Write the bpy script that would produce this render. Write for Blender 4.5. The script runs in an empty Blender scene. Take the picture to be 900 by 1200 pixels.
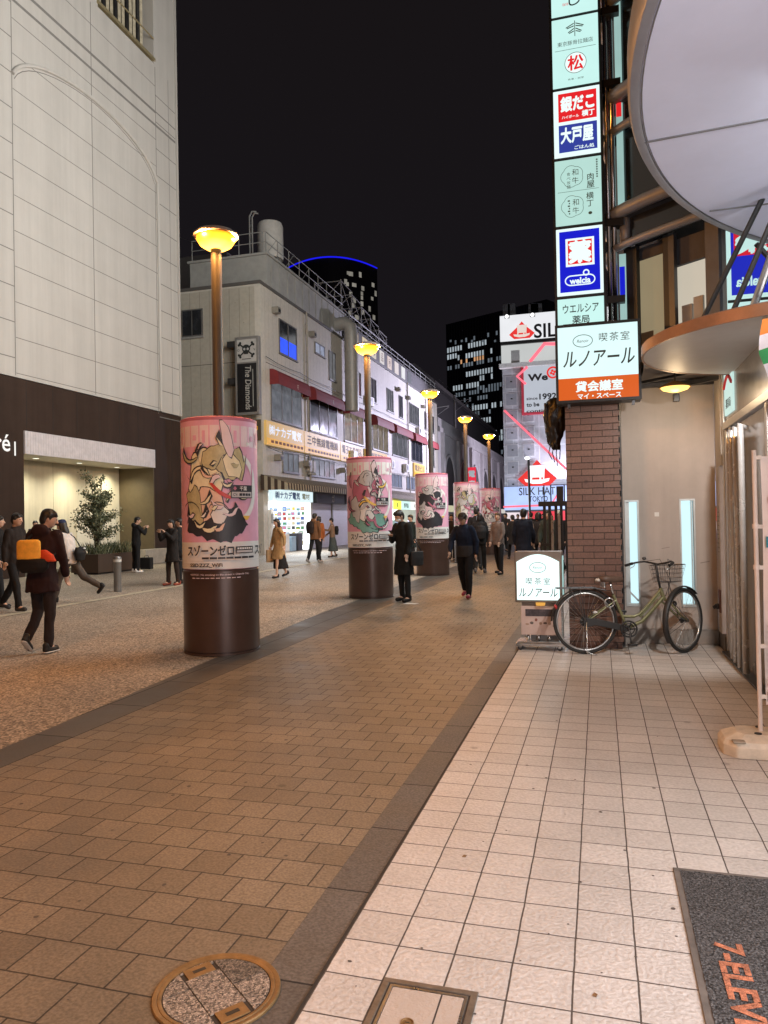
import bpy, bmesh, math, random
import numpy as np
from mathutils import Vector, Matrix, noise
R = math.radians
random.seed(7)
scene = bpy.context.scene
COL = scene.collection

# ------------------------------------------------------------------ camera
F, YAW, PITCH, ROLL, EYE = 868.0, R(-16.18), R(0.6), R(1.05), 1.52
def _basis():
    cy, sy, cp, sp = math.cos(YAW), math.sin(YAW), math.cos(PITCH), math.sin(PITCH)
    d = Vector((sy*cp, cy*cp, sp)); r = Vector((cy, -sy, 0)); u = r.cross(d)
    c, s = math.cos(ROLL), math.sin(ROLL)
    return r*c - u*s, u*c + r*s, d
CR, CU, CD = _basis()
cam = bpy.data.objects.new('camera', bpy.data.cameras.new('camera'))
COL.objects.link(cam)
cam.data.sensor_fit = 'AUTO'; cam.data.sensor_width = 36.0
cam.data.lens = F/1200*36.0
cam.data.clip_start = 0.05; cam.data.clip_end = 3000
cam.matrix_world = Matrix(((CR.x, CU.x, -CD.x, 0), (CR.y, CU.y, -CD.y, 0), (CR.z, CU.z, -CD.z, EYE), (0, 0, 0, 1)))
scene.camera = cam
def ray(px, py): return CD + CR*((px-450)/F) - CU*((py-600)/F)
def onY(px, py, Y):
    v = ray(px, py); t = Y/v.y; return Vector((v.x*t, Y, EYE+v.z*t))
def onX(px, py, X):
    v = ray(px, py); t = X/v.x; return Vector((X, v.y*t, EYE+v.z*t))
def onZ(px, py, Z=0.0):
    v = ray(px, py); t = (Z-EYE)/v.z; return Vector((v.x*t, v.y*t, Z))

# ------------------------------------------------------------------ night sky, exposure
world = bpy.data.worlds.new('World'); scene.world = world; world.use_nodes = True
wn, wl = world.node_tree.nodes, world.node_tree.links
wn.clear()
wo = wn.new('ShaderNodeOutputWorld'); wb = wn.new('ShaderNodeBackground')
tc = wn.new('ShaderNodeTexCoord'); sx = wn.new('ShaderNodeSeparateXYZ'); rp = wn.new('ShaderNodeValToRGB')
nz = wn.new('ShaderNodeTexNoise'); nz.inputs['Scale'].default_value = 2.2; nz.inputs['Detail'].default_value = 3
ad = wn.new('ShaderNodeMath'); ad.operation = 'MULTIPLY_ADD'; ad.inputs[1].default_value = 0.12
rp.color_ramp.elements[0].position = 0.0; rp.color_ramp.elements[0].color = (0.0088, 0.0078, 0.0108, 1)
rp.color_ramp.elements[1].position = 0.75; rp.color_ramp.elements[1].color = (0.0086, 0.0068, 0.0074, 1)
wl.new(tc.outputs['Generated'], sx.inputs[0]); wl.new(tc.outputs['Generated'], nz.inputs['Vector'])
wl.new(nz.outputs['Fac'], ad.inputs[0]); wl.new(sx.outputs['Z'], ad.inputs[2])
wl.new(ad.outputs[0], rp.inputs[0]); wl.new(rp.outputs[0], wb.inputs['Color'])
wb.inputs['Strength'].default_value = 1.0
wl.new(wb.outputs[0], wo.inputs[0])
vs = scene.view_settings
vs.view_transform = 'Standard'; vs.look = 'None'; vs.exposure = 0.0; vs.gamma = 1.0; vs.use_curve_mapping = False
cy = scene.cycles
cy.use_denoising = True; cy.max_bounces = 6; cy.diffuse_bounces = 3; cy.glossy_bounces = 3
cy.transmission_bounces = 4; cy.transparent_max_bounces = 6
cy.sample_clamp_indirect = 4.0; cy.caustics_reflective = False; cy.caustics_refractive = False
cy.blur_glossy = 0.5

# ------------------------------------------------------------------ large lights: shop and sign light, and added fills
def area(name, loc, aim, sx_, sy_, power, col):
    l = bpy.data.lights.new(name, 'AREA'); l.shape = 'RECTANGLE'; l.size = sx_; l.size_y = sy_
    l.energy = power; l.color = col
    o = bpy.data.objects.new(name, l); COL.objects.link(o); o.location = loc
    o.rotation_euler = (Vector(aim)-Vector(loc)).to_track_quat('-Z', 'Y').to_euler()
    return o
area('added_facade_fill', (0.6, 15.5, 13.0), (-16.7, 19, 16.5), 11, 8, 4600, (1.0, 0.97, 0.91))  # added fill that brightens the left facades; no billboard stands here
area('added_hat_building_fill', (1.5, 60.0, 1.0), (0.5, 72, 9), 9, 1.2, 2600, (0.80, 0.86, 1.0))  # added fill to lift the hat-sign facade, no lamp of the street
def spot(name, loc, aim, power, col, size=120, soft=.25):
    l = bpy.data.lights.new(name, 'SPOT'); l.energy = power; l.color = col; l.spot_size = R(size); l.spot_blend = .6; l.shadow_soft_size = soft
    o = bpy.data.objects.new(name, l); COL.objects.link(o); o.location = loc
    o.rotation_euler = (Vector(aim)-Vector(loc)).to_track_quat('-Z', 'Y').to_euler()
    return o
spot('far_sign_light', (-1.0, 69.5, 10.0), (-15, 59.5, 8), 32000, (0.76, 0.73, 1.0), 74)
spot('added_viaduct_fill', (-1.3, 92.0, 3.0), (-15, 104, 7), 14000, (0.86, 0.80, 1.0), 140)  # this spot and the next are added to brighten the viaduct wall
spot('added_viaduct_fill', (-1.0, 70.5, 3.0), (-15, 84, 7), 8000, (0.86, 0.80, 1.0), 140)
area('added_entrance_fill', (1.75, 4.55, 3.9), (1.2, 6.0, 0.0), 1.0, 1.0, 85, (0.92, 1.0, 0.98))  # added fill, out of view, for the tiles and beige wall
area('store_front_light', (2.34, 2.0, 1.55), (-1.5, 4.6, 0.9), 5.6, 1.7, 300, (1.0, 0.93, 0.94))
area('added_street_fill', (-0.2, 17.0, 5.4), (-6, 17.0, 2.2), 13, 1.6, 560, (0.92, 1.0, 0.98))  # added fill for the columns and mid street, hidden behind the signs
area('shop_front_light', (-14.4, 34.4, 2.4), (-9, 33.5, 0.0), 5.0, 0.8, 330, (0.93, 0.98, 1.0))
area('second_shop_light', (-14.4, 54.0, 2.4), (-9, 53, 0.0), 9.0, 0.8, 600, (0.95, 1.0, 0.92))

# ------------------------------------------------------------------ materials
def mat(name, col=(.5, .5, .5), rough=.6, metal=0.0, var=0.12, vs_=6.0, bump=0.0, bs=40.0, emit=None, es=1.0, spec=.5, coat=0.0, sample=True, streak=0.0):
    m = bpy.data.materials.new(name); m.use_nodes = True
    n, l = m.node_tree.nodes, m.node_tree.links
    b = n['Principled BSDF']
    b.inputs['Roughness'].default_value = rough; b.inputs['Metallic'].default_value = metal
    b.inputs['Specular IOR Level'].default_value = spec; b.inputs['Coat Weight'].default_value = coat
    b.inputs['Base Color'].default_value = (*col, 1)
    if var > 0 or bump > 0:
        t = n.new('ShaderNodeTexCoord')
    if var > 0:
        x = n.new('ShaderNodeTexNoise'); x.inputs['Scale'].default_value = vs_; x.inputs['Detail'].default_value = 5
        x.inputs['Roughness'].default_value = .65
        l.new(t.outputs['Object'], x.inputs['Vector'])
        r = n.new('ShaderNodeValToRGB')
        r.color_ramp.elements[0].position = .3; r.color_ramp.elements[1].position = .72
        r.color_ramp.elements[0].color = (*[c*(1-var) for c in col], 1)
        r.color_ramp.elements[1].color = (*[min(1, c*(1+var)) for c in col], 1)
        l.new(x.outputs['Fac'], r.inputs[0]); l.new(r.outputs[0], b.inputs['Base Color'])
        rr = n.new('ShaderNodeMapRange'); rr.inputs['To Min'].default_value = max(.02, rough-.08); rr.inputs['To Max'].default_value = min(1, rough+.1)
        l.new(x.outputs['Fac'], rr.inputs['Value']); l.new(rr.outputs[0], b.inputs['Roughness'])
    if streak > 0:
        mp = n.new('ShaderNodeMapping'); mp.inputs['Scale'].default_value = (1.6, 1.6, .07); l.new(t.outputs['Object'], mp.inputs['Vector'])
        w = n.new('ShaderNodeTexNoise'); w.inputs['Scale'].default_value = 1.5; w.inputs['Detail'].default_value = 7; w.inputs['Roughness'].default_value = .7
        l.new(mp.outputs[0], w.inputs['Vector']); k = n.new('ShaderNodeMapRange')
        k.inputs['From Min'].default_value = .38; k.inputs['From Max'].default_value = .62; k.inputs['To Min'].default_value = 1-streak; k.inputs['To Max'].default_value = 1.0
        l.new(w.outputs['Fac'], k.inputs['Value']); q = n.new('ShaderNodeVectorMath'); q.operation = 'SCALE'
        l.new(r.outputs[0], q.inputs[0]); l.new(k.outputs[0], q.inputs['Scale']); l.new(q.outputs[0], b.inputs['Base Color'])
    if bump > 0:
        y = n.new('ShaderNodeTexNoise'); y.inputs['Scale'].default_value = bs; y.inputs['Detail'].default_value = 4
        l.new(t.outputs['Object'], y.inputs['Vector'])
        bu = n.new('ShaderNodeBump'); bu.inputs['Strength'].default_value = bump; bu.inputs['Distance'].default_value = .01
        l.new(y.outputs['Fac'], bu.inputs['Height']); l.new(bu.outputs[0], b.inputs['Normal'])
    if emit:
        b.inputs['Emission Color'].default_value = (*emit, 1); b.inputs['Emission Strength'].default_value = es
        if not sample:
            try: m.cycles.emission_sampling = 'NONE'
            except Exception: pass
    return m

def lit_face(name, col, es, grain=0.10, sc=3.0, sample=True, base=.06, rough=.4, spec=.12):
    """back-lit sign face or lit pane: an emitter whose tubes and diffuser are a little uneven"""
    m = mat(name, tuple(c*base for c in col), rough, var=0, emit=col, es=es, sample=sample, spec=spec)
    n, l = m.node_tree.nodes, m.node_tree.links; b = n['Principled BSDF']
    t = n.new('ShaderNodeTexCoord'); x = n.new('ShaderNodeTexNoise'); x.inputs['Scale'].default_value = sc; x.inputs['Detail'].default_value = 2
    r = n.new('ShaderNodeMapRange'); r.inputs['To Min'].default_value = es*(1-grain); r.inputs['To Max'].default_value = es*(1+grain)
    l.new(t.outputs['Object'], x.inputs['Vector']); l.new(x.outputs['Fac'], r.inputs['Value']); l.new(r.outputs[0], b.inputs['Emission Strength'])
    return m

def brick_mat(name, c1, c2, mortar, bw, rh, ms, off=.5, loc=(0, 0, 0), rot=(0, 0, 0), rough=.5, rough_m=.9, bump=.4, grain=.15, gs=70.0, stain=.25, ss=.8, gbump=.2, spec=.5, freq=2, speck=0.0, sps=150.0):
    m = bpy.data.materials.new(name); m.use_nodes = True
    n, l = m.node_tree.nodes, m.node_tree.links; b = n['Principled BSDF']
    b.inputs['Specular IOR Level'].default_value = spec
    t = n.new('ShaderNodeTexCoord'); mp = n.new('ShaderNodeMapping')
    mp.inputs['Location'].default_value = loc; mp.inputs['Rotation'].default_value = rot
    l.new(t.outputs['Object'], mp.inputs['Vector'])
    # wobble the joints a little so that they are not ruler-straight
    wz = n.new('ShaderNodeTexNoise'); wz.inputs['Scale'].default_value = 7.0; wz.inputs['Detail'].default_value = 2
    wv = n.new('ShaderNodeVectorMath'); wv.operation = 'MULTIPLY_ADD'
    wv.inputs[1].default_value = (.006, .006, .006)
    l.new(mp.outputs[0], wz.inputs['Vector']); l.new(wz.outputs['Color'], wv.inputs[0]); l.new(mp.outputs[0], wv.inputs[2])
    k = n.new('ShaderNodeTexBrick'); k.offset = off; k.offset_frequency = freq; k.squash = 1.0
    k.inputs['Scale'].default_value = 1.0; k.inputs['Mortar Size'].default_value = ms; k.inputs['Mortar Smooth'].default_value = .25
    k.inputs['Brick Width'].default_value = bw; k.inputs['Row Height'].default_value = rh; k.inputs['Bias'].default_value = 0
    k.inputs['Color1'].default_value = (*c1, 1); k.inputs['Color2'].default_value = (*c2, 1); k.inputs['Mortar'].default_value = (*mortar, 1)
    l.new(wv.outputs[0], k.inputs['Vector'])
    g = n.new('ShaderNodeTexNoise'); g.inputs['Scale'].default_value = gs; g.inputs['Detail'].default_value = 4
    l.new(t.outputs['Object'], g.inputs['Vector'])
    s = n.new('ShaderNodeTexNoise'); s.inputs['Scale'].default_value = ss; s.inputs['Detail'].default_value = 6; s.inputs['Roughness'].default_value = .7
    l.new(t.outputs['Object'], s.inputs['Vector'])
    def mul(a, fac_out, lo, hi, p0=.35, p1=.65):
        r = n.new('ShaderNodeMapRange'); r.inputs['From Min'].default_value = p0; r.inputs['From Max'].default_value = p1
        r.inputs['To Min'].default_value = lo; r.inputs['To Max'].default_value = hi; l.new(fac_out, r.inputs['Value'])
        x = n.new('ShaderNodeVectorMath'); x.operation = 'SCALE'; l.new(a, x.inputs[0]); l.new(r.outputs[0], x.inputs['Scale'])
        return x.outputs[0]
    c = mul(k.outputs['Color'], g.outputs['Fac'], 1-grain, 1+grain)
    c = mul(c, s.outputs['Fac'], 1-stain, 1+stain*.6, .22, .78)
    if speck:
        v = n.new('ShaderNodeTexVoronoi'); v.inputs['Scale'].default_value = sps
        l.new(t.outputs['Object'], v.inputs['Vector'])
        c = mul(c, v.outputs['Color'], 1-speck, 1+speck, .1, .9)
    # small dark spots: old gum and drips
    q = n.new('ShaderNodeTexVoronoi'); q.inputs['Scale'].default_value = 1.9; q.inputs['Randomness'].default_value = 1
    l.new(t.outputs['Object'], q.inputs['Vector'])
    c = mul(c, q.outputs['Distance'], .62, 1.0, .035, .06)
    l.new(c, b.inputs['Base Color'])
    rg = n.new('ShaderNodeMapRange'); rg.inputs['From Min'].default_value = .3; rg.inputs['From Max'].default_value = .7
    rg.inputs['To Min'].default_value = rough-.1; rg.inputs['To Max'].default_value = rough+.1
    l.new(s.outputs['Fac'], rg.inputs['Value'])
    mx = n.new('ShaderNodeMix'); mx.data_type = 'FLOAT'; mx.inputs[3].default_value = rough_m
    l.new(k.outputs['Fac'], mx.inputs[0]); l.new(rg.outputs[0], mx.inputs[2]); l.new(mx.outputs[0], b.inputs['Roughness'])
    h = n.new('ShaderNodeMath'); h.operation = 'MULTIPLY_ADD'; h.inputs[1].default_value = -1.0
    hm = n.new('ShaderNodeMath'); hm.operation = 'MULTIPLY'; hm.inputs[1].default_value = gbump
    l.new(g.outputs['Fac'], hm.inputs[0]); l.new(k.outputs['Fac'], h.inputs[0]); l.new(hm.outputs[0], h.inputs[2])
    bu = n.new('ShaderNodeBump'); bu.inputs['Strength'].default_value = bump; bu.inputs['Distance'].default_value = .006
    l.new(h.outputs[0], bu.inputs['Height']); l.new(bu.outputs[0], b.inputs['Normal'])
    return m

# ------------------------------------------------------------------ mesh builder
ORIGIN = {}
def origin_of(o):
    return ORIGIN.get(o.name, Vector((0, 0, 0))) if o else Vector((0, 0, 0))
_txt = {}
def text_mesh(s, bold=0.0, shear=0.0):
    key = (s, bold, shear)
    if key not in _txt:
        c = bpy.data.curves.new('lettering', 'FONT'); c.body = s; c.resolution_u = 3; c.offset = bold; c.shear = shear
        c.space_line = 1.0; c.align_x = 'CENTER'
        o = bpy.data.objects.new('lettering', c); m = o.to_mesh()
        v = [tuple(x.co[:2]) for x in m.vertices]; f = [tuple(p.vertices) for p in m.polygons]
        o.to_mesh_clear(); bpy.data.objects.remove(o); bpy.data.curves.remove(c)
        _txt[key] = (v, f)
    return _txt[key]

class MB:
    def __init__(s): s.v = []; s.f = []; s.m = []; s.uv = {}
    def add(s, verts, faces, mi=0):
        o = len(s.v); s.v += [tuple(x) for x in verts]
        for f in faces: s.f.append(tuple(i+o for i in f)); s.m.append(mi)
        return s
    def box(s, a, b, mi=0):
        x0, y0, z0 = a; x1, y1, z1 = b
        v = [(x0, y0, z0), (x1, y0, z0), (x1, y1, z0), (x0, y1, z0), (x0, y0, z1), (x1, y0, z1), (x1, y1, z1), (x0, y1, z1)]
        return s.add(v, [(0, 3, 2, 1), (4, 5, 6, 7), (0, 1, 5, 4), (1, 2, 6, 5), (2, 3, 7, 6), (3, 0, 4, 7)], mi)
    def quad(s, p, mi=0): return s.add(p, [tuple(range(len(p)))], mi)
    def bar(s, p, q, w, h=None, mi=0, up=(0, 0, 1)):
        p, q = Vector(p), Vector(q); h = w if h is None else h
        d = (q-p).normalized(); u = Vector(up)
        if abs(d.dot(u)) > .98: u = Vector((1, 0, 0))
        a = d.cross(u).normalized()*w/2; b = a.cross(d).normalized()*h/2
        v = [p-a-b, p+a-b, p+a+b, p-a+b, q-a-b, q+a-b, q+a+b, q-a+b]
        return s.add(v, [(0, 3, 2, 1), (4, 5, 6, 7), (0, 1, 5, 4), (1, 2, 6, 5), (2, 3, 7, 6), (3, 0, 4, 7)], mi)
    def tube(s, path, r, n=8, mi=0, closed=False):
        P = [Vector(p) for p in path]; k = len(P); rr = r if isinstance(r, (list, tuple)) else [r]*k
        vs_, fs = [], []; pa = None
        for i, p in enumerate(P):
            if closed: d = P[(i+1) % k]-P[i-1]
            else: d = P[min(i+1, k-1)]-P[max(i-1, 0)]
            d = d.normalized() if d.length > 1e-9 else Vector((0, 0, 1))
            if pa is None:
                u = Vector((0, 0, 1)) if abs(d.z) < .9 else Vector((1, 0, 0)); a = d.cross(u).normalized()
            else: a = (pa-d*pa.dot(d)).normalized()
            pa = a; b = d.cross(a)
            for j in range(n):
                t = 2*math.pi*j/n; vs_.append(p+(a*math.cos(t)+b*math.sin(t))*rr[i])
        for i in range(k if closed else k-1):
            for j in range(n):
                i2 = (i+1) % k; fs.append((i*n+j, i*n+(j+1) % n, i2*n+(j+1) % n, i2*n+j))
        if not closed: fs += [tuple(range(n-1, -1, -1)), tuple((k-1)*n+j for j in range(n))]
        return s.add(vs_, fs, mi)
    def lathe(s, prof, c, n=32, mi=0, a0=0.0, a1=2*math.pi, axis='z'):
        full = abs(a1-a0-2*math.pi) < 1e-6; m = n if full else n+1; vs_ = []
        for (r, z) in prof:
            for j in range(m):
                t = a0+(a1-a0)*j/n; x, y = r*math.cos(t), r*math.sin(t)
                vs_.append((c[0]+x, c[1]+y, c[2]+z) if axis == 'z' else ((c[0]+x, c[1]+z, c[2]+y) if axis == 'y' else (c[0]+z, c[1]+x, c[2]+y)))
        fs = []
        for i in range(len(prof)-1):
            for j in range(n):
                j2 = (j+1) % m; fs.append((i*m+j, i*m+j2, (i+1)*m+j2, (i+1)*m+j))
        return s.add(vs_, fs, mi)
    def disc(s, c, r, n=32, mi=0, axis='z', ry=None):
        ry = ry or r
        v = [(c[0]+r*math.cos(2*math.pi*j/n), c[1]+ry*math.sin(2*math.pi*j/n), c[2]) if axis == 'z' else
             (c[0]+r*math.cos(2*math.pi*j/n), c[1], c[2]+ry*math.sin(2*math.pi*j/n)) for j in range(n)]
        return s.add(v, [tuple(range(n))], mi)
    def prism(s, poly, org, ux, uy, depth, mi=0, side=None):
        org, ux, uy = Vector(org), Vector(ux), Vector(uy); nrm = ux.cross(uy).normalized()*depth
        a = [org+ux*p[0]+uy*p[1] for p in poly]; b = [p+nrm for p in a]; k = len(a)
        s.add(a+b, [tuple(range(k-1, -1, -1)), tuple(range(k, 2*k))], mi)
        o = len(s.v)-2*k
        for i in range(k): s.f.append((o+i, o+(i+1) % k, o+k+(i+1) % k, o+k+i)); s.m.append(mi if side is None else side)
        return s
    def ellip(s, c, rx, ry, rz, n=12, m=8, mi=0, M=None):
        vs_ = []; c = Vector(c)
        for i in range(m+1):
            t = math.pi*i/m
            for j in range(n):
                a = 2*math.pi*j/n; p = Vector((rx*math.sin(t)*math.cos(a), ry*math.sin(t)*math.sin(a), rz*math.cos(t)))
                vs_.append(c+(M @ p if M else p))
        fs = [(i*n+j, (i+1)*n+j, (i+1)*n+(j+1) % n, i*n+(j+1) % n) for i in range(m) for j in range(n)]
        return s.add(vs_, fs, mi)
    def text(s, st, c, ux, uy, w=None, h=None, mi=0, bold=0.0, shear=0.0, lift=0.004, fn=None):
        """lettering whose ink box is centred on c, w wide and / or h high; fn(u, v) lays it on a curved face instead"""
        dense = bold > 0 and any(ord(ch) > 0x2000 for ch in st)
        v, f = text_mesh(st, 0.0 if dense else bold, shear)
        if not v: return s
        x0, x1 = min(p[0] for p in v), max(p[0] for p in v); y0, y1 = min(p[1] for p in v), max(p[1] for p in v)
        if w and h: kx, ky = w/(x1-x0), h/max(1e-6, y1-y0)
        elif w: kx = ky = w/(x1-x0)
        else: kx = ky = h/max(1e-6, y1-y0)
        q = [((p[0]-(x0+x1)/2)*kx, (p[1]-(y0+y1)/2)*ky) for p in v]
        sh = [(0, 0)]+([(bold*kx*i, bold*ky*j) for i, j in ((1, 0), (-1, 0), (0, 1), (0, -1), (.7, .7), (-.7, -.7))] if dense else [])
        if not fn: c, ux, uy = Vector(c), Vector(ux), Vector(uy); n1 = ux.cross(uy).normalized()
        for k, (i, j) in enumerate(sh):
            if fn: s.add([fn(a+c[0]+i, b+c[1]+j, k*.00005) for a, b in q], f, mi)
            else: s.add([c+ux*(a+i)+uy*(b+j)+n1*(lift+k*.0003*(1 if lift >= 0 else -1)) for a, b in q], f, mi)
        return s
    def build(s, name, mats, parent=None, smooth=False, bevel=0.0, loc=None, fix=True, seg=2):
        mats = mats if isinstance(mats, (list, tuple)) else [mats]
        o0 = origin_of(parent) if parent else Vector(loc or (0, 0, 0))
        me = bpy.data.meshes.new(name)
        me.from_pydata([(p[0]-o0.x, p[1]-o0.y, p[2]-o0.z) for p in s.v], [], s.f)
        for m in mats: me.materials.append(m)
        me.polygons.foreach_set('material_index', s.m)
        if fix:
            b = bmesh.new(); b.from_mesh(me); bmesh.ops.recalc_face_normals(b, faces=b.faces); b.to_mesh(me); b.free()
        if smooth: me.shade_smooth() if hasattr(me, 'shade_smooth') else me.polygons.foreach_set('use_smooth', [True]*len(me.polygons))
        if smooth == 'auto' or (smooth and smooth is not True):
            try: me.set_sharp_from_angle(angle=R(35))
            except Exception: pass
        o = bpy.data.objects.new(name, me); COL.objects.link(o)
        if parent: o.parent = parent
        else: o.location = o0
        ORIGIN[o.name] = o0
        if bevel:
            md = o.modifiers.new('bevel', 'BEVEL'); md.width = bevel; md.segments = seg; md.limit_method = 'ANGLE'; md.angle_limit = R(40)
        me.update()
        return o

def tag(o, label=None, cat=None, group=None, kind=None):
    if label: o['label'] = label
    if cat: o['category'] = cat
    if group: o['group'] = group
    if kind: o['kind'] = kind
    return o
def thing(name, loc, label, cat, group=None):
    o = bpy.data.objects.new(name, None); COL.objects.link(o); o.location = loc
    o.empty_display_size = .2
    ORIGIN[o.name] = Vector(loc)
    return tag(o, label, cat, group)
def spread_copy(o, offset, label=None, parent=None):
    c = o.copy(); COL.objects.link(c)
    if parent: c.parent = parent
    else: c.location = o.location+Vector(offset)
    ORIGIN[c.name] = origin_of(o)+Vector(offset)
    if label: c['label'] = label
    for ch in list(o.children): spread_copy(ch, offset, None, c)
    return c

# shared materials
M = {}
M['black'] = mat('black_metal', (.012, .012, .013), .45)
M['black_plastic'] = mat('black_plastic', (.015, .015, .016), .55, var=.2)
M['steel'] = mat('brushed_steel', (.55, .55, .55), .28, 1.0, bump=.05)
M['chrome'] = mat('chrome', (.75, .75, .76), .12, 1.0, var=.05)
M['dark_steel'] = mat('dark_steel', (.10, .10, .105), .4, .8)
M['grey_paint'] = mat('grey_paint', (.28, .28, .27), .5, bump=.05)
M['ink'] = mat('sign_ink_black', (.015, .02, .02), .6, var=0)
M['glass'] = mat('window_glass', (.02, .023, .026), .06, 0, var=0, spec=.8)
M['white_paint'] = mat('white_paint', (.72, .71, .68), .5)
M['concrete'] = mat('concrete', (.32, .29, .25), .85, var=.22, vs_=3, bump=.3)
M['skin'] = mat('skin', (.52, .32, .23), .5, var=.06)
# ================================================================== ground
def sheet(name, poly, z, m):
    b = MB(); b.quad([(x, y, z) for x, y in poly]); o = b.build(name, m, fix=False)
    if o.data.polygons[0].normal.z < 0: o.data.flip_normals()
    return tag(o, kind='structure')
T = .2015
asph = mat('asphalt', (.06, .055, .05), .8, var=.3, vs_=2, bump=.4, bs=80)
sheet('ground', [(-900, -300), (900, -300), (900, 1500), (-900, 1500)], -.012, asph)
m_plaza = brick_mat('granite_setts', (.36, .30, .24), (.30, .25, .20), (.26, .21, .17), 3.0, 3.0, .006, 0, rough=.62, grain=.35, gs=55, stain=.35, ss=.5, bump=.6, gbump=1.0, speck=.75, sps=62)
sheet('plaza_paving', [(-16.7, -30), (-3.66, -30), (-3.66, 140), (-16.7, 140)], -.007, m_plaza)
m_border = brick_mat('dark_border_stone', (.072, .063, .055), (.095, .082, .07), (.03, .026, .022), .36, .9, .006, 0, loc=(4.38, 0, 0), rough=.5, stain=.35, ss=1.5, gs=90)
sheet('border_paving', [(-3.80, -30), (-3.66, -30), (-3.66, 140), (-4.46, 140), (-4.46, 11.6), (-3.82, 1.9)], -.002, m_border)
m_pave = brick_mat('street_pavers', (.165, .130, .092), (.222, .178, .128), (.048, .038, .028), .197, .2, .0038, .5, loc=(3.66, -2.49+.8, 0), rough=.5, rough_m=.8, bump=.6, grain=.26, gs=85, stain=.55, ss=.75, gbump=.5)
sheet('street_paving', [(-3.66, -30), (-1.115, -30), (-1.115, 140), (-3.66, 140)], -.002, m_pave)
m_edge = brick_mat('edge_stone', (.088, .080, .074), (.115, .104, .095), (.02, .018, .016), .5, .62, .005, 0, loc=(1.3, .2, 0), rough=.55, stain=.4, ss=2.2, gs=90, grain=.3, gbump=.8)
sheet('edge_paving', [(-1.115, -30), (-.918, -30), (-.918, 140), (-1.115, 140)], -.003, m_edge)
m_tile = brick_mat('cream_tiles', (.585, .555, .535), (.505, .48, .462), (.085, .07, .06), T, .2044, .0036, 0, loc=(.914, -2.3498+.2044*3, 0), rough=.36, rough_m=.8, bump=.55, grain=.11, gs=66, stain=.24, ss=.9, gbump=1.7)
sheet('tile_pavement', [(-.918, -30), (12, -30), (12, 140), (-.918, 140)], .004, m_tile)
b = MB(); b.box((-.930, -30, -.01), (-.9185, 140, .0035)); tag(b.build('tile_edge_joint', mat('joint_mortar', (.03, .025, .02), .9)), kind='structure')
# pale guide line across the far plaza
p0, p1 = onZ(60, 712), onZ(212, 686); dv = (p1-p0).normalized(); nv = Vector((-dv.y, dv.x, 0))*.10
a0, a1 = p0-dv*6, p1+dv*30
sheet('guide_line', [(a0-nv)[:2], (a1-nv)[:2], (a1+nv)[:2], (a0+nv)[:2]], .001, mat('guide_line_stone', (.5, .45, .34), .7, var=.2))

# ------------------------------------------------------------------ manhole cover
bronze = mat('worn_bronze_ring', (.24, .145, .06), .5, .45, var=.3, vs_=20, bump=.15, bs=90)
aggr = brick_mat('exposed_aggregate', (.27, .22, .18), (.24, .20, .16), (.2, .17, .14), 5, 5, .001, rough=.7, grain=.5, gs=170, bump=1.0, gbump=1.2, stain=.1, speck=.8)
aggr_d = brick_mat('dark_aggregate', (.15, .12, .095), (.13, .11, .085), (.12, .1, .08), 5, 5, .001, rough=.7, grain=.5, gs=170, bump=1.0, gbump=1.2, stain=.1, speck=.8)
mc = Vector((-1.222, 2.165, 0)); mr = .205
cov = thing('manhole_cover', mc, 'round manhole cover with a bronze ring and pebbly infill slabs let into the brown pavers', 'manhole cover')
b = MB(); b.lathe([(mr-.032, -.004), (mr-.032, .004), (mr-.027, .0065), (mr-.020, .0065), (mr-.018, .0045), (mr-.015, .0065), (mr-.003, .0065), (mr, .003), (mr, -.004)], mc, 72)
b.build('ring', bronze, cov, smooth='auto')
b = MB(); b.disc((mc.x, mc.y, .0012), mr-.03, 64); b.build('joint_bed', mat('cover_joint', (.04, .03, .022), .9), cov, fix=False)
ang = R(38); ca, sa = math.cos(ang), math.sin(ang)
def clip_circle(rect, r):
    """the part of the round cover that lies inside a rectangle given in cover coordinates"""
    pts = [(r*math.cos(2*math.pi*k/72), r*math.sin(2*math.pi*k/72)) for k in range(72)]
    for ax, lim, sg in ((0, rect[0], 1), (0, rect[1], -1), (1, rect[2], 1), (1, rect[3], -1)):
        out = []
        for k in range(len(pts)):
            p, q = pts[k], pts[(k+1) % len(pts)]; dp, dq = (p[ax]-lim)*sg, (q[ax]-lim)*sg
            if dp >= 0: out.append(p)
            if dp*dq < 0: t = dp/(dp-dq); out.append((p[0]+(q[0]-p[0])*t, p[1]+(q[1]-p[1])*t))
        pts = out
    return pts
def slab(name, rect, m, z=.0045):
    pl = clip_circle(rect, mr-.036)
    q = [(mc.x+x*ca+y*sa, mc.y-x*sa+y*ca) for x, y in pl]
    k = [q[0]]
    for p in q[1:]:
        if math.hypot(p[0]-k[-1][0], p[1]-k[-1][1]) > 4e-4: k.append(p)
    b = MB(); b.prism(k, (0, 0, .0013), (1, 0, 0), (0, 1, 0), z-.0013); return b.build(name, m, cov)
slab('infill_slab', (-.104, .104, -.066, .052), aggr)
slab('infill_slab', (-.2, .0, .056, .2), aggr_d)
slab('infill_slab', (.004, .2, .056, .2), aggr)
slab('infill_slab', (-.2, -.06, -.2, -.07), aggr)
slab('infill_slab', (-.056, .2, -.2, -.07), aggr)
slab('infill_slab', (-.2, -.15, -.066, .052), aggr)
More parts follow.
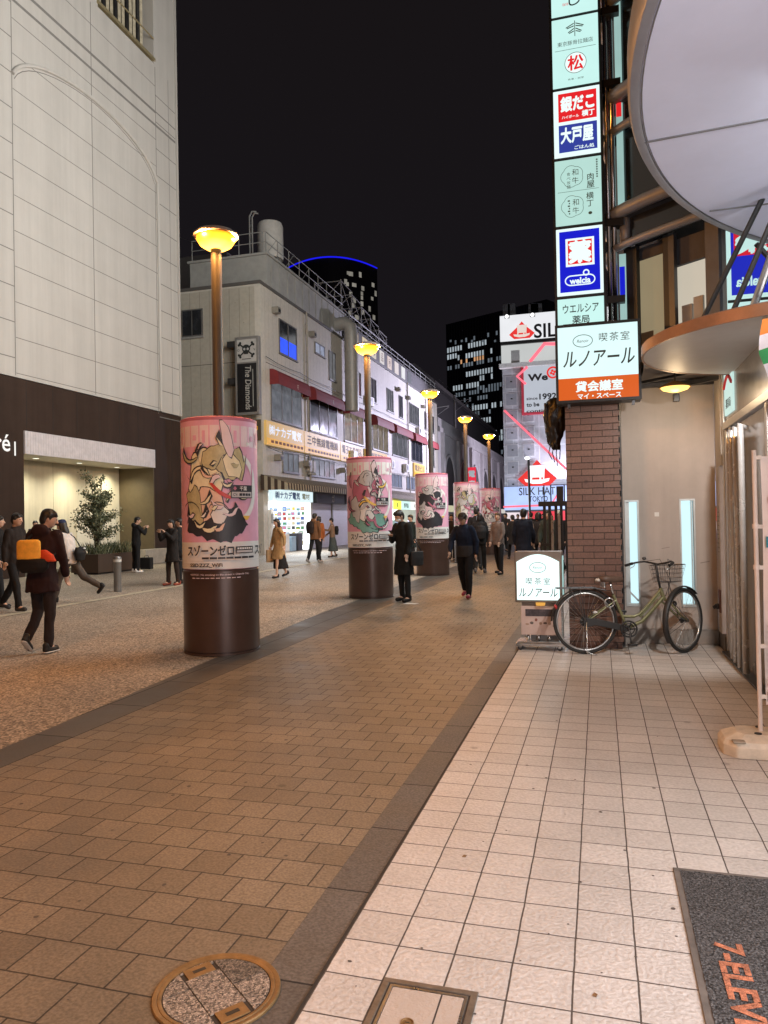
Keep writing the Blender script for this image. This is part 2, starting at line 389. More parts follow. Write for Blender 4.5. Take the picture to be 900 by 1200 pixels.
for sx_ in (-1, 1):
    cx_ = sx_*.134; w = .030
    def W(x, y, z): return (mc.x+x*ca+y*sa, mc.y-x*sa+y*ca, z)
    cy0 = -.004
    b = MB(); b.prism([(cx_-w, cy0-.050), (cx_+w, cy0-.050), (cx_+w, cy0+.045), (cx_-w, cy0+.045)], (mc.x, mc.y, .0013), (ca, -sa, 0), (sa, ca, 0), .0047)
    kp = b.build('key_plate', bronze, cov, bevel=.001)
    b = MB(); b.prism([(cx_-.008, cy0-.024), (cx_+.008, cy0-.024), (cx_+.008, cy0+.020), (cx_-.008, cy0+.020)], (mc.x, mc.y, .0062), (ca, -sa, 0), (sa, ca, 0), .0006)
    b.build('key_slot', M['black'], kp)

# ------------------------------------------------------------------ tiled access hatch
hc = Vector((-.555, 2.15, 0)); hx0, hx1, hy0, hy1 = -.712, -.400, 1.96, 2.362
hat = thing('access_hatch', hc, 'square access hatch with a metal frame and tile infill let into the cream tiles', 'hatch')
b = MB()
for (a, c) in (((hx0, hy1-.022), (hx1, hy1)), ((hx0, hy0), (hx1, hy0+.022)), ((hx0, hy0+.0221), (hx0+.022, hy1-.0221)), ((hx1-.022, hy0+.0221), (hx1, hy1-.0221))):
    b.box((a[0], a[1], -.002), (c[0], c[1], .0085))
b.build('frame', mat('hatch_frame_steel', (.20, .17, .14), .45, .6, var=.3, vs_=25), hat, bevel=.002)
b = MB(); i = .028
for (a, c) in (((hx0+i, hy1-i-.010), (hx1-i, hy1-i)), ((hx0+i, hy0+i), (hx0+i+.010, hy1-i-.0101)), ((hx1-i-.010, hy0+i), (hx1-i, hy1-i-.0101))):
    b.box((a[0], a[1], -.002), (c[0], c[1], .0075))
b.build('lid_rim', M['steel'], hat, bevel=.001)
b = MB(); b.box((hx0+.022, hy0+.022, -.002), (hx1-.022, hy1-.022, .005)); b.build('joint_bed', mat('hatch_joint', (.05, .04, .035), .9), hat)
b = MB(); xs = -.914+T*2
b.box((hx0+.04, hy0+.03, 0), (xs-.003, hy1-.04, .0062)); b.box((xs+.003, hy0+.03, 0), (hx1-.04, hy1-.04, .0062))
b.build('tile_infill', mat('hatch_tile', (.44, .385, .345), .42, var=.06, vs_=8, bump=.35, bs=75), hat)
b = MB(); b.lathe([(0, .0085), (.010, .0085), (.010, .0065), (.016, .0065), (.017, .0095), (.020, .0095), (.021, .006)], (-.585, 2.165, 0), 24)
lk = b.build('lock', bronze, hat, smooth='auto')
b = MB(); b.box((-.592, 2.163, .0085), (-.578, 2.167, .0092)); b.build('lock_slot', M['black'], lk)

# ------------------------------------------------------------------ doormat
mm = brick_mat('loop_mat_grey', (.085, .085, .088), (.075, .075, .078), (.08, .08, .08), 5, 5, .001, rough=.95, grain=.55, gs=120, bump=1.0, gbump=2.0, stain=.25, spec=.2, speck=.6)
x0, x1, y0, y1 = .272, 1.75, 1.30, 3.40
dm = thing('doormat', (1.0, 2.3, .004), 'dark grey loop-pile doormat with orange shop lettering on the cream tiles', 'doormat')
b = MB(); nx, ny = 90, 130; rnd = random.Random(3)
vv = []
for j in range(ny+1):
    for i in range(nx+1):
        x = x0+.026+(x1-x0-.052)*i/nx; y = y0+.026+(y1-y0-.052)*j/ny
        vv.append((x, y, .011+.0035*rnd.random()))
b.add(vv, [(j*(nx+1)+i, j*(nx+1)+i+1, (j+1)*(nx+1)+i+1, (j+1)*(nx+1)+i) for j in range(ny) for i in range(nx)])
b.build('pile', mm, dm, smooth=True, fix=False)
b = MB(); e = .03
for (a, c) in (((x0, y1-e), (x1, y1)), ((x0, y0), (x1, y0+e)), ((x0, y0+e), (x0+e, y1-e)), ((x1-e, y0+e), (x1, y1-e))):
    b.box((a[0], a[1], .0042), (c[0], c[1], .0105))
b.build('rubber_edge', mat('mat_edge_rubber', (.13, .115, .105), .7, var=.25, vs_=15), dm, bevel=.003)
org = mat('mat_orange_letters', (.48, .18, .10), .95, var=.55, vs_=45, bump=.8, bs=200)
b = MB(); b.text('7-ELEVEn', (.40, 2.562, .0148), (0, -1, 0), (1, 0, 0), w=.55, h=.094, bold=.035, lift=.001)
b.build('lettering', org, dm)

# ------------------------------------------------------------------ advertising columns with lamp posts
col_base = mat('brown_column_metal', (.075, .042, .033), .32, .25, var=.12, vs_=3, bump=.02, coat=.2)
P_pink = mat('poster_pink', (.78, .40, .54), .45, var=.08)
P_deep = mat('poster_deep_pink', (.50, .16, .24), .45, var=.08)
P_pale = mat('poster_pale_pink', (.80, .64, .68), .45, var=.06)
P_white = mat('poster_white', (.80, .78, .77), .45, var=.05)
P_cream = mat('poster_cream', (.82, .75, .52), .45, var=.12, vs_=9)
P_skin = mat('poster_peach', (.80, .54, .42), .45, var=.08)
P_olive = mat('poster_olive', (.52, .47, .27), .45, var=.2, vs_=12)
P_dark = mat('poster_charcoal', (.035, .035, .045), .45, var=.2)
P_red = mat('poster_red', (.55, .05, .04), .45, var=.1)
P_teal = mat('poster_teal', (.20, .42, .37), .45, var=.15)
P_grey = mat('poster_grey', (.55, .53, .54), .45, var=.12)
P_yel = mat('poster_yellow', (.85, .55, .12), .45, var=.1)
PM = [P_pink, P_deep, P_pale, P_white, P_cream, P_skin, P_olive, P_dark, P_red, P_teal, P_grey, P_yel]
CRAD, CX = .445, -4.37
class Wrap(MB):
    """flat artwork laid round a column: u metres along the skin to the right, v metres up"""
    def __init__(s, c, face): super().__init__(); s.c = c; s.face = face; s.k = 0
    def P(s, u, v, lift):
        a = s.face+u/CRAD; r = CRAD+.002+lift
        return (s.c[0]+r*math.cos(a), s.c[1]+r*math.sin(a), v)
    def poly(s, pts, mi):
        """a filled outline, cut into short strips so that it follows the curve"""
        s.k += 1; lift = s.k*.00035
        us = [p[0] for p in pts]; u0, u1 = min(us), max(us); n = max(2, int((u1-u0)/.03)); st = (u1-u0)/n
        for i in range(n):
            a, c = u0+i*st, u0+(i+1)*st
            def spans(u):
                ys = []
                for j in range(len(pts)):
                    p, q = pts[j], pts[(j+1) % len(pts)]
                    if (p[0] <= u < q[0]) or (q[0] <= u < p[0]): ys.append(p[1]+(q[1]-p[1])*(u-p[0])/(q[0]-p[0]))
                ys.sort(); return [(ys[k], ys[k+1]) for k in range(0, len(ys)-1, 2)]
            A, C = spans(a+1e-5), spans(c-1e-5)
            for (l0, h0), (l1, h1) in zip(A, C):
                s.add([s.P(a, l0, lift), s.P(c, l1, lift), s.P(c, h1, lift), s.P(a, h0, lift)], [(0, 1, 2, 3)], mi)
    def rect(s, u0, u1, v0, v1, mi): s.poly([(u0, v0), (u1, v0), (u1, v1), (u0, v1)], mi)
    def blob(s, cu, cv, ru, rv, mi, seed, rough=.18, spikes=0, out=None, rot=0.0):
        rn = random.Random(seed); ph = [rn.uniform(0, 6.28) for _ in range(6)]; pts = []
        for i in range(64):
            t = 2*math.pi*i/64; k = 1+rough*(math.sin(2*t+ph[0])*.5+math.sin(3*t+ph[1])*.4+math.sin(5*t+ph[2])*.35+math.sin(9*t+ph[3])*.2)
            if spikes: k *= 1+.22*(abs((t*spikes/(2*math.pi)) % 1-.5)*2-.5)
            x, y = ru*k*math.cos(t), rv*k*math.sin(t)
            pts.append((cu+x*math.cos(rot)-y*math.sin(rot), cv+x*math.sin(rot)+y*math.cos(rot)))
        if out is not None: s.poly([(cu+(p[0]-cu)*1.035+(.004 if p[0] > cu else -.004), cv+(p[1]-cv)*1.035+(.004 if p[1] > cv else -.004)) for p in pts], out)
        s.poly(pts, mi)
    def ribbon(s, path, w, mi, taper=True):
        P = [Vector((p[0], p[1])) for p in path]; k = len(P); L, Rr = [], []
        for i in range(k):
            d = (P[min(i+1, k-1)]-P[max(i-1, 0)]).normalized(); n = Vector((-d.y, d.x))
            ww = w/2*(math.sin(math.pi*(i+.6)/(k+.2))**.6 if taper else 1)
            L.append(P[i]+n*ww); Rr.append(P[i]-n*ww)
        s.poly([tuple(p) for p in L]+[tuple(p) for p in reversed(Rr)], mi)
    def write(s, st, u, v, w, h, mi, bold=.02):
        s.k += 1; lift = s.k*.00035
        s.text(st, (u, v), None, None, w=w, h=h, mi=mi, bold=bold, fn=lambda a, b, e=0: s.P(a, b, lift+e))
def curl(u, v, r, a0, a1, n=16, sq=1.0):
    return [(u+r*(1-.55*i/n)*math.cos(a0+(a1-a0)*i/n), v+sq*r*(1-.55*i/n)*math.sin(a0+(a1-a0)*i/n)) for i in range(n+1)]
PINK, DEEP, PALE, WHITE, CREAM, PEACH, OLIVE, DARK, RED, TEAL, GREY, YEL = range(12)
SCHEME = [dict(hair=CREAM, dk=OLIVE, dress=PEACH, low=DARK, acc=RED), dict(hair=DEEP, dk=GREY, dress=WHITE, low=TEAL, acc=YEL),
          dict(hair=DARK, dk=GREY, dress=PALE, low=DARK, acc=DEEP), dict(hair=GREY, dk=OLIVE, dress=WHITE, low=PINK, acc=DEEP),
          dict(hair=DEEP, dk=PALE, dress=WHITE, low=GREY, acc=RED)]
def column(i, y):
    c = Vector((CX, y, 0)); lab = ['nearest and largest round advertising column, pink poster of cream swirls over a brown base',
        'second round advertising column from the front, masked person with phone standing beside it',
        'third round advertising column, poster of charcoal swirls on pink, behind the man in navy',
        'fourth round advertising column, grey and white swirls on its poster',
        'farthest round advertising column in the row, small pink and white poster'][i]
    t = thing('advertising_column', c, lab, 'advertising column', 'round advertising columns down the street')
    b = MB(); b.lathe([(CRAD-.015, 0), (CRAD-.012, .03), (CRAD, .035), (CRAD, .965), (CRAD-.01, .975), (CRAD-.01, .985)], c, 64)
    b.lathe([(CRAD+.004, .70*0+.0), (CRAD+.004, .022), (CRAD-.01, .024)], c, 64)
    b.build('base', col_base, t, smooth='auto')
    b = MB(); b.lathe([(CRAD-.01, .985), (CRAD, .99), (CRAD, 2.715), (CRAD-.01, 2.72)], c, 64); b.build('drum', P_pink, t, smooth='auto')
    b = MB(); b.lathe([(CRAD+.004, 2.70), (CRAD+.006, 2.735), (CRAD-.03, 2.75), (.10, 2.755)], c, 64); b.build('top_cap', P_deep, t, smooth='auto')
    face = math.atan2(-y, -CX)       # towards the street corner the picture is taken from
    w = Wrap(c, face); S = SCHEME[i]; rn = random.Random(40+i)
    lim = CRAD*1.75
    w.rect(-lim, lim, .992, 1.30, WHITE)                      # caption band
    w.rect(-lim, lim, 1.30, 2.70, PINK)
    # pale block lettering along the top
    w.rect(-lim, lim, 2.40, 2.64, PALE if i != 1 else WHITE)
    for k in range(13):
        u = -lim+.06+k*.12; w.rect(u, u+.014, 2.40, 2.64, PINK if i != 3 else PALE)
        if k % 3 == 0: w.rect(u+.04, u+.085, 2.47, 2.53, PINK)
        if k % 3 == 1: w.rect(u+.045, u+.08, 2.44, 2.58, PINK)
    # big pale ring
    ring = [(.12+.34*math.cos(t), 1.92+.40*math.sin(t)) for t in [R(-120+i_*9) for i_ in range(27)]]
    w.ribbon(ring, .07, WHITE)
    # swirling abstract artwork: leaves and curls in the column's own colours
    for k, (u, v, ru, rv, m_, sp) in enumerate([(-.12, 1.52, .34, .20, S['low'], 17), (.10, 1.50, .20, .16, S['low'], 21), (-.16, 2.05, .20, .30, S['hair'], 0), (-.06, 2.30, .16, .13, S['dk'], 7),
              (-.13, 1.72, .17, .20, S['dress'], 0), (.16, 2.16, .14, .20, S['dk'], 9), (.14, 2.20, .09, .16, S['hair'], 0), (.10, 2.48, .06, .20, PALE, 0), (-.30, 1.75, .10, .22, S['dk'], 5), (-.02, 1.62, .09, .10, WHITE, 0)]):
        w.blob(u+rn.uniform(-.02, .02), v+rn.uniform(-.03, .03), ru, rv, m_, 300+i*20+k, .2, sp, out=DARK, rot=rn.uniform(-.3, .3))
    for k in range(26):
        u, v = rn.uniform(-.38, .30), rn.uniform(1.50, 2.45); a = rn.uniform(0, 6.28); r = rn.uniform(.05, .20)
        col_ = rn.choice([S['hair'], S['hair'], S['dk'], S['dress'], WHITE, DARK, S['acc'] if k % 4 == 0 else S['hair'], PALE])
        cv = curl(u, v, r, a, a+rn.uniform(1.6, 3.4)*rn.choice((-1, 1)), sq=1.25)
        if col_ != DARK: w.ribbon(cv, rn.uniform(.03, .062)+.010, DARK)
        w.ribbon(cv, rn.uniform(.022, .05) if col_ != DARK else .010, col_)
    w.ribbon([(-.10, 1.98), (-.02, 1.88), (.07, 1.82), (.14, 1.80)], .045, S['acc'])
    for (u, v, r) in ((.30, 1.58, .05), (.33, 2.42, .035)):
        st = [(u+(r if q % 2 == 0 else r*.4)*math.sin(q*math.pi/5), v+(r if q % 2 == 0 else r*.4)*math.cos(q*math.pi/5)) for q in range(10)]
        w.poly(st, YEL if u < .31 else WHITE)
    # name tag
    w.rect(.115, .385, 1.80, 1.95, DARK); w.rect(.125, .375, 1.81, 1.872, GREY)
    w.write('CV:', .165, 1.841, .05, .034, DARK, .02)
    for k in range(4): w.rect(.21+k*.038, .242+k*.038, 1.826, 1.856, DARK)
    w.write('千葉', .26, 1.912, .09, .05, WHITE, .02)
    w.blob(.16, 1.912, .02, .024, DEEP, 5, .0)
    # caption
    w.write('スゾーンゼロ', -.125, 1.205, .52, .115, DARK, .03)
    w.rect(.16, .38, 1.165, 1.245, DARK); w.rect(.17, .37, 1.175, 1.20, GREY); [w.rect(.175+k*.028, .197+k*.028, 1.212, 1.232, WHITE) for k in range(7)]
    for k in range(7): w.rect(-.20+k*.085, -.125+k*.085, 1.108, 1.130, DARK)
    w.rect(-lim, lim, 1.085, 1.088, GREY)
    w.write('SSID:ZZZ_WiFi', -.165, 1.036, .36, .048, DARK, .03)
    w.write('スゾ', .50, 1.205, .18, .115, DARK, .03)
    w.build('poster', PM, t, fix=False)
    w = Wrap(c, face)
    w.write('NOTICE : No smoking on the street in Chiyoda City.', -.02, .925, .74, .026, 0, .01); [w.rect(-.36+k*.06, -.315+k*.06, .884, .893, 0) for k in range(10)]
    w.build('notice', P_pale, t, fix=False)
    # lamp post rising through the column
    L = thing('street_lamp', Vector((CX, y, 2.75)), ['nearest street lamp, glowing orange saucer on a pole above the largest advertising column',
        'second street lamp, its orange saucer in front of the white shop building', 'third street lamp, its small orange saucer at the far end of the white shop building',
        'fourth street lamp, small orange glow against the dark office tower', 'farthest street lamp, lowest orange glow just left of the hat-sign building'][i], 'street lamp', 'orange street lamps down the street')
    b = MB(); b.lathe([(.064, 2.752), (.064, 4.80), (.055, 4.86), (0, 4.87)], c, 20); b.lathe([(.11, 2.752), (.10, 2.775), (.065, 2.78)], c, 24)
    b.build('pole', lamp_pole, L, smooth='auto')
    b = MB(); b.lathe([(.066, 4.81), (.12, 4.822), (.19, 4.865), (.228, 4.925), (.234, 4.965), (0, 4.97)], c, 40)
    b.build('lamp_glass', lamp_glow, L, smooth=True)
    b = MB(); b.lathe([(.236, 4.965), (.265, 4.972), (.268, 4.985), (.22, 5.025), (.10, 5.055), (0, 5.06)], c, 40); b.lathe([(.265, 4.972), (.22, 4.972)], c, 40)
    b.build('lamp_shade', mat('lamp_cap', (.25, .2, .18), .5, .3), L, smooth='auto')
    for (dx, dy) in [(.25*math.cos(R(a_)), .25*math.sin(R(a_))) for a_ in (20, 140, 260)]:
        l = bpy.data.lights.new('sodium_lamp', 'POINT'); l.energy = LAMP_W; l.color = (1.0, .42, .10); l.shadow_soft_size = .015
        lo = bpy.data.objects.new('sodium_lamp', l); COL.objects.link(lo); lo.location = (dx, dy, 4.925-2.75); lo.parent = L
lamp_pole = mat('lamp_pole_paint', (.055, .048, .042), .5, 0, var=.15)
LAMP_W = 105
lamp_glow = lit_face('sodium_glass', (1.0, .47, .06), 2.6, .45, 7.0, sample=False)
_n, _l = lamp_glow.node_tree.nodes, lamp_glow.node_tree.links      # hottest at the bottom of the bowl, where the burner sits; deep orange at the rim
_t = _n.new('ShaderNodeTexCoord'); _s = _n.new('ShaderNodeSeparateXYZ'); _m = _n.new('ShaderNodeMapRange'); _r = _n.new('ShaderNodeValToRGB')
_m.inputs['From Min'].default_value = 2.07; _m.inputs['From Max'].default_value = 2.21
_r.color_ramp.elements[0].color = (2.6, 1.15, .16, 1); _r.color_ramp.elements[1].color = (1.0, .26, .01, 1)
_e = _r.color_ramp.elements.new(.5); _e.color = (1.9, .62, .03, 1)
_l.new(_t.outputs['Object'], _s.inputs[0]); _l.new(_s.outputs['Z'], _m.inputs['Value']); _l.new(_m.outputs[0], _r.inputs[0]); _l.new(_r.outputs[0], _n['Principled BSDF'].inputs['Emission Color'])
for i, y in enumerate((8.0, 14.05, 19.75, 25.3, 31.0)): column(i, y)
# the next lamp of the row stands beside the camera, outside the picture
src = bpy.data.objects['street_lamp']
nl = spread_copy(src, (0, -6.0, 0), 'street lamp of the row standing beside the photographer, outside the picture')
for ch in nl.children:
    if ch.type == 'LIGHT': ch.data = ch.data.copy(); ch.data.energy = 270; ch.data.color = (1.0, .38, .07)

# ------------------------------------------------------------------ bollard
p = onZ(138, 693); bo = thing('bollard', p, 'short grey steel bollard standing in the plaza before the planter', 'bollard')
b = MB(); b.lathe([(.085, 0), (.085, .66), (.088, .665), (.088, .76), (.075, .79), (0, .80)], p, 24); b.build('post', mat('bollard_grey', (.22, .22, .22), .35, .6), bo, smooth='auto')
b = MB(); b.lathe([(.0885, .67), (.0895, .675), (.0895, .725), (.0885, .73)], p, 24); b.build('reflective_band', mat('reflector_band', (.6, .6, .58), .3), bo, smooth='auto')

rn = random.Random(77); gum = mat('old_gum', (.10, .085, .075), .8, var=.3)
b = MB()
for k in range(150):
    x, y = rn.uniform(-3.6, 1.2), 1.9+rn.random()**2*9; r_ = rn.uniform(.004, .014)*(1.0 if x < -.92 else .8); z = .0052 if x > -.918 else -.0008
    if math.hypot(x-mc.x, y-mc.y) < .24 or x > .25 and y < 3.45: continue
    b.add([(x+r_*math.cos(t)*rn.uniform(.7, 1.2), y+r_*math.sin(t)*rn.uniform(.7, 1.2), z) for t in [q*R(45) for q in range(8)]], [tuple(range(8))])
tag(b.build('gum_spots', gum, fix=False), 'scattered dark old gum spots flattened on the paving and tiles', 'gum', kind='stuff')
# ================================================================== department store on the left
XL = -16.7
clad = mat('pale_cladding_panel', (.52, .50, .47), .6, var=.05, vs_=.6, bump=.03, bs=12, streak=.10, spec=.2)
joint_and_shade = mat('cladding_joint_and_shade', (.20, .19, .18), .8)
brown = mat('dark_brown_panel', (.048, .031, .024), .6, var=.15, vs_=1.2, streak=.2, spec=.12)
cream = mat('cream_alcove_wall', (.60, .55, .42), .7, var=.08, vs_=1, streak=.15)
ds = thing('department_store', (XL, 20, 0), 'pale panel-clad department store with a dark brown ground floor and lit entrance alcove', 'department store')
b = MB()
b.box((-34, 0, 6.0), (XL, 27.35, 19.9)); b.box((-34, 0, 23.6), (XL, 27.35, 30))
b.box((-34, 0, 19.9), (XL, 22.3, 23.6)); b.box((-34, 25.75, 19.9), (XL, 27.35, 23.6)); b.box((-34, 22.3, 19.9), (XL-.7, 25.75, 23.6))
e = XL+.0035
def gro(y0, z0, y1, z1, w=.022):
    if abs(y1-y0) > abs(z1-z0): b.box((XL-.01, y0, z0-w/2), (e, y1, z0+w/2), 1)
    else: b.box((XL-.01, y0-w/2, z0), (e-.001, y0+w/2, z1), 1)
for k in range(-1, 21):
    z = 7.2+k*1.075
    if z < 6.1 or 19.9 < z < 23.7: continue
    big = k in (10,)
    gro(18.25, z, 25.8, z, .05 if big else .022)
    gro(25.8, z-.35, 27.34, z-.35, .03); gro(0, z+.45, 18.2, z+.45, .03)
for y in (2, 6, 10, 14, 18.22, 21.9, 25.82):
    gro(y, 6.05, y, 19.8, .03)
gro(26.75, 6.05, 26.75, 19.8, .02); gro(0, 17.45, 27.34, 17.45, .09); gro(0, 18.0, 27.34, 18.0, .05)
b.box((XL, 27.25, 6.0), (XL+.06, 27.36, 29.9))
b.build('wall', [clad, joint_and_shade], ds)
b = MB()
arc = [(25.84, 6.0), (25.84, 15.15)]+[(22.0+3.84*math.cos(t), 14.9+1.5*math.sin(t)) for t in [R(10+i*8) for i in range(21)]]
b.tube([(XL+.04, y, z) for y, z in arc], .06, 8); b.tube([(XL+.004, y-.13 if y > 22 else y+.1, z-.1) for y, z in arc], .012, 4, 1)  # the thin dark tube draws the moulding's shadow line by colour
b.build('arch_moulding', [clad, joint_and_shade], ds, smooth='auto')
# louvred window with light behind it
b = MB(); b.box((XL-.6, 22.3, 19.9), (XL-.5, 25.75, 23.6)); b.build('louvre_backing', mat('louvre_dark', (.03, .028, .025), .6), ds)
slat = lit_face('louvre_light', (.85, .72, .50), .35, .6, 9, sample=False)
for k in range(14):
    y = 22.45+k*.235; b = MB(); b.box((XL-.45, y, 20.1), (XL-.40, y+.11, 23.5)); b.build('louvre_slat', slat if k % 3 else M['dark_steel'], ds)
b = MB(); b.box((XL-.3, 22.25, 20.0), (XL+.05, 25.8, 20.12)); b.tube([(XL, 22.3, 20.9), (XL, 25.75, 20.9)], .03); b.build('louvre_rail', mat('brass_rail', (.5, .42, .25), .4, .6), ds)
# dark brown ground floor with the alcove
Y0, Y1, ZC = 18.5, 25.35, 3.72; XB = -18.3
b = MB()
b.box((-34, 0, 0), (XL, Y0, 5.97)); b.box((-34, Y1, 0), (XL, 27.35, 5.97)); b.box((-34, Y0, 4.42), (XL, Y1, 5.97)); b.box((-34, Y0, 0), (XB-.02, Y1, 4.42)); 
for y in [k*1.14+.4 for k in range(24)]:
    if not (Y0 < y < Y1): b.box((XL-.01, y-.012, .3), (XL+.003, y+.012, 5.95), 1)
    else: b.box((XL-.01, y-.012, 4.45), (XL+.003, y+.012, 5.95), 1)
b.build('ground_floor_cladding', [brown, mat('brown_joint', (.02, .015, .013), .8)], ds)
b = MB(); b.box((XB, Y0, 0), (XB+.03, Y1-.004, ZC))
for y in (20.0, 21.6, 23.3): b.box((XB+.03, y-.008, 0), (XB+.033, y+.008, ZC), 1)
b.box((XB+.03, Y0, 2.02), (XB+.034, 20.0, 2.05), 1); b.box((XB+.03, 22.6, 2.05), (XB+.034, 25.2, 2.09), 1)
b.build('alcove_wall', [cream, mat('cream_joint', (.25, .22, .16), .8)], ds)
b = MB(); b.box((XB+.031, Y1-.05, 0), (XL-.003, Y1-.004, ZC)); b.build('alcove_side_wall', mat('olive_brown_panel', (.10, .075, .04), .5), ds)
b = MB(); b.box((XB, Y0, ZC), (XL-.004, Y1, ZC+.05)); b.build('alcove_ceiling', mat('alcove_soffit', (.62, .58, .50), .6), ds)
b = MB(); n = 62
for k in range(n):
    y = Y0+(Y1-Y0)*k/n; b.box((XL-.02, y+.004, ZC), (XL+.06, y+(Y1-Y0)/n-.004, 4.42))
b.box((XL-.02, Y0, ZC+.002), (XL+.035, Y1, 4.418)); b.build('ribbed_fascia', mat('ribbed_fascia_white', (.62, .58, .60), .5), ds)
wd = mat('white_door', (.66, .62, .52), .6, var=.05)
for (y0, y1) in ((18.7, 19.9), (22.75, 23.85), (23.9, 25.0)):
    b = MB(); b.box((XB+.035, y0, 0), (XB+.07, y1, 2.0)); d = b.build('door', wd, ds, bevel=.004)
    b = MB(); yh = y1-.12 if y1 < 23.87 else y0+.12
    b.box((XB+.07, yh-.025, .9), (XB+.085, yh+.025, 1.15)); b.tube([(XB+.085, yh, 1.05), (XB+.12, yh, 1.05), (XB+.12, yh+.12, 1.05)], .012, 8)
    b.build('handle', M['dark_steel'], d)
for (y, z, h) in ((24.1, 1.55, .30), (24.02, 1.05, .22)):
    b = MB(); b.box((XB+.07, y, z-h/2), (XB+.075, y+.26, z+h/2)); b.box((XB+.075, y+.03, z-h/2+.05), (XB+.077, y+.23, z+h/2-.05), 1); b.build('door_notice', [mat('notice_grey', (.45, .43, .38), .7), mat('notice_mid', (.30, .29, .27), .7)], ds)
dl = lit_face('downlight_lens', (1.0, 1.0, .80), 3.0, .05, sample=False)
for (px, py) in ((42, 537), (93, 542.5), (137, 547.5)):
    p = onZ(px, py, ZC); p.x = max(min(p.x, XL-.35), XB+.4)
    b = MB(); b.lathe([(.10, ZC-.012), (.13, ZC-.012), (.135, ZC)], (p.x, p.y, 0), 20); dn = b.build('downlight', M['white_paint'], ds, smooth='auto')
    b = MB(); b.disc((p.x, p.y, ZC-.008), .10, 20); b.build('lens', dl, dn)
    l = bpy.data.lights.new('downlight_spot', 'SPOT'); l.energy = 250; l.color = (1.0, .92, .66); l.spot_size = R(150); l.spot_blend = 1.0; l.shadow_soft_size = .1
    lo = bpy.data.objects.new('downlight_spot', l); COL.objects.link(lo); lo.location = (p.x, p.y, ZC-.05); lo.parent = dn; lo.location = Vector(lo.location)-ORIGIN[ds.name]
b = MB(); b.box((XL+.001, 24.2, 0), (XL+.35, 27.3, .56)); b.build('plinth', M['concrete'], ds, bevel=.01)
wl_ = lit_face('white_sign_letters', (1.0, .97, .92), 1.0, .05, sample=False)
b = MB(); b.text('atré', (XL+.03, 17.35, 3.98), (0, 1, 0), (0, 0, 1), h=.50, bold=.01); b.text('1', (XL+.03, 18.12, 3.84), (0, 1, 0), (0, 0, 1), h=.42)
b.build('lettering', wl_, ds, fix=False)

# ------------------------------------------------------------------ planter with tree and low shrub
pb = Vector((-15.25, 20.2, 0))
pl = thing('planter_box', pb, 'long brown planter box standing before the lit alcove', 'planter')
b = MB(); x0, x1, y0, y1 = -15.75, -14.75, 19.35, 21.3
for (a, c) in (((x0, y0), (x1, y0+.05)), ((x0, y1-.05), (x1, y1)), ((x0, y0+.05), (x0+.05, y1-.05)), ((x1-.05, y0+.05), (x1, y1-.05))): b.box((a[0], a[1], .05), (c[0], c[1], .62))
b.build('sides', mat('planter_brown', (.055, .035, .024), .55), pl, bevel=.008)
b = MB(); b.box((x0+.06, y0+.06, 0), (x1-.06, y1-.06, .06)); b.build('plinth', M['black'], pl)
b = MB(); b.box((x0+.051, y0+.051, .06), (x1-.051, y1-.051, .57)); b.build('soil', mat('soil', (.035, .025, .018), .95, bump=.8), pl)
def leaves(b, pts, size, rn, mi=0):
    for p in pts:
        d = Vector((rn.gauss(0, 1), rn.gauss(0, 1), rn.gauss(0, .7))).normalized(); u = d.orthogonal().normalized(); u = Matrix.Rotation(rn.uniform(0, 6.28), 3, d) @ u
        v = d.cross(u); l = size*rn.uniform(.7, 1.3); w = l*.36
        b.add([p, p+u*l*.45+v*w+d*l*.08, p+u*l, p+u*l*.45-v*w+d*l*.08], [(0, 1, 2), (0, 2, 3)], mi)
leafA = mat('dark_leaf', (.06, .075, .035), .45, var=.4, vs_=3); leafB = mat('light_leaf', (.22, .23, .13), .4, var=.3, vs_=3)
tr = thing('potted_tree', pb+Vector((-.1, -.1, .57)), 'small leafy tree rising from the brown planter against the lit alcove', 'tree')
rn = random.Random(11); base = pb+Vector((-.1, -.1, .50)); b = MB(); tips = []
for s in range(3):
    q = base+Vector((rn.uniform(-.08, .08), rn.uniform(-.08, .08), 0)); top = q+Vector((rn.uniform(-.25, .25), rn.uniform(-.3, .3), rn.uniform(2.1, 2.7)))
    mid = (q+top)/2+Vector((rn.uniform(-.1, .1), rn.uniform(-.1, .1), 0)); b.tube([q, mid, top], [.035, .025, .008], 6)
    for k in range(15):
        t = rn.uniform(.22, 1); o = q.lerp(mid, t*2) if t < .5 else mid.lerp(top, t*2-1)
        rad = (1.12-.85*t)*rn.uniform(.5, 1.05); a = rn.uniform(0, 6.28)
        e_ = o+Vector((math.cos(a)*rad, math.sin(a)*rad*1.1, rn.uniform(.05, .45))); b.tube([o, o.lerp(e_, .5)+Vector((0, 0, -.03)), e_], [.012, .008, .004], 4)
        tips.append((o, e_))
b.build('trunk', mat('tree_bark', (.07, .05, .035), .9, bump=.5), tr, smooth=True)
b = MB()
for o, e_ in tips:
    for k in range(110):
        t = rn.uniform(.2, 1.08); p = o.lerp(e_, t)+Vector((rn.gauss(0, .08), rn.gauss(0, .08), rn.gauss(0, .06))); leaves(b, [p], .07, rn, 0 if rn.random() < .6 else 1)
b.build('crown', [leafA, leafB], tr, fix=False)
sh = thing('low_shrub', pb+Vector((.15, .2, .57)), 'low grassy shrub at the foot of the small tree in the brown planter', 'shrub')
b = MB()
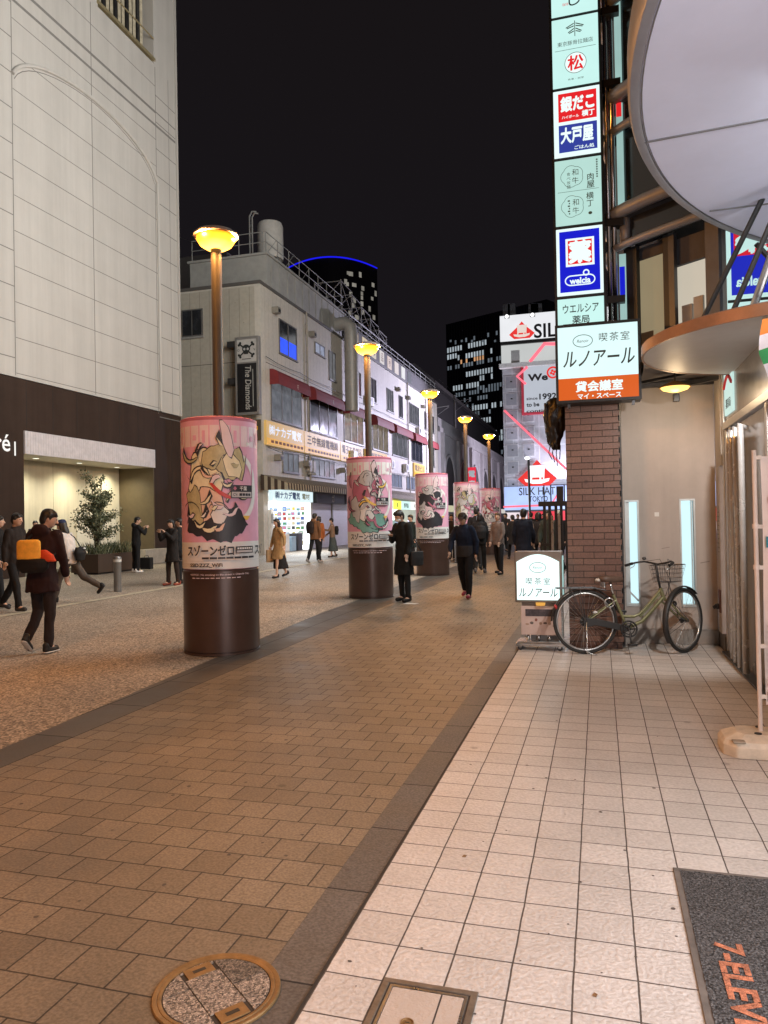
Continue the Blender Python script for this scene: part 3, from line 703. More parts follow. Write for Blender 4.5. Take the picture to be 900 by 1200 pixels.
for k in range(420):
    a = rn.uniform(0, 6.28); q = Vector((rn.uniform(x0+.1, x1-.1), rn.uniform(y0+.15, y1-.1), .55)); l = rn.uniform(.2, .5)
    d = Vector((math.cos(a)*l*.5, math.sin(a)*l*.6, l)); s_ = d.cross(Vector((0, 0, 1))).normalized()*.012
    b.add([q-s_, q+s_, q+d*.6+Vector((0, 0, .03))+s_, q+d, q+d*.6+Vector((0, 0, .03))-s_], [(0, 1, 2, 3, 4)], 0 if k % 3 else 1)
b.build('foliage', [leafA, leafB], sh, fix=False)
# ================================================================== white shop building
XW, YA, YB, ZR = -14.9, 31.35, 70.4, 12.6
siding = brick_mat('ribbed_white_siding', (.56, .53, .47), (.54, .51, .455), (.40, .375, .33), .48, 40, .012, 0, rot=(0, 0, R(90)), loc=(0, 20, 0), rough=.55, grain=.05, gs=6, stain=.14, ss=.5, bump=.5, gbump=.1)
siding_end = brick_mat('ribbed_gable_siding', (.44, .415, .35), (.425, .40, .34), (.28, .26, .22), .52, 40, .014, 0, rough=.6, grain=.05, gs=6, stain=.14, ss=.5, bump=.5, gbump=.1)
ws = thing('shop_building', (XW, 50, 0), 'long white three-storey shop building with red awnings and yellow signboards', 'shop building')
b = MB()
b.box((-23, YA, 2.9), (XW, YB, ZR), 0)
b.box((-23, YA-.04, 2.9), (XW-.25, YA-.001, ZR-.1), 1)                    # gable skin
b.box((XW-.26, YA-.05, 0), (XW+.03, YA+.45, ZR-.1), 0)                     # corner pier
b.box((-23, YA-.08, ZR), (XW+.06, YB, ZR+.14), 2)                          # parapet coping
b.box((XW-.01, YA, 9.02), (XW+.01, 42.0, 9.05), 2); b.box((-23, YA-.043, 9.0), (XW-.26, YA-.042+.001, 9.03), 2)
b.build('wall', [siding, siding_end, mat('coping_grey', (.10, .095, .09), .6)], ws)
b = MB(); b.box((-23, YA+.4, 0), (-18.6, YB, 2.9)); b.box((-18.6, 37.25, 0), (XW, 37.45, 2.9)); b.box((-18.6, 62.5, 0), (XW, YB, 2.9)); b.box((-18.6, 49.9, 0), (XW, 50.1, 2.9)); b.box((-18.6, YA+.45, 0), (XW-.3, YA+.6, 2.9))
b.build('ground_floor_wall', mat('shop_inner_white', (.60, .60, .57), .6), ws)
frame = mat('window_frame_grey', (.16, .155, .15), .5, .4)
pane_dark = mat('dark_pane', (.025, .028, .034), .08, 0, var=.5, vs_=2, spec=.9)
pane_room = lit_face('room_pane', (.24, .25, .28), .40, .9, 2.2, sample=False, rough=.08, spec=.6)
pane_warm = lit_face('warm_room_pane', (.40, .33, .24), .42, .95, 2.4, sample=False, rough=.08, spec=.6)
pane_blue = lit_face('blue_lit_pane', (.03, .10, 1.0), 1.0, .35, 3, sample=False)
pane_pale = lit_face('pale_lit_pane', (.50, .56, .80), .38, .5, 3, sample=False, rough=.08, spec=.6)
def window(parent, y0, y1, z0, z1, pane, n=2, X=XW, low=None):
    b = MB(); f = .05
    b.box((X-.05, y0, z0), (X+.05, y1, z0+f)); b.box((X-.05, y0, z1-f), (X+.05, y1, z1))
    for k in range(n+1):
        y = y0+(y1-y0-f)*k/n; b.box((X-.05, y, z0+f), (X+.045, y+f, z1-f))
    b.box((X-.05, y0-.05, z0-.06), (X+.09, y1+.05, z0-.001))
    w = b.build('window', frame, parent)
    b = MB(); zl = z0+f
    if low:
        zl = z0+(z1-z0)*.48; q = MB(); q.box((X+.012, y0+f, z0+f), (X+.018, y1-f, zl-.002)); q.build('pane', low, w)
    b.box((X+.012, y0+f, zl), (X+.018, y1-f, z1-f)); b.build('pane', pane, w)
    return w
rn = random.Random(5)
for (y0, y1, z0, z1, p, n, lo) in ((33.4, 35.6, 9.8, 11.5, pane_dark, 2, pane_blue), (38.2, 39.7, 10.83, 11.45, pane_pale, 2, None), (40.4, 41.5, 9.75, 11.45, pane_room, 2, None),
        (44.7, 46.4, 9.6, 11.2, pane_dark, 3, None), (48.6, 49.9, 9.7, 11.35, pane_dark, 2, None), (52.6, 54.4, 9.6, 11.3, pane_room, 3, None), (56.0, 57.2, 9.55, 11.3, pane_dark, 2, None),
        (59.3, 62.8, 9.5, 11.2, pane_room, 4, None), (64.8, 65.9, 9.6, 11.2, pane_dark, 2, None), (67.4, 68.8, 9.6, 11.2, pane_dark, 2, None)):
    window(ws, y0, y1, z0, z1, p, n, low=lo)
AW = ((32.2, 36.6), (37.1, 42.1), (42.7, 47.2), (48.6, 53.2), (53.7, 59.0), (59.7, 64.3), (66.2, 69.2))
for k, (y0, y1) in enumerate(AW):
    window(ws, y0+.15, y1-.5, 6.42, 8.35, [pane_room, pane_dark, pane_warm, pane_warm, pane_room, pane_dark, pane_room][k], 3)
cloth = mat('red_awning_cloth', (.20, .024, .028), .7, var=.15, vs_=2)
for (y0, y1) in AW:
    y0, y1 = y0+.05, y1-.28
    b = MB(); prof = [(0, 8.80), (.16, 8.79), (.32, 8.72), (.42, 8.58), (.46, 8.36), (.46, 8.05), (.44, 8.05), (.42, 8.34)]
    vs_ = []; k = len(prof)
    for y in (y0, y1): vs_ += [(XW+.012+p[0], y, p[1]) for p in prof]
    f = [(i, i+1, k+i+1, k+i) for i in range(k-1)]
    sd = [(XW+.012, 8.02)]
    vs_ += [(XW+.012, y0, 8.05), (XW+.012, y1, 8.05)]
    f += [tuple(range(6))+(2*k,), tuple(k+i for i in range(6))+(2*k+1,)]
    b.add(vs_, f); aw = b.build('awning', cloth, ws)
    if y0 < 40:
        b = MB(); b.text('花', (XW+.476, (y0+y1)/2+.3, 8.28), (0, 1, 0), (0, 0, 1), h=.22, bold=.01, lift=.004); b.build('emblem', mat('awning_emblem', (.55, .45, .42), .7), aw, fix=False)
# yellow signboards
ybg = lit_face('yellow_board', (.80, .52, .16), .30, .12, 2, sample=False, base=.7); yhi = lit_face('yellow_board_strip', (.85, .44, .02), .42, .1, 2, sample=False, base=.7)
inkb = lit_face('white_blue_letters', (.80, .86, 1.0), .9, .1, sample=False); inko = mat('orange_brown_letters', (.25, .09, .02), .6); inkd = mat('brown_letters', (.10, .07, .05), .6)
for (y0, y1, tx, sub, mk) in ((31.5, 36.05, '㈱ナカデ電気', '電子部品', 1), (36.15, 41.7, '三中無線電機㈱', '無線機・通信機', 3), (41.8, 46.2, '電子工具部品', '工具', 3), (46.9, 52.0, '計測器専門店', '', 3), (60.2, 64.2, '電波ビル', '', 3)):
    b = MB(); b.box((XW+.012, y0, 5.12), (XW+.14, y1, 6.26)); s = b.build('signboard', ybg, ws)
    b = MB(); b.box((XW+.1405, y0+.04, 5.16), (XW+.146, y1-.04, 5.46)); b.build('strip', yhi, s)
    b = MB(); b.text(tx, (XW+.142, (y0+y1)/2, 5.86), (0, 1, 0), (0, 0, 1), w=(y1-y0)*.86, h=.50, bold=.02, mi=0); 
    if 0: b.text(sub, (XW+.146, (y0+y1)/2+.8, 5.31), (0, 1, 0), (0, 0, 1), h=.17, mi=1)
    for q in range(int((y1-y0)/.45)-1): b.box((XW+.146, y0+.5+q*.45, 5.25), (XW+.149, y0+.82+q*.45, 5.38), 1)
    b.build('lettering', [inkb if mk == 1 else inkd, inko], s, fix=False)
b = MB(); b.box((XW-1.5, YA-.16, 5.3), (XW-.02, YA-.052, 6.26)); gs_ = b.build('signboard', mat('gable_board', (.09, .07, .04), .6), ws)
b = MB(); b.text('電気部品', (XW-.75, YA-.162, 5.95), (1, 0, 0), (0, 0, 1), w=1.2, h=.34, bold=.02); b.text('ナカデ', (XW-.75, YA-.162, 5.5), (1, 0, 0), (0, 0, 1), w=1.0, h=.26, bold=.02); b.build('lettering', yhi, gs_, fix=False)
# first-and-a-half floor windows
for (y0, y1, n) in ((33.6, 35.6, 3), (36.95, 41.0, 5), (43.0, 46.0, 3), (48, 52, 4), (53.4, 56.5, 3), (58, 61, 3), (63, 66, 3)): window(ws, y0, y1, 3.98, 5.0, pane_pale if y0 > 50 else pane_room, n)
# vents, pipes, duct
def vent(y, z):
    b = MB(); b.box((XW+.012, y, z), (XW+.34, y+.36, z+.30)); b.box((XW+.3401, y+.05, z+.04), (XW+.36, y+.31, z+.2), 1); b.build('vent_hood', [mat('vent_grey', (.30, .28, .24), .5, .3), M['black']], ws, bevel=.02)
for (y, z) in ((32.6, 11.55), (37.3, 11.5), (32.6, 4.45), (44.0, 11.6), (55.2, 11.45), (58.3, 11.25), (63.6, 11.3), (66.4, 11.2), (36.2, 4.4), (42.0, 4.4)): vent(y, z)
pipe = mat('downpipe_grey', (.33, .30, .26), .5)
for y in (36.85, 58.6, 65.2):
    b = MB(); b.tube([(XW+.09, y, 12.7), (XW+.09, y, 5.2), (XW+.16, y, 5.0), (XW+.16, y, 3.4)], .055, 8)
    for z in (6, 8, 10, 12): b.box((XW+.012, y-.08, z), (XW+.10, y+.08, z+.05))
    b.build('downpipe', pipe, ws, smooth='auto')
b = MB(); b.tube([(XW-.6, 42.9, 13.55), (XW+.20, 42.9, 13.6), (XW+.50, 42.9, 13.35), (XW+.55, 42.9, 12.9), (XW+.55, 42.9, 8.2)], .42, 14)
for z in (9.4, 10.6, 11.8, 12.9): b.lathe([(.44, z), (.44, z+.05)], (XW+.55, 42.9, 0), 16)
b.build('duct', mat('duct_galvanised', (.46, .45, .42), .5, .3, var=.1), ws, smooth='auto')
for y in (36.6, 37.1):
    b = MB(); b.box((XW+.02, y, 4.15), (XW+.25, y+.35, 4.75)); b.lathe([(.15, 0), (.15, .1)], (XW+.16, y+.2, 4.0), 10); b.build('meter_box', mat('meter_grey', (.38, .36, .33), .5), ws, bevel=.01)
for k, (z, sag) in enumerate(((5.06, .05), (9.25, .10), (5.0, .14))):
    b = MB(); b.tube([(XW+.10+.03*k, 31.6+q*1.4, z-sag*abs(math.sin(q*1.1))) for q in range(26)], .014, 5); b.build('wall_cable', M['black'], ws, smooth=True)
for (y, z) in ((43.6, 5.25), (52.5, 5.3), (56.8, 5.3), (47.4, 9.2), (61.5, 8.75)):
    b = MB(); b.box((XW+.02, y, z), (XW+.36, y+.85, z+.62)); ac = b.build('air_conditioner', M['white_paint'], ws, bevel=.02)
    b = MB(); b.disc((0, 0, 0), .24, 20); b.v = [(XW+.364, y+.36+p[0], z+.31+p[1]) for p in b.v]; b.build('fan_grille', M['dark_steel'], ac, fix=False)
# striped shop canopy along the ground floor
sA, sB = mat('canopy_brown_stripe', (.065, .042, .03), .8), mat('canopy_cream_stripe', (.42, .36, .26), .8)
b = MB(); y = YA-.25; k = 0; X0, X1 = XW+.012, XW+1.35
while y < 62:
    w = .16; mi = k % 2
    b.add([(X0, y, 3.72), (X0, y+w, 3.72), (X1, y+w, 3.28), (X1, y, 3.28)], [(0, 1, 2, 3)], mi)
    b.add([(X1, y, 3.28), (X1, y+w, 3.28), (X1+.02, y+w, 2.98), (X1+.02, y, 2.98)], [(0, 1, 2, 3)], mi); y += w; k += 1
for k in range(8):
    xx0, xx1 = X0+(X1-X0)*k/8, X0+(X1-X0)*(k+1)/8; z0, z1 = 3.72-.44*k/8, 3.72-.44*(k+1)/8
    b.add([(xx0, YA-.25, z0), (xx1, YA-.25, z1), (xx1, YA-.25, 2.98), (xx0, YA-.25, 2.98)], [(0, 1, 2, 3)], k % 2)
b.build('shop_canopy', [sA, sB], ws, fix=False)
b = MB(); b.box((XW-1.6, YA-.45, 4.4), (XW-.3, YA-.06, 4.75)); b.build('ledge', M['concrete'], ws)
# shop sign boards under the canopy
sgn = lit_face('shop_sign_white', (.75, .92, .95), 1.0, .1, 2, sample=False)
b = MB(); b.box((XW+.02, 31.9, 2.52), (XW+.22, 37.0, 3.06)); s = b.build('shop_sign', sgn, ws)
b = MB(); b.text('㈱ナカデ電気', (XW+.222, 33.7, 2.80), (0, 1, 0), (0, 0, 1), w=3.0, h=.36, bold=.03); b.text('電材', (XW+.222, 36.0, 2.80), (0, 1, 0), (0, 0, 1), w=1.0, h=.30, bold=.02, mi=1)
b.build('lettering', [mat('sign_blue_letters', (.03, .10, .45), .5), mat('sign_olive_letters', (.35, .33, .05), .5)], s, fix=False)
for (y0, y1, tx) in ((37.6, 42.2, 'ガ'), (42.4, 44.6, '久')):
    b = MB(); b.box((XW+.02, y0, 2.5), (XW+.2, y1, 3.08)); s = b.build('shop_sign', mat('dark_shop_sign', (.035, .035, .04), .5), ws)
    b = MB(); b.text(tx, (XW+.202, (y0+y1)/2+.3, 2.79), (0, 1, 0), (0, 0, 1), h=.42, bold=.02); b.build('lettering', mat('pale_sign_letters', (.6, .58, .45), .5), s, fix=False)
for (y0, y1) in ((37.5, 40.9), (41.1, 45.6), (45.8, 49.7)):
    b = MB(); z = .02
    while z < 2.48:
        b.box((XW-.20, y0+.06, z), (XW-.155, y1-.06, z+.078)); z += .084
    b.build('shutter', mat('shutter_metal', (.50, .49, .51), .42, .2, var=.08), ws)
    b = MB(); b.box((XW-.24, y1-.05, 0), (XW-.1, y1+.10, 2.5)); b.build('shutter_rail', M['grey_paint'], ws)
# the lit shop full of small goods and handwritten cards
wall_lit = lit_face('shop_back_light', (.92, .97, 1.0), 2.2, .12, 1.5, sample=False)
b = MB(); b.box((-18.6, YA+.62, 0), (-18.5, 37.24, 2.5)); b.build('shop_back_wall', wall_lit, ws)
b = MB(); b.box((-18.5, YA+.62, 2.42), (XW-.05, 37.24, 2.5)); b.build('shop_ceiling', wall_lit, ws)
rn = random.Random(21)
GC = [mat('goods_%s' % n, c, .5, var=.1) for n, c in (('white', (.75, .75, .75)), ('cream', (.7, .6, .35)), ('blue', (.05, .12, .5)), ('red', (.5, .05, .05)), ('yellow', (.75, .55, .05)), ('green', (.08, .3, .12)), ('dark', (.04, .04, .05)), ('grey', (.3, .3, .32)), ('pale_blue', (.35, .5, .65)), ('pink', (.65, .2, .35)))]
for r_ in range(4):
    z = .26+r_*.50
    b = MB(); b.box((XW-3.3, 36.75, z), (XW-.15, 37.2, z+.03)); b.build('display_shelf', M['white_paint'], ws)
for r_ in range(8):
    for k in range(12):
        x = XW-.20-k*.262+rn.uniform(-.02, .02); z0 = .30+r_*.255+rn.uniform(-.01, .02); w, h = rn.uniform(.17, .25), rn.uniform(.15, .235)
        y = 36.80-.05*rn.random()-(.25 if r_ < 3 and k % 3 == 0 else 0)
        b = MB(); b.box((x-w, y, z0), (x, y+.03, z0+h)); c = rn.choice([GC[0]]*7+[GC[8]]*4+GC)
        q = b.build('packet', c, ws)
        b = MB(); b.box((x-w*.85, y-.006, z0+h*.2), (x-w*.15, y-.001, z0+h*(.5 if k % 2 else .8))); b.build('printed_label', rn.choice(GC), q)
b = MB(); b.box((-18.5, 37.21, 0), (XW-.03, 37.245, 2.5)); b.build('shop_side_wall', wall_lit, ws)
for k in range(4):
    b = MB(); y = 33.2+k*.85; hh = .75+.15*(k % 2); b.box((XW-.75, y, 0), (XW-.15, y+.6, hh)); b.build('goods_crate', [GC[3], GC[0], GC[8], GC[6]][k], ws, bevel=.02)
b = MB(); b.box((XW-.15, 31.95, 0), (XW+.1, 32.25, 2.1)); b.build('shop_post', M['white_paint'], ws); b = MB(); b.box((XW+.101, 31.98, 1.45), (XW+.13, 32.2, 1.9)); b.build('notice', M['grey_paint'], ws)
# farther lit shop
lit2 = lit_face('second_shop_light_wall', (.86, .95, .84), 2.0, .3, 1.2, sample=False)
b = MB(); b.box((-17.0, 50.1, 0), (-16.9, 62.5, 2.6)); b.build('shop_back_wall', lit2, ws)
for k, (y0, y1, c) in enumerate(((50.2, 53.2, (.75, .85, .6)), (53.3, 55.5, (.95, .9, .1)), (55.6, 58.5, (.6, .85, .8)), (58.6, 62, (.9, .9, .85)))):
    b = MB(); b.box((XW+.02, y0, 2.3), (XW+.2, y1, 2.95)); s = b.build('shop_sign', lit_face('far_shop_sign', c, 1.25, .15, 2, sample=False), ws)
    b = MB(); b.text(['薬・酒', '黄', '携帯電話', '本日特価'][k], (XW+.202, (y0+y1)/2, 2.62), (0, 1, 0), (0, 0, 1), h=.36, bold=.02); b.build('lettering', mat('far_sign_ink', (.03, .12, .1), .5), s, fix=False)
for k in range(12):
    y = 50.6+k*.95; b = MB(); h = rn.uniform(.7, 1.7); b.box((XW-1.0, y, 0), (XW-.5, y+.7, h)); b.build('display_rack', rn.choice(GC), ws)
# gable window
b = MB(); b.box((-18.95, YA-.10, 10.4), (-17.85, YA-.042, 11.7)); gw = b.build('window', frame, ws)
for x in (-18.9, -18.38):
    b = MB(); b.box((x, YA-.106, 10.46), (x+.46, YA-.1005, 11.64)); b.build('pane', pane_dark, gw)
b = MB(); b.box((-19.0, YA-.14, 10.3), (-17.8, YA-.042, 10.39)); b.build('window_sill', M['grey_paint'], ws)

# ---- vertical hanging sign on the gable corner
hs = thing('hanging_sign', (-15.3, YA-.4, 6.5), 'tall vertical sign with a black skull emblem and black lettered panel on the gable corner', 'sign')
b = MB(); b.box((-15.92, YA-.62, 6.42), (-14.72, YA-.37, 10.02)); b.build('case', mat('sign_case_grey', (.30, .29, .28), .45, .5), hs, bevel=.02)
b = MB(); b.box((-15.80, YA-.632, 8.85), (-14.84, YA-.6205, 9.88)); b.build('emblem_panel', mat('emblem_panel_grey', (.46, .45, .43), .5), hs)
b = MB(); b.box((-15.80, YA-.632, 6.55), (-14.84, YA-.6205, 8.78)); b.build('name_panel', mat('black_sign_panel', (.01, .01, .012), .35), hs)
b = MB(); cxs, czs, yy = -15.32, 9.40, YA-.634
def em(p, d=.006): b.prism(p, (cxs, yy, czs), (1, 0, 0), (0, 0, 1), d)
for s in (1, -1):
    b.bar((cxs-.33*s, yy-.004, czs-.27), (cxs+.33*s, yy-.004, czs+.27), .07, .006, 0, up=(0, 1, 0))
    for e_ in (1, -1):
        for o in ((.03, -.05), (-.04, .04)): b.prism([(.33*s*e_+o[0]+.06*math.cos(t), .27*e_+o[1]*s+.06*math.sin(t)) for t in [q*R(30) for q in range(12)]], (cxs, yy-.012, czs), (1, 0, 0), (0, 0, 1), .004)
b.prism([(.20*math.cos(t), .05+.19*math.sin(t)) for t in [q*R(18) for q in range(20)]], (cxs, yy-.02, czs), (1, 0, 0), (0, 0, 1), .004); b.prism([(-.10, -.2), (.10, -.2), (.12, -.05), (-.12, -.05)], (cxs, yy-.0255, czs), (1, 0, 0), (0, 0, 1), .004)
for s in (-1, 1): b.prism([(s*.085+.055*math.cos(t), .03+.06*math.sin(t)) for t in [q*R(30) for q in range(12)]], (cxs, yy-.032, czs), (1, 0, 0), (0, 0, 1), .004, 1)
b.text('O', (cxs-.40, yy-.003, czs), (1, 0, 0), (0, 0, 1), h=.11); b.text('V', (cxs+.40, yy-.003, czs), (1, 0, 0), (0, 0, 1), h=.11); b.box((cxs-.22, yy-.003, czs-.43), (cxs+.22, yy, czs-.40))
b.build('emblem', [M['ink'], mat('emblem_grey', (.42, .41, .40), .6)], hs, fix=False)
b = MB(); b.text('The Diamonds', (-15.25, YA-.634, 7.66), (0, 0, -1), (1, 0, 0), w=2.0, h=.30, bold=.012, shear=.15); b.box((-15.03, YA-.638, 6.8), (-15.0, YA-.634, 8.5))
b.build('lettering', mat('sign_pale_ink', (.42, .41, .38), .6), hs, fix=False)
for z in (7.9, 9.6):
    b = MB(); b.box((-16.35, YA-.55, z), (-15.925, YA-.04, z+.28)); b.build('bracket', M['dark_steel'], hs, bevel=.01)

# ------------------------------------------------------------------ roof of the shop building
ZT = ZR+.14
roofgrey = mat('rooftop_grey_sheet', (.36, .36, .34), .6, var=.18, vs_=1.5)
ph = thing('rooftop_room', (-16.2, 38, ZT), 'grey sheet-metal room on the flat roof of the shop building, below the white tank', 'rooftop room')
b = MB(); b.box((-19.5, 33, ZT), (-15.3, 44.5, 14.55)); b.box((-19.6, 32.9, 14.55), (-15.2, 44.6, 14.66)); b.build('wall', roofgrey, ph)
b = MB()
for y in range(33, 45): b.box((-15.299, y+.48, ZT), (-15.27, y+.52, 14.5))
b.build('seams', roofgrey, ph)
tk = thing('water_tank', (-16.45, 36, 14.66), 'white cylindrical water tank on top of the grey rooftop room', 'water tank')
b = MB(); b.lathe([(0, 15.4), (.66, 15.4), (.68, 15.5), (.68, 17.15), (.62, 17.32), (0, 17.42)], (-16.45, 36, 0), 32); b.build('shell', mat('tank_white', (.55, .54, .51), .5), tk, smooth='auto')
b = MB()
for a in range(6): x, y = -16.45+.55*math.cos(a*1.047), 36+.55*math.sin(a*1.047); b.box((x-.05, y-.05, 14.66), (x+.05, y+.05, 15.41))
b.box((-17.1, 35.3, 14.9), (-15.8, 36.7, 14.96)); b.build('stand', M['grey_paint'], tk)
b = MB(); b.tube([(-17.45, 35.6, 14.6), (-17.45, 35.6, 17.7), (-17.3, 35.6, 17.95), (-17.05, 35.6, 17.9)], .045); b.tube([(-17.25, 35.5, 14.6), (-17.25, 35.5, 17.6), (-17.1, 35.5, 17.8), (-16.9, 35.5, 17.75)], .045); b.build('pipe', M['grey_paint'], tk, smooth=True)
rl = thing('roof_railing', (-15.3, 38, 14.66), 'thin steel handrail running round the edge of the grey rooftop room', 'railing')
b = MB()
for z in (15.2, 15.7):
    b.tube([(-19.4, 33.05, z), (-15.35, 33.05, z), (-15.35, 44.4, z)], .022, 6)
for k in range(9): b.tube([(-15.35, 33.05+k*1.4, 14.6), (-15.35, 33.05+k*1.4, 15.7)], .022, 6)
for k in range(4): b.tube([(-19.4+k*1.3, 33.05, 14.6), (-19.4+k*1.3, 33.05, 15.7)], .022, 6)
for k in range(5): b.tube([(-15.35, 33.2+k*2.2, 14.7), (-15.35, 34.3+k*2.2, 15.7)], .015, 5)
b.build('rail', M['grey_paint'], rl)
sc = thing('steel_lattice', (-16, 49, ZT), 'steel lattice frame of an old roof sign behind the shop building parapet', 'roof frame')
b = MB(); st = .06
for i in range(6):
    y = 44.8+i*2.1; zt = 17.0-.28*i
    for x in (-15.6, -17.4): b.bar((x, y, ZT), (x, y, zt), st)
    for z in (13.9, 15.2, zt-.1):
        b.bar((-15.6, y, z), (-17.4, y, z), st*.8)
        if i < 5: b.bar((-15.6, y, z), (-15.6, y+2.1, z-.09), st*.8); b.bar((-17.4, y, z), (-17.4, y+2.1, z-.09), st*.7)
    if i < 5:
        b.bar((-15.6, y, 13.9), (-15.6, y+2.1, 15.1), st*.6); b.bar((-15.6, y+2.1, 15.2), (-15.6, y, zt-.2), st*.6)
    b.bar((-15.6, y, 13.9), (-17.4, y, 15.2), st*.6); b.bar((-17.4, y, 15.2), (-15.6, y, zt-.1), st*.6)
b.build('frame', mat('lattice_grey', (.24, .23, .22), .6), sc)
b = MB(); rn = random.Random(9)
for k in range(7):
    y = 45+k*1.4; b.tube([(-15.5, y, 13.2), (-15.45, y+.5, 13.9+rn.random()), (-15.5, y+.2, 14.6), (-15.55, y+.9, 14.9)], .03, 5)
b.build('cable_bundle', M['grey_paint'], sc)
# dark roof band with lit square boards
rb = thing('roof_signboard', (XW-.2, 55, ZT), 'dark board along the shop building roof carrying a row of small lit squares', 'signboard')
b = MB(); b.box((XW-.35, 44.4, ZT), (XW-.15, YB, 13.95)); b.box((XW-.4, 44.4, 13.95), (XW-.1, YB, 14.03)); b.build('board', mat('roof_board_dark', (.07, .065, .065), .6), rb)
for k in range(8):
    y = 45.3+k*2.05; c = [(.8, .62, .36), (.75, .62, .45), (.8, .72, .6), (.85, .8, .78), (.9, .75, .72), (.95, .85, .85), (1, 1, 1), (.5, .52, .6)][k]
    b = MB(); b.box((XW-.149, y, 12.95), (XW-.10, y+1.05, 13.85)); q = b.build('lit_square', lit_face('roof_square_light', c, .75 if k < 7 else .3, .1, sample=False), rb)
    if k < 5:
        b = MB(); b.text('電気部品秋'[k], (XW-.099, y+.52, 13.4), (0, 1, 0), (0, 0, 1), h=.6, bold=.02); b.build('lettering', mat('square_ink', (.3, .22, .15), .6), q, fix=False)
b = MB()
for k in range(14): b.tube([(XW-.1, 44.6+k*1.95, 13.9), (XW-.1, 44.6+k*1.95, 14.6)], .03, 5)
b.tube([(XW-.1, 44.6, 14.6), (XW-.1, YB, 14.6)], .03, 5); b.tube([(XW-.1, 44.6, 14.25), (XW-.1, YB, 14.25)], .025, 5); b.build('rail', M['grey_paint'], rb)

# ------------------------------------------------------------------ taller block seen above the gable
an = thing('office_block', (-26, 50, 0), 'dim block with slatted lit windows seen above the gable left of the tank', 'office block')
b = MB(); b.box((-40, 42, 0), (-22.2, 60, 18.6)); b.build('wall', mat('dim_block_wall', (.10, .09, .085), .7), an)
pz = lit_face('slatted_office_light', (.62, .75, .78), .8, .6, 5, sample=False)
for (y0, y1, z0, z1) in ((43.0, 44.2, 16.0, 17.4), (44.4, 45.2, 15.9, 17.2), (47.6, 49.0, 15.9, 16.7), (47.6, 49.0, 14.9, 15.6), (49.6, 51.6, 15.6, 16.4), (49.6, 51.6, 14.6, 15.3)):
    b = MB(); b.box((-22.199, y0, z0), (-22.12, y1, z1)); w = b.build('window', frame, an)
    b = MB(); b.box((-22.119, y0+.06, z0+.06), (-22.11, y1-.06, z1-.06)); b.build('pane', pz, w)
b = MB(); b.tube([(-22, 42, 18.3), (-22, 56, 17.0)], .06, 6); b.tube([(-22, 42, 17.7), (-22, 56, 16.3)], .05, 6); b.tube([(-22, 42, 15.4), (-22, 56, 13.6)], .05, 6)
for k in range(8): b.tube([(-22, 42.5+k*1.8, 18.2-k*.17), (-22, 42.5+k*1.8, 13.5)], .035, 5)
b.build('rail', M['grey_paint'], an)
wr = MB(); wr.tube([(-20, 27.4, 15.2), (-18, 33, 14.95), (-16, 45, 14.9)], .012, 4); tag(wr.build('overhead_cable', M['black'], loc=(-18, 33, 14.9)), 'thin overhead cable running from the department store to the rooftop', 'cable')

# ================================================================== far towers
def tower_window_stuff(parent, rest, mats):
    if not rest: return
    b = MB()
    for q, mi in rest: b.quad(q, mi)
    o = b.build('lit_windows', mats, parent, fix=False); tag(o, kind='stuff')
ot = thing('office_tower', onY(560, 607, 175), 'dark office tower with rows of small white lit windows behind the hat-sign building', 'office tower')
A_, B_ = onY(523, 377, 186), onY(606, 363, 176); A_.z = B_.z = (A_.z+B_.z)/2
ux = Vector((B_.x-A_.x, B_.y-A_.y, 0)); W_ = ux.length; ux.normalize(); nx_ = Vector((ux.y, -ux.x, 0)); H_ = A_.z; a0_ = Vector((A_.x, A_.y, 0))
b = MB(); b.prism([(0, 0), (W_+8, 0), (W_+8, H_), (0, H_)], a0_-nx_*16, ux, (0, 0, 1), 16)
tw = mat('tower_dark_glass', (.010, .010, .013), .25, var=0)
nm = int(W_/.84)
for k in range(nm+8):
    b.prism([(k*.84, 0), (k*.84+.14, 0), (k*.84+.14, H_), (k*.84, H_)], a0_+nx_*.001, ux, (0, 0, 1), .22, 1)
b.build('wall', [tw, mat('tower_mullion', (.022, .022, .026), .5)], ot)
wl1 = lit_face('tower_window_white', (.80, .92, 1.0), .45, .5, .3, sample=False); wl2 = lit_face('tower_window_orange', (1.0, .52, .25), .6, .5, .3, sample=False); wl3 = lit_face('tower_window_dim', (.30, .36, .42), .36, .6, .3, sample=False)
def facade_uv(px, py):
    v = ray(px, py); n = nx_; t = (a0_-Vector((0, 0, EYE))).dot(n)/v.dot(n); p = Vector((0, 0, EYE))+v*t; return (p-a0_).dot(ux), p.z
rows = [(411, 524, 581, 0, .75), (419, 524, 533, 0, .8), (419, 538, 577, 0, .8), (424, 541, 567, 1, .8), (432, 524, 590, 2, .55), (439, 546, 577, 0, .8), (446, 548, 590, 0, .5), (455, 533, 560, 0, .85), (455, 560, 590, 2, .8), (463, 535, 590, 2, .75), (478, 556, 590, 0, .75), (487, 540, 575, 2, .6), (494, 556, 575, 0, .95), (501, 558, 570, 0, .9), (508, 574, 590, 0, .7), (516, 560, 590, 0, .4), (525, 558, 567, 0, .9), (471, 532, 575, 2, .5), (403, 526, 584, 2, .25), (480, 524, 556, 2, .35), (494, 530, 556, 2, .3), (508, 540, 574, 2, .35), (533, 552, 590, 2, .45), (541, 560, 590, 2, .4)]
rn = random.Random(4); cand = []
for (py, x0, x1, mi, pr) in rows:
    u0, z = facade_uv(x0, py); u1, _ = facade_uv(x1, py); k = int(u0/.84)
    while k*.84 < u1:
        if rn.random() < pr+.03 and k >= 0: cand.append((k*.84+.16, z, mi))
        k += 1
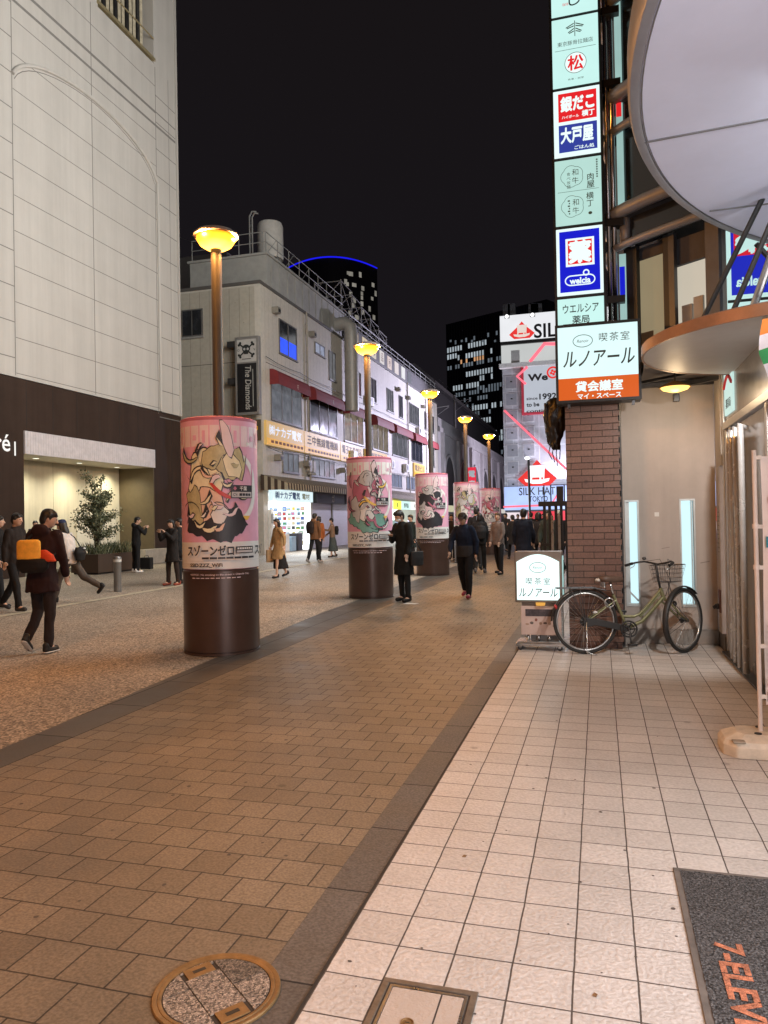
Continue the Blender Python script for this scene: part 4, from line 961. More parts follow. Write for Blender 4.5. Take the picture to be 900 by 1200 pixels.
for i, (u, z, mi) in enumerate(cand):
    h = .62 if mi == 0 else .5
    b = MB(); p = a0_+ux*u+nx_*.02
    b.prism([(0, z-h), (.46, z-h), (.46, z+h), (0, z+h)], a0_+ux*u+nx_*.02, ux, (0, 0, 1), .03)
    if i < 96: b.build('window', (wl1, wl2, wl3)[mi], ot)
    else:
        if i == 96: rest = MB()
        rest.prism([(0, z-h), (.46, z-h), (.46, z+h), (0, z+h)], a0_+ux*u+nx_*.02, ux, (0, 0, 1), .03, mi)
if len(cand) > 96: tag(rest.build('lit_windows', [wl1, wl2, wl3], ot), kind='stuff')
b = MB()
for (px) in (528, 541, 553, 566, 580):
    u, z = facade_uv(px, 400); b.prism([(u, z-.25), (u+.5, z-.25), (u+.5, z+.25), (u, z+.25)], a0_+nx_*.24, ux, (0, 0, 1), .1)
b.build('facade_lamp', wl3, ot)

bt = thing('blue_lit_tower', onY(390, 607, 150), 'dark residential tower whose curved roof edge carries a glowing blue light line', 'tower')
P0, P1, P2 = onY(338, 306, 156), onY(388, 296, 149), onY(442, 322, 163); zt = (P0.z+P1.z+P2.z)/3
plan = []
for k in range(25):
    t = k/24; a, c, d = Vector(P0[:2]), Vector(P1[:2]), Vector(P2[:2]); ctl = c*1.3-(a+d)*.15
    plan.append(a*(1-t)**2+ctl*2*t*(1-t)+d*t*t)
back = [Vector((plan[-1].x-8, plan[-1].y+25)), Vector((plan[0].x-2, plan[0].y+25))]
b = MB(); b.prism([(p.x, p.y) for p in plan+back], (0, 0, 0), (1, 0, 0), (0, 1, 0), zt)
b.build('wall', mat('tower_near_black', (.014, .011, .014), .5), bt)
b = MB(); b.tube([(p.x, p.y-.1, zt+.12) for p in plan], .15, 6); b.build('blue_light_line', lit_face('blue_line_light', (.012, .012, .9), 1.0, .2, .2, sample=False), bt, smooth=True)
rn = random.Random(8)
bw = lit_face('flat_window_light', (.75, .70, .60), .30, .7, .5, sample=False)
for (px, py) in [(422, 322), (405, 330), (407, 333), (415, 334), (437, 334), (425, 338), (411, 345), (424, 344), (424, 349), (415, 352), (436, 350), (440, 344), (414, 358), (424, 356), (410, 367), (425, 366), (418, 372), (408, 320), (411, 321), (433, 362), (438, 372)]:
    best = None
    for k in range(len(plan)-1):
        a, c = plan[k], plan[k+1]; v = ray(px, py); e1 = c-a
        det = v.x*(-e1.y)+v.y*e1.x
        if abs(det) < 1e-9: continue
        t = (a.x*(-e1.y)+a.y*e1.x)/det; s = (v.x*a.y-v.y*a.x)/det
        if 0 <= s <= 1 and t > 0 and (best is None or t < best[0]): best = (t, e1.normalized(), v)
    if best:
        t, e1, v = best; p = Vector((v.x*t, v.y*t, EYE+v.z*t)); n = Vector((e1.y, -e1.x, 0))
        b = MB(); w, h = rn.uniform(.3, .55), rn.uniform(.35, .6); b.prism([(-w, -h), (w, -h), (w, h), (-w, h)], p+n*.02, (e1.x, e1.y, 0), (0, 0, 1), .06); b.build('window', bw, bt)

# ------------------------------------------------------------------ railway viaduct
vi = thing('railway_viaduct', (-15.2, 100, 0), 'pale plastered railway viaduct with blind arches beyond the white shop building', 'viaduct')
XV = -15.0
vz = onX(516, 507, XV).z
vw = mat('viaduct_plaster', (.40, .38, .39), .8, var=.2, vs_=.6, bump=.2)
b = MB(); b.box((-24, 71, 0), (XV, 210, vz)); b.box((-24, 71, vz), (XV+.25, 210, vz+.45)); b.box((XV-.3, 71, vz+.45), (XV+.05, 210, vz+1.4)); b.build('wall', vw, vi)
rec = mat('arch_recess_shade', (.06, .055, .06), .8)  # dark raised panels put the shade of the arch recesses into the colour
for k in range(9):
    y = 73.5+k*8.5
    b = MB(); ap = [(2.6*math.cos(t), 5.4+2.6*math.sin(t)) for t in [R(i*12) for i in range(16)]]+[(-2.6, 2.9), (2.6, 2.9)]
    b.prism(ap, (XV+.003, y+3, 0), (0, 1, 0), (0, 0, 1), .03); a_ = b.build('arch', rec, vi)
    b = MB(); b.tube([(XV+.05, y+3+2.75*math.cos(t), 5.4+2.75*math.sin(t)) for t in [R(i*12) for i in range(16)]], .16, 6); b.build('arch_moulding', vw, a_, smooth=True)
    b = MB(); b.box((XV+.004, y-1.1, 2.9), (XV+.35, y-.3, vz-.003)); b.box((XV+.004, y-.1, vz-2.2), (XV+.22, y+.1, vz-.003)); b.build('pilaster', vw, vi)
    b = MB(); b.box((XV+.03, y-.6, 0), (XV+.4, y+6.6, 2.88)); b.box((XV+.401, y-.2, 2.2), (XV+.46, y+6.2, 2.85), 1); b.build('shop_front', [mat('under_arch_front', (.18, .17, .18), .6), lit_face('under_arch_sign', [(.8, .75, .5), (.5, .7, .9), (.9, .85, .8)][k % 3], .7, .2, sample=False)], vi)
vsg = thing('vertical_red_sign', onX(553, 570, XV+1), 'small vertical red sign with white characters far along the viaduct', 'sign')
c = onX(553, 561, XV+1.2); b = MB(); b.box((c.x-.45, c.y, c.z-1.5), (c.x+.45, c.y+.2, c.z+1.3)); b.build('case', lit_face('red_sign_light', (.9, .04, .08), .9, .1, sample=False), vsg)
b = MB(); b.text('電', (c.x, c.y-.002, c.z+.55), (1, 0, 0), (0, 0, 1), h=.7, bold=.04); b.text('車', (c.x, c.y-.002, c.z-.55), (1, 0, 0), (0, 0, 1), h=.7, bold=.04); b.build('lettering', wl1, vsg, fix=False)
for (px, pt, pb_, X) in ((532.5, 463, 522, -16.5), (503, 470, 520, -16.2)):
    q = onX(px, pt, X); b = MB(); b.tube([(q.x, q.y, vz), (q.x, q.y, q.z)], .14, 8); b.bar((q.x, q.y, q.z-.8), (q.x+2.0, q.y, q.z-.6), .08); b.bar((q.x, q.y, q.z-2.0), (q.x+2.0, q.y, q.z-.7), .05)
    tag(b.build('catenary_pole', mat('catenary_pole_grey', (.32, .31, .32), .6), loc=(q.x, q.y, vz)), 'grey catenary pole on the viaduct left of the office tower' if px > 520 else 'grey catenary pole on the viaduct just past the white shop building', 'pole')
b = MB()
for dz in (0, .9): b.tube([(-15.0, 72, vz+4.4+dz), (-15.0, 110, vz+4.1+dz), (-15.0, 160, vz+4.4+dz)], .03, 4)
tag(b.build('catenary_wire', M['black'], loc=(-15, 72, vz+4)), 'pair of overhead railway wires above the viaduct', 'wire')
st = thing('station_block', (-22, 90, 0), 'low dark station block behind the viaduct wall', 'station building')
b = MB(); q = onX(520, 458, -19); b.box((-30, 78, vz), (-19, 150, q.z)); b.build('wall', mat('station_dark', (.05, .047, .05), .7), st); b = MB(); b.box((-30, 77.8, q.z), (-18.8, 150, q.z+.3)); b.build('roof', mat('station_roof', (.12, .11, .11), .6), st)

# ================================================================== hat-sign building
YS = 72.0
sb = thing('hat_sign_building', onY(665, 607, YS), 'grey panelled building with red hat signs and glowing red lines closing the street', 'building')
P = lambda px, py, d=0: onY(px, py, YS-d)
xl, xr = P(590, 500).x, P(745, 500).x+8; zt = P(590, 428).z
panel = brick_mat('grey_wall_panels', (.40, .41, .44), (.35, .36, .39), (.50, .51, .54), 2.45, 1.75, .05, 0, rot=(R(90), 0, 0), rough=.4, bump=.3, grain=.05, gs=2, stain=.12, ss=.3, gbump=.05)
b = MB(); b.box((xl, YS, 3.2), (xr, YS+14, zt)); b.build('wall', panel, sb)
for r_ in range(7):
    for c_ in range(2):
        if c_ == 1 and r_ > 4: continue
        x = xl+.25+c_*1.55; z = P(595, 447+r_*20).z
        b = MB(); b.box((x, YS-.09, z-.75), (x+1.15, YS-.003, z+.5)); f_ = b.build('window', mat('pale_frame', (.45, .46, .48), .5), sb)
        b = MB(); b.box((x+.07, YS-.10, z-.68), (x+1.08, YS-.0905, z+.43)); b.build('pane', mat('grey_pane', (.27, .28, .31), .3, var=.1), f_)
        b = MB(); b.box((x+.5, YS-.125, z-.12), (x+.68, YS-.1005, z)); b.build('vent_knob', M['black'], f_)
wb_ = lit_face('billboard_white', (.86, .87, .90), .95, .14, .35)
greyb = lit_face('billboard_grey', (.60, .64, .72), .78, .1, .35)
redl = lit_face('sign_red', (.85, .045, .04), .95, .08, sample=False); blk = mat('billboard_black', (.01, .01, .012), .6, var=0)
rneon = lit_face('red_line_light', (1.0, .16, .22), 1.25, .2, .5, sample=False)
whl = lit_face('hat_white', (1.0, 1.0, 1.0), 1.2, .05, sample=False); creml = lit_face('hat_cream', (.92, .80, .72), .85, .05, sample=False)
def ppx(x): return P(x, 500).x
# top billboard
za, zb = P(592, 403).z, P(592, 374).z
b = MB(); b.box((xl, YS-1.2, za), (xr, YS-.8, zb)); tb = b.build('top_billboard', wb_, sb)
def hat(cx, cz, k, Y, parent, pics):
    ma, mb_, mc_ = pics; d = lambda i: Y-.02-.03*i
    b = MB(); b.prism([(-1.55, -.35), (-.95, -.92), (.95, -.92), (1.55, -.35), (.62, .48), (-.62, .48)], (cx, d(0), cz), (k, 0, 0), (0, 0, k), .02)
    b.prism([(-.36, .76), (.36, .76), (0, 1.18)], (cx, d(0), cz), (k, 0, 0), (0, 0, k), .02); b.build('hat_emblem', ma, parent)
    b = MB(); b.prism([(-.62, .72), (.66, .72), (.60, .45), (.55, -.38), (.98, -.32), (.90, -.56), (.35, -.75), (-.35, -.75), (-.92, -.58), (-1.02, -.34), (-.55, -.40), (-.55, .40)], (cx, d(1), cz), (k, 0, 0), (0, 0, k), .02); b.build('hat_shape', mb_, parent)
    b = MB(); b.prism([(-.40, -.42), (.18, -.42), (.18, -.24), (-.40, -.24)], (cx, d(2), cz), (k, 0, 0), (0, 0, k), .02); b.prism([(.32, -.42), (.46, -.42), (.46, -.24), (.32, -.24)], (cx, d(2), cz), (k, 0, 0), (0, 0, k), .02); b.build('hat_band', mc_, parent)
c = onY(611.5, 388, YS-1.2); k = (onY(627, 388, YS-1.2).x-onY(596, 388, YS-1.2).x)/3.2
hat(c.x, c.z, k, YS-1.2, tb, (redl, creml, redl))
b = MB(); c = onY(639, 387, YS-1.2); x_end = c.x
b.text('SILK HAT', (c.x+2.55, YS-1.203, c.z), (1, 0, 0), (0, 0, 1), w=7.2, h=(onY(639, 378, YS-1.2).z-onY(639, 395, YS-1.2).z), bold=.02); b.build('lettering', blk, tb, fix=False)
b = MB(); b.box((xl, YS-1.15, za-.35), (xr, YS-.85, za-.05)); b.build('billboard_ledge', M['black'], sb)
for (px, py) in ((594, 371), (624, 369)):
    q = onY(px, py, YS-1.8); b = MB(); b.box((q.x-.22, q.y-.1, q.z-.12), (q.x+.22, q.y+.25, q.z+.12)); fl = b.build('floodlight', M['black'], sb); b = MB(); b.disc((q.x, q.y-.13, q.z-.02), .17, 12, axis='y'); b.build('lens', lit_face('flood_lens', (1, 1, 1), 3, .05, sample=False), fl)
for (px) in (594, 600, 624, 627, 631):
    q = onY(px, 371, YS-.6); b = MB(); b.box((q.x-.35, q.y-.3, q.z), (q.x+.35, q.y+.3, q.z+1.15)); b.build('roof_equipment', mat('roof_box_dark', (.06, .06, .065), .6), sb)
# pale band below
z0, z1 = P(592, 428).z, P(592, 406).z
b = MB(); b.box((xl, YS-.6, z0), (xr, YS-.1, z1)); b.build('upper_band', lit_face('upper_band_light', (.70, .72, .71), .78, .2, .3), sb)
b = MB(); b.box((xl-.2, YS-.85, z0-.4), (xr, YS-.05, z0-.003)); b.build('band_ledge', M['white_paint'], sb)
b = MB(); q = P(604, 418, .6); b.box((q.x-.4, YS-.68, q.z-.75), (q.x+.4, YS-.603, q.z+.6)); b.build('panel_hatch', mat('pale_hatch', (.5, .5, .48), .5), sb)
# the grey "We" board
x0, x1 = ppx(615.5), ppx(662); z0, z1 = P(615, 484).z, P(615, 431).z
b = MB(); b.box((x0-.25, YS-.5, z0-.25), (x1+.3, YS-.2, z1+.25)); wbd = b.build('we_board', mat('board_red_edge', (.35, .03, .05), .5, emit=(.5, .03, .05), es=.25, sample=False), sb)
b = MB(); b.box((x0, YS-.56, z0), (x1, YS-.5005, z1)); b.build('board_face', greyb, wbd)
b = MB()
def line(st, px0, px1, py0, py1, bold=.0):
    a, d = onY(px0, py1, YS-.56), onY(px1, py0, YS-.56); b.text(st, ((a.x+d.x)/2, YS-.563, (a.z+d.z)/2), (1, 0, 0), (0, 0, 1), w=d.x-a.x, h=d.z-a.z, bold=bold)
line('We', 618.5, 642, 437, 447, .04); line('since', 617, 630, 465, 469, .02); line('1992', 632, 652, 460, 468.5, .03); line('to be', 617, 632, 471, 477, .03); line('continued', 617, 655, 478, 484, .02)
b.build('lettering', blk, wbd, fix=False)
b = MB(); q = onY(648, 436.5, YS-.56)
for k in range(12):
    a = k*math.pi/6; b.tube([(q.x+.5*math.cos(a+t), YS-.6, q.z+.5*math.sin(a+t)) for t in (0, .3, .6)], .09, 5)
for k in range(4): b.tube([(q.x+.28*math.cos(k*1.57), YS-.6, q.z+.28*math.sin(k*1.57)), (q.x+.28*math.cos(k*1.57+2.2), YS-.6, q.z+.28*math.sin(k*1.57+2.2))], .07, 5)
b.build('red_rosette', redl, wbd)
# red light lines
b = MB()
def rline(pts, w=.16): b.tube([onY(x, y, YS-.75) for x, y in pts], w, 6)
rline([(655, 403), (638, 403), (621, 424)], .17); rline([(618, 430), (606, 441), (616, 450)], .13); rline([(591, 481), (664, 550)], .12); rline([(655, 577), (648, 588), (640, 592), (590, 594)], .10)
b.build('red_light_line', rneon, sb)
# lit lower sign
z0, z1 = P(592, 598).z, P(592, 571).z
b = MB(); b.box((xl, YS-.5, z0), (xr, YS-.08, z1)); ls = b.build('lower_billboard', lit_face('lower_board_light', (.46, .60, 1.0), 1.0, .35, .5), sb)
c = onY(629.5, 556, YS-.6); k = (onY(653, 556, YS-.6).x-onY(607, 556, YS-.6).x)/3.1
hat(c.x, c.z, k, YS-.6, ls, (redl, whl, redl))
b = MB(); a, d = onY(608, 571.5, YS-.52), onY(651, 579.5, YS-.52); 
b.text('SILK HAT', ((a.x+d.x)/2, YS-.503, (a.z+d.z)/2), (1, 0, 0), (0, 0, 1), w=d.x-a.x, h=a.z-d.z, bold=.01)
a, d = onY(620, 581.5, YS-.52), onY(642, 587.5, YS-.52); b.text('TOKYO', ((a.x+d.x)/2, YS-.503, (a.z+d.z)/2), (1, 0, 0), (0, 0, 1), w=d.x-a.x, h=a.z-d.z, bold=.01); b.build('lettering', blk, ls, fix=False)
b = MB(); b.box((xl, YS, 0), (xr, YS+14, 3.19)); b.build('ground_floor', mat('dark_base', (.05, .045, .05), .6), sb)
zs = P(592, 599.5).z
b = MB(); b.box((xl+2.2, YS-.3, zs-1.2), (xr, YS-.004, zs-.05)); b.build('red_fascia', lit_face('red_fascia_light', (.85, .05, .07), .8, .3, .5, sample=False), sb)
b = MB(); b.box((xl, YS-.31, .4), (xl+2.1, YS-.004, zs-.1)); b.build('lit_poster', lit_face('shop_poster_light', (.9, .78, .82), .9, .3, 1, sample=False), sb)
b = MB(); b.box((xl+2.2, YS-.1, 0), (xr, YS-.004, zs-1.25)); b.build('shop_glass', lit_face('arcade_light', (.75, .62, .62), .6, .8, .9, sample=False), sb)
# ================================================================== corner building on the right
YW = 9.3
plast = mat('beige_plaster', (.47, .41, .37), .75, var=.10, vs_=1.6, bump=.08, bs=30, streak=.12)
cb = thing('corner_building', (.9, 9.6, 0), 'corner building with a beige wall, two glowing slit windows, silver doors and curved glazing above', 'building')
SL = ((.295, .455), (.905, 1.075)); sz0, sz1 = .435, 1.70
b = MB(); xa, xb_ = .235, 1.30; zt = 3.10; d = .22
b.box((xa, YW, 0), (xb_, YW+d, sz0)); b.box((xa, YW, sz1), (xb_, YW+d, zt))
for a, c in ((xa, SL[0][0]), (SL[0][1], SL[1][0]), (SL[1][1], xb_)): b.box((a, YW, sz0+.0001), (c, YW+d, sz1-.0001))
b.build('wall', plast, cb)
b = MB(); b.box((xa, YW-.03, .006), (xb_, YW-.001, .17)); b.box((xa, YW-.034, .17), (xb_, YW-.001, .18)); b.build('skirting', mat('grey_skirting', (.30, .27, .245), .6, var=.15), cb, bevel=.004)
slit = lit_face('slit_window_light', (.66, .93, .98), 1.05, .06, 2)
fr = mat('slit_frame', (.55, .58, .58), .4, .3)
for k, (a, c) in enumerate(SL):
    b = MB(); b.box((a, YW-.012, sz0), (a+.018, YW+.19, sz1)); b.box((c-.018, YW-.012, sz0), (c, YW+.19, sz1)); b.box((a+.018, YW-.012, sz0), (c-.018, YW+.19, sz0+.03)); b.box((a+.018, YW-.012, sz1-.02), (c-.018, YW+.19, sz1))
    w = b.build('window', fr, cb)
    b = MB(); b.box((a+.018, YW+.10, sz0+.03), (c-.018, YW+.115, sz1-.02)); b.build('pane', slit, w)
    if k == 0:
        b = MB(); b.box((a+.02, YW+.02, sz0+.03), (a+.05, YW+.10, sz1-.02)); b.bar((a+.03, YW+.06, sz0+.18), (c-.02, YW+.06, sz0+.06), .03, .02); b.build('inner_frame', fr, w)
    else:
        b = MB(); b.box((c-.04, YW+.02, sz0+.03), (c-.03, YW+.10, sz1-.02)); b.build('inner_frame', fr, w)
# soffit above the wall and the hidden room edge
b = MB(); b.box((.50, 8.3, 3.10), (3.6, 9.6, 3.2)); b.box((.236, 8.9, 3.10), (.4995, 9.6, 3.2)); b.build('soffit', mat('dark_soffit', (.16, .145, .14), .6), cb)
b = MB(); b.box((xa+.03, YW-.06, 3.02), (xb_+.1, YW-.002, 3.07)); b.bar((xa+.03, YW-.04, 3.05), (1.1, YW-.8, 3.05), .03); b.bar((.95, YW-.03, 3.03), (1.6, 8.6, 3.03), .05); b.build('curtain_rail', M['dark_steel'], cb)
b = MB()
for (x, z, w, h) in ((.55, .62, .20, .010), (.62, .70, .14, .008), (1.12, .95, .10, .010), (.70, 1.12, .09, .006)): b.bar((x, YW-.0015, z), (x+w, YW-.0015, z+w*.2), h, .002, up=(0, 1, 0))
b.build('scuff_marks', mat('wall_scuff', (.26, .23, .21), .8), cb)
b = MB(); b.box((.63, YW-.004, 1.50), (.68, YW-.001, 1.55)); b.build('sticker', M['white_paint'], cb)
b = MB(); b.box((.86, YW-.05, 2.84), (.93, YW-.002, 2.93)); b.build('wall_sensor', M['dark_steel'], cb, bevel=.006)
# upper storeys
dark = mat('dark_glass_wall', (.015, .018, .025), .12, 0, var=.1, spec=.9)
b = MB(); b.prism([(.20, 9.25), (.36, 9.02), (1.25, 8.30), (4.5, 6.2), (8, 6.2), (8, 16), (.20, 16)], (0, 0, 4.62), (1, 0, 0), (0, 1, 0), 12); b.build('upper_wall', dark, cb)
slabm = mat('balcony_slab_metal', (.26, .27, .30), .4, .25)
def slab_edge(z, out, r):
    return [(.22-.02, 9.7, z), (.215-out*.3, 9.35, z), (.26-out*.2, 9.06-out*.1, z), (.36, 8.94-out*.3, z), (.55, 8.76-out*.3, z), (1.25, 8.20-out*.3, z), (2.6, 7.2-out*.3, z)]
for (z, r) in ((4.62, .045), (5.02, .075), (5.98, .05), (6.38, .085), (7.5, .06), (7.9, .085)):
    b = MB(); b.tube(slab_edge(z, .22, r), r, 10); b.build('balcony_rail', slabm, cb, smooth=True)
for z in (4.98, 6.34, 7.86):
    b = MB(); b.prism([(.20, 9.7), (.22, 9.1), (.36, 8.9), (1.25, 8.18), (2.6, 7.18), (2.6, 9.7)], (0, 0, z-.03), (1, 0, 0), (0, 1, 0), .06); b.build('balcony_slab', mat('balcony_dark', (.06, .065, .075), .5), cb)
b = MB(); b.tube([(.36, 9.0, 4.62), (.36, 9.0, 5.0)], .06, 12); b.build('balcony_post', slabm, cb, smooth=True)
# first-floor windows below the lowest slab: lit rooms seen through glass
A2, B2 = Vector((.30, 9.10, 0)), Vector((1.32, 8.28, 0)); dx_ = (B2-A2).normalized(); nn = Vector((dx_.y, -dx_.x, 0))
roomA = lit_face('room_tan_light', (.52, .42, .25), .50, .25, 1.2); roomB = lit_face('room_white_light', (.80, .72, .58), .70, .12, 1.0)
b = MB(); b.prism([(0, 3.2), (1.9, 3.2), (1.9, 4.62), (0, 4.62)], A2-nn*.75, dx_, (0, 0, 1), .02)
b.build('room_back_wall', mat('room_grey', (.10, .105, .12), .4), cb)
def panel2(name, u0, u1, z0, z1, dep, m, th=.02, parent=cb):
    b = MB(); b.prism([(u0, z0), (u1, z0), (u1, z1), (u0, z1)], A2+nn*dep, dx_, (0, 0, 1), th); return b.build(name, m, parent)
panel2('lit_room', .17, .56, 3.2, 4.46, -.12, roomA); panel2('lit_room', .62, 1.06, 3.2, 4.25, -.12, roomB)
panel2('room_sill', .17, .36, 3.2, 3.62, -.095, mat('room_orange_panel', (.45, .22, .10), .6), .01)
panel2('wall_fitting', .74, .86, 3.55, 3.80, -.095, mat('room_fitting', (.35, .34, .33), .5), .03); panel2('wall_fitting', .88, .99, 3.5, 3.86, -.095, mat('room_fitting_pale', (.45, .44, .42), .5), .03); panel2('wall_fitting', .66, .82, 3.2, 3.5, -.09, mat('room_box', (.22, .21, .2), .5), .03)
panel2('ceiling_edge', .60, 1.08, 4.26, 4.55, -.11, mat('room_ceiling', (.09, .09, .10), .7), .03); panel2('ceiling_edge', .15, .57, 4.46, 4.60, -.11, mat('room_ceiling_b', (.07, .07, .08), .7), .03)
for (u0, u1, m_) in ((.08, .25, M['black']), (.59, .655, M['black']), (.656, .725, M['dark_steel']), (1.09, 1.24, mat('upright_grey', (.13, .13, .135), .5))): panel2('mullion', u0, u1, 3.2, 4.6, -.02, m_, .06)
# sign reflection in the glazing, built as a glowing panel with reversed letters
bk = lit_face('sign_reflection_white', (.62, .90, .86), .9, .08, 2, sample=False)
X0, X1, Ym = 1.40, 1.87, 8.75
b = MB(); b.box((X0, Ym, 3.2), (X1, Ym+.1, 4.9)); ms = b.build('sign_reflection', bk, cb)
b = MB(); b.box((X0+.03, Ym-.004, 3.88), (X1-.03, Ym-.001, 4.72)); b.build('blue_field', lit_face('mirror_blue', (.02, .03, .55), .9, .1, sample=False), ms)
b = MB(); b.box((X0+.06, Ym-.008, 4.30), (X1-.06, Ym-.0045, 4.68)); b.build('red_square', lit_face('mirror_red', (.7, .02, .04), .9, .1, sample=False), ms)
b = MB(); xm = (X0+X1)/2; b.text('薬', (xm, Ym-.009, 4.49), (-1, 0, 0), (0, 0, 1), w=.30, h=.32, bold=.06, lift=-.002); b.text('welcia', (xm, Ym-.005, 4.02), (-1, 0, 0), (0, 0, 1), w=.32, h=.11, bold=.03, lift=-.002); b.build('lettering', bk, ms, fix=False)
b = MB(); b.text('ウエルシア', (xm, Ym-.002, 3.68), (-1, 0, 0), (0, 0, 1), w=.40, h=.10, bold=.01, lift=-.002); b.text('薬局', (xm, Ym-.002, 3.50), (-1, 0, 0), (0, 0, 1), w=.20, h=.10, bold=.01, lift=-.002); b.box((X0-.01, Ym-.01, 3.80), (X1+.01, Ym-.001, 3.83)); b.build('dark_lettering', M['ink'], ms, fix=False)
b = MB(); b.box((X0-.08, Ym-.02, 3.2), (X0-.02, Ym+.1, 4.9)); b.box((X1+.02, Ym-.02, 3.2), (X1+.07, Ym+.1, 4.9)); b.build('mirror_frame', M['grey_paint'], cb)
# right-hand front: post, notice panel, doors
XD = 1.315
alu = mat('silver_door_frame', (.52, .52, .51), .35, .35, var=.1, vs_=5)
b = MB(); b.box((1.301, 9.05, .17), (1.36, 9.28, 2.05)); b.build('side_panel', mat('pale_side_panel', (.55, .50, .45), .6), cb)
b = MB(); b.box((1.301, 8.86, .006), (1.40, 9.299, .169)); b.build('side_kerb', mat('dark_kerb', (.10, .095, .09), .6), cb)
b = MB(); b.box((1.2985, 9.06, 1.0), (1.3005, 9.24, 1.62)); b.build('notice', mat('grey_notice', (.50, .50, .50), .5), cb)
b = MB(); [b.box((1.2975, 9.08, 1.08+.05*k), (1.2984, 9.08+.10+.04*(k % 3), 1.092+.05*k)) for k in range(10)]; b.build('notice_lines', M['grey_paint'], cb)
b = MB(); b.box((1.285, 9.06, .40), (1.3005, 9.17, .66)); kx = b.build('key_box', mat('red_brown_key_box', (.16, .07, .05), .5), cb, bevel=.006)
b = MB(); b.lathe([(.0, 0), (.03, 0), (.035, -.02), (.02, -.05), (.0, -.055)], (1.285, 9.12, .47), 14, axis='x'); b.tube([(1.27, 9.12, .47), (1.23, 9.10, .45), (1.22, 9.07, .47), (1.25, 9.06, .50)], .012, 6); b.build('lock', M['dark_steel'], kx, smooth=True)
b = MB(); b.box((1.301, 8.86, 2.05), (1.36, 9.28, 3.08)); b.build('upper_side_panel', mat('beige_upper_panel', (.47, .42, .37), .7), cb)
def post(y, w, z1, x=XD, dep=.07, m=alu):
    b = MB(); b.box((x, y, .006), (x+dep, y+w, z1)); b.build('door_post', m, cb, bevel=.006)
for (y, w, z1) in ((8.78, .07, 3.08), (8.62, .05, 2.42), (8.36, .07, 2.42), (6.6, .08, 2.42), (4.4, .08, 2.42)): post(y, w, z1)
b = MB(); b.box((XD-.01, 4.4, 2.421), (XD+.09, 8.775, 2.50)); b.build('transom', alu, cb, bevel=.005)
b = MB(); b.box((XD+.03, 4.4, 2.51), (XD+.045, 8.77, 3.08)); b.build('transom_glass', mat('transom_panel', (.30, .29, .28), .2, var=.05), cb)
for (y0, y1) in ((8.43, 8.61), (6.7, 8.35), (4.5, 6.6)):
    b = MB(); b.box((XD+.03, y0, .03), (XD+.04, y1, 2.41)); b.build('door_glass', mat('door_glass', (.26, .265, .26), .15, var=.2, vs_=1.5, spec=.8), cb)
for (y, x) in ((8.20, XD-.035), (7.98, XD-.045), (7.72, XD-.05), (7.45, XD-.05)):
    b = MB(); b.tube([(x+.05, y, 2.30), (x, y, 2.34), (x, y, 2.20), (x, y, .05)], .028, 10); b.build('pull_handle', mat('polished_tube', (.60, .60, .60), .25, .45, var=.1), cb, smooth=True)
b = MB(); b.box((XD-.06, 4.4, .0055), (XD+.1, 8.78, .028)); b.build('threshold', M['dark_steel'], cb, bevel=.004)
b = MB(); b.box((XD+.012, 8.2, 2.57), (XD+.029, 8.72, 3.05)); tp = b.build('lit_transom_sign', lit_face('transom_sign_light', (.66, .90, .84), .85, .1, 2, sample=False), cb)
b = MB(); b.tube([(XD+.008, 8.22+.46*k/12, 2.86+.10*math.sin(math.pi*k/12)) for k in range(13)], .018, 5); b.build('red_arc', mat('red_arc', (.6, .02, .03), .5), tp)
b = MB(); b.text('薬局', (XD+.010, 8.46, 2.68), (0, -1, 0), (0, 0, 1), w=.3, h=.10, bold=.01, lift=.001); b.build('lettering', M['ink'], tp, fix=False)
# convenience store front beside and behind the picture's edge
b = MB(); b.box((2.4, -6, 0), (2.5, 4.3, 3.9)); b.build('store_front_wall', mat('store_white', (.6, .6, .58), .6), cb)
b = MB(); b.box((2.36, -5, .3), (2.395, 4.2, 2.4)); b.build('store_front_glass', lit_face('store_window_light', (1.0, .94, .88), .9, .3, 1.2, sample=False), cb)

# pendant lamp glowing under the soffit
q = onY(791, 453, 8.6); pd = thing('pendant_lamp', (q.x, q.y, 3.1), 'small cone lamp glowing orange under the soffit above the beige wall', 'lamp')
b = MB(); b.tube([(q.x, q.y, 3.1), (q.x, q.y, q.z+.05)], .012, 6); b.build('stem', M['black'], pd)
b = MB(); b.lathe([(.03, .06), (.16, .0), (.165, -.012)], q, 28); b.build('lamp_shade', mat('lamp_shade_brass', (.3, .18, .07), .4, .6), pd, smooth=True)
b = MB(); b.lathe([(.15, -.01), (.13, -.035), (.05, -.06), (0, -.065)], q, 24); b.build('bulb', lit_face('warm_bulb', (1.0, .62, .16), 2.2, .1, sample=False), pd, smooth=True)
l = bpy.data.lights.new('pendant_bulb', 'POINT'); l.energy = 8; l.color = (1, .72, .42); l.shadow_soft_size = .08
lo = bpy.data.objects.new('pendant_bulb', l); COL.objects.link(lo); lo.parent = pd; lo.location = (0, 0, q.z-.15-3.1)

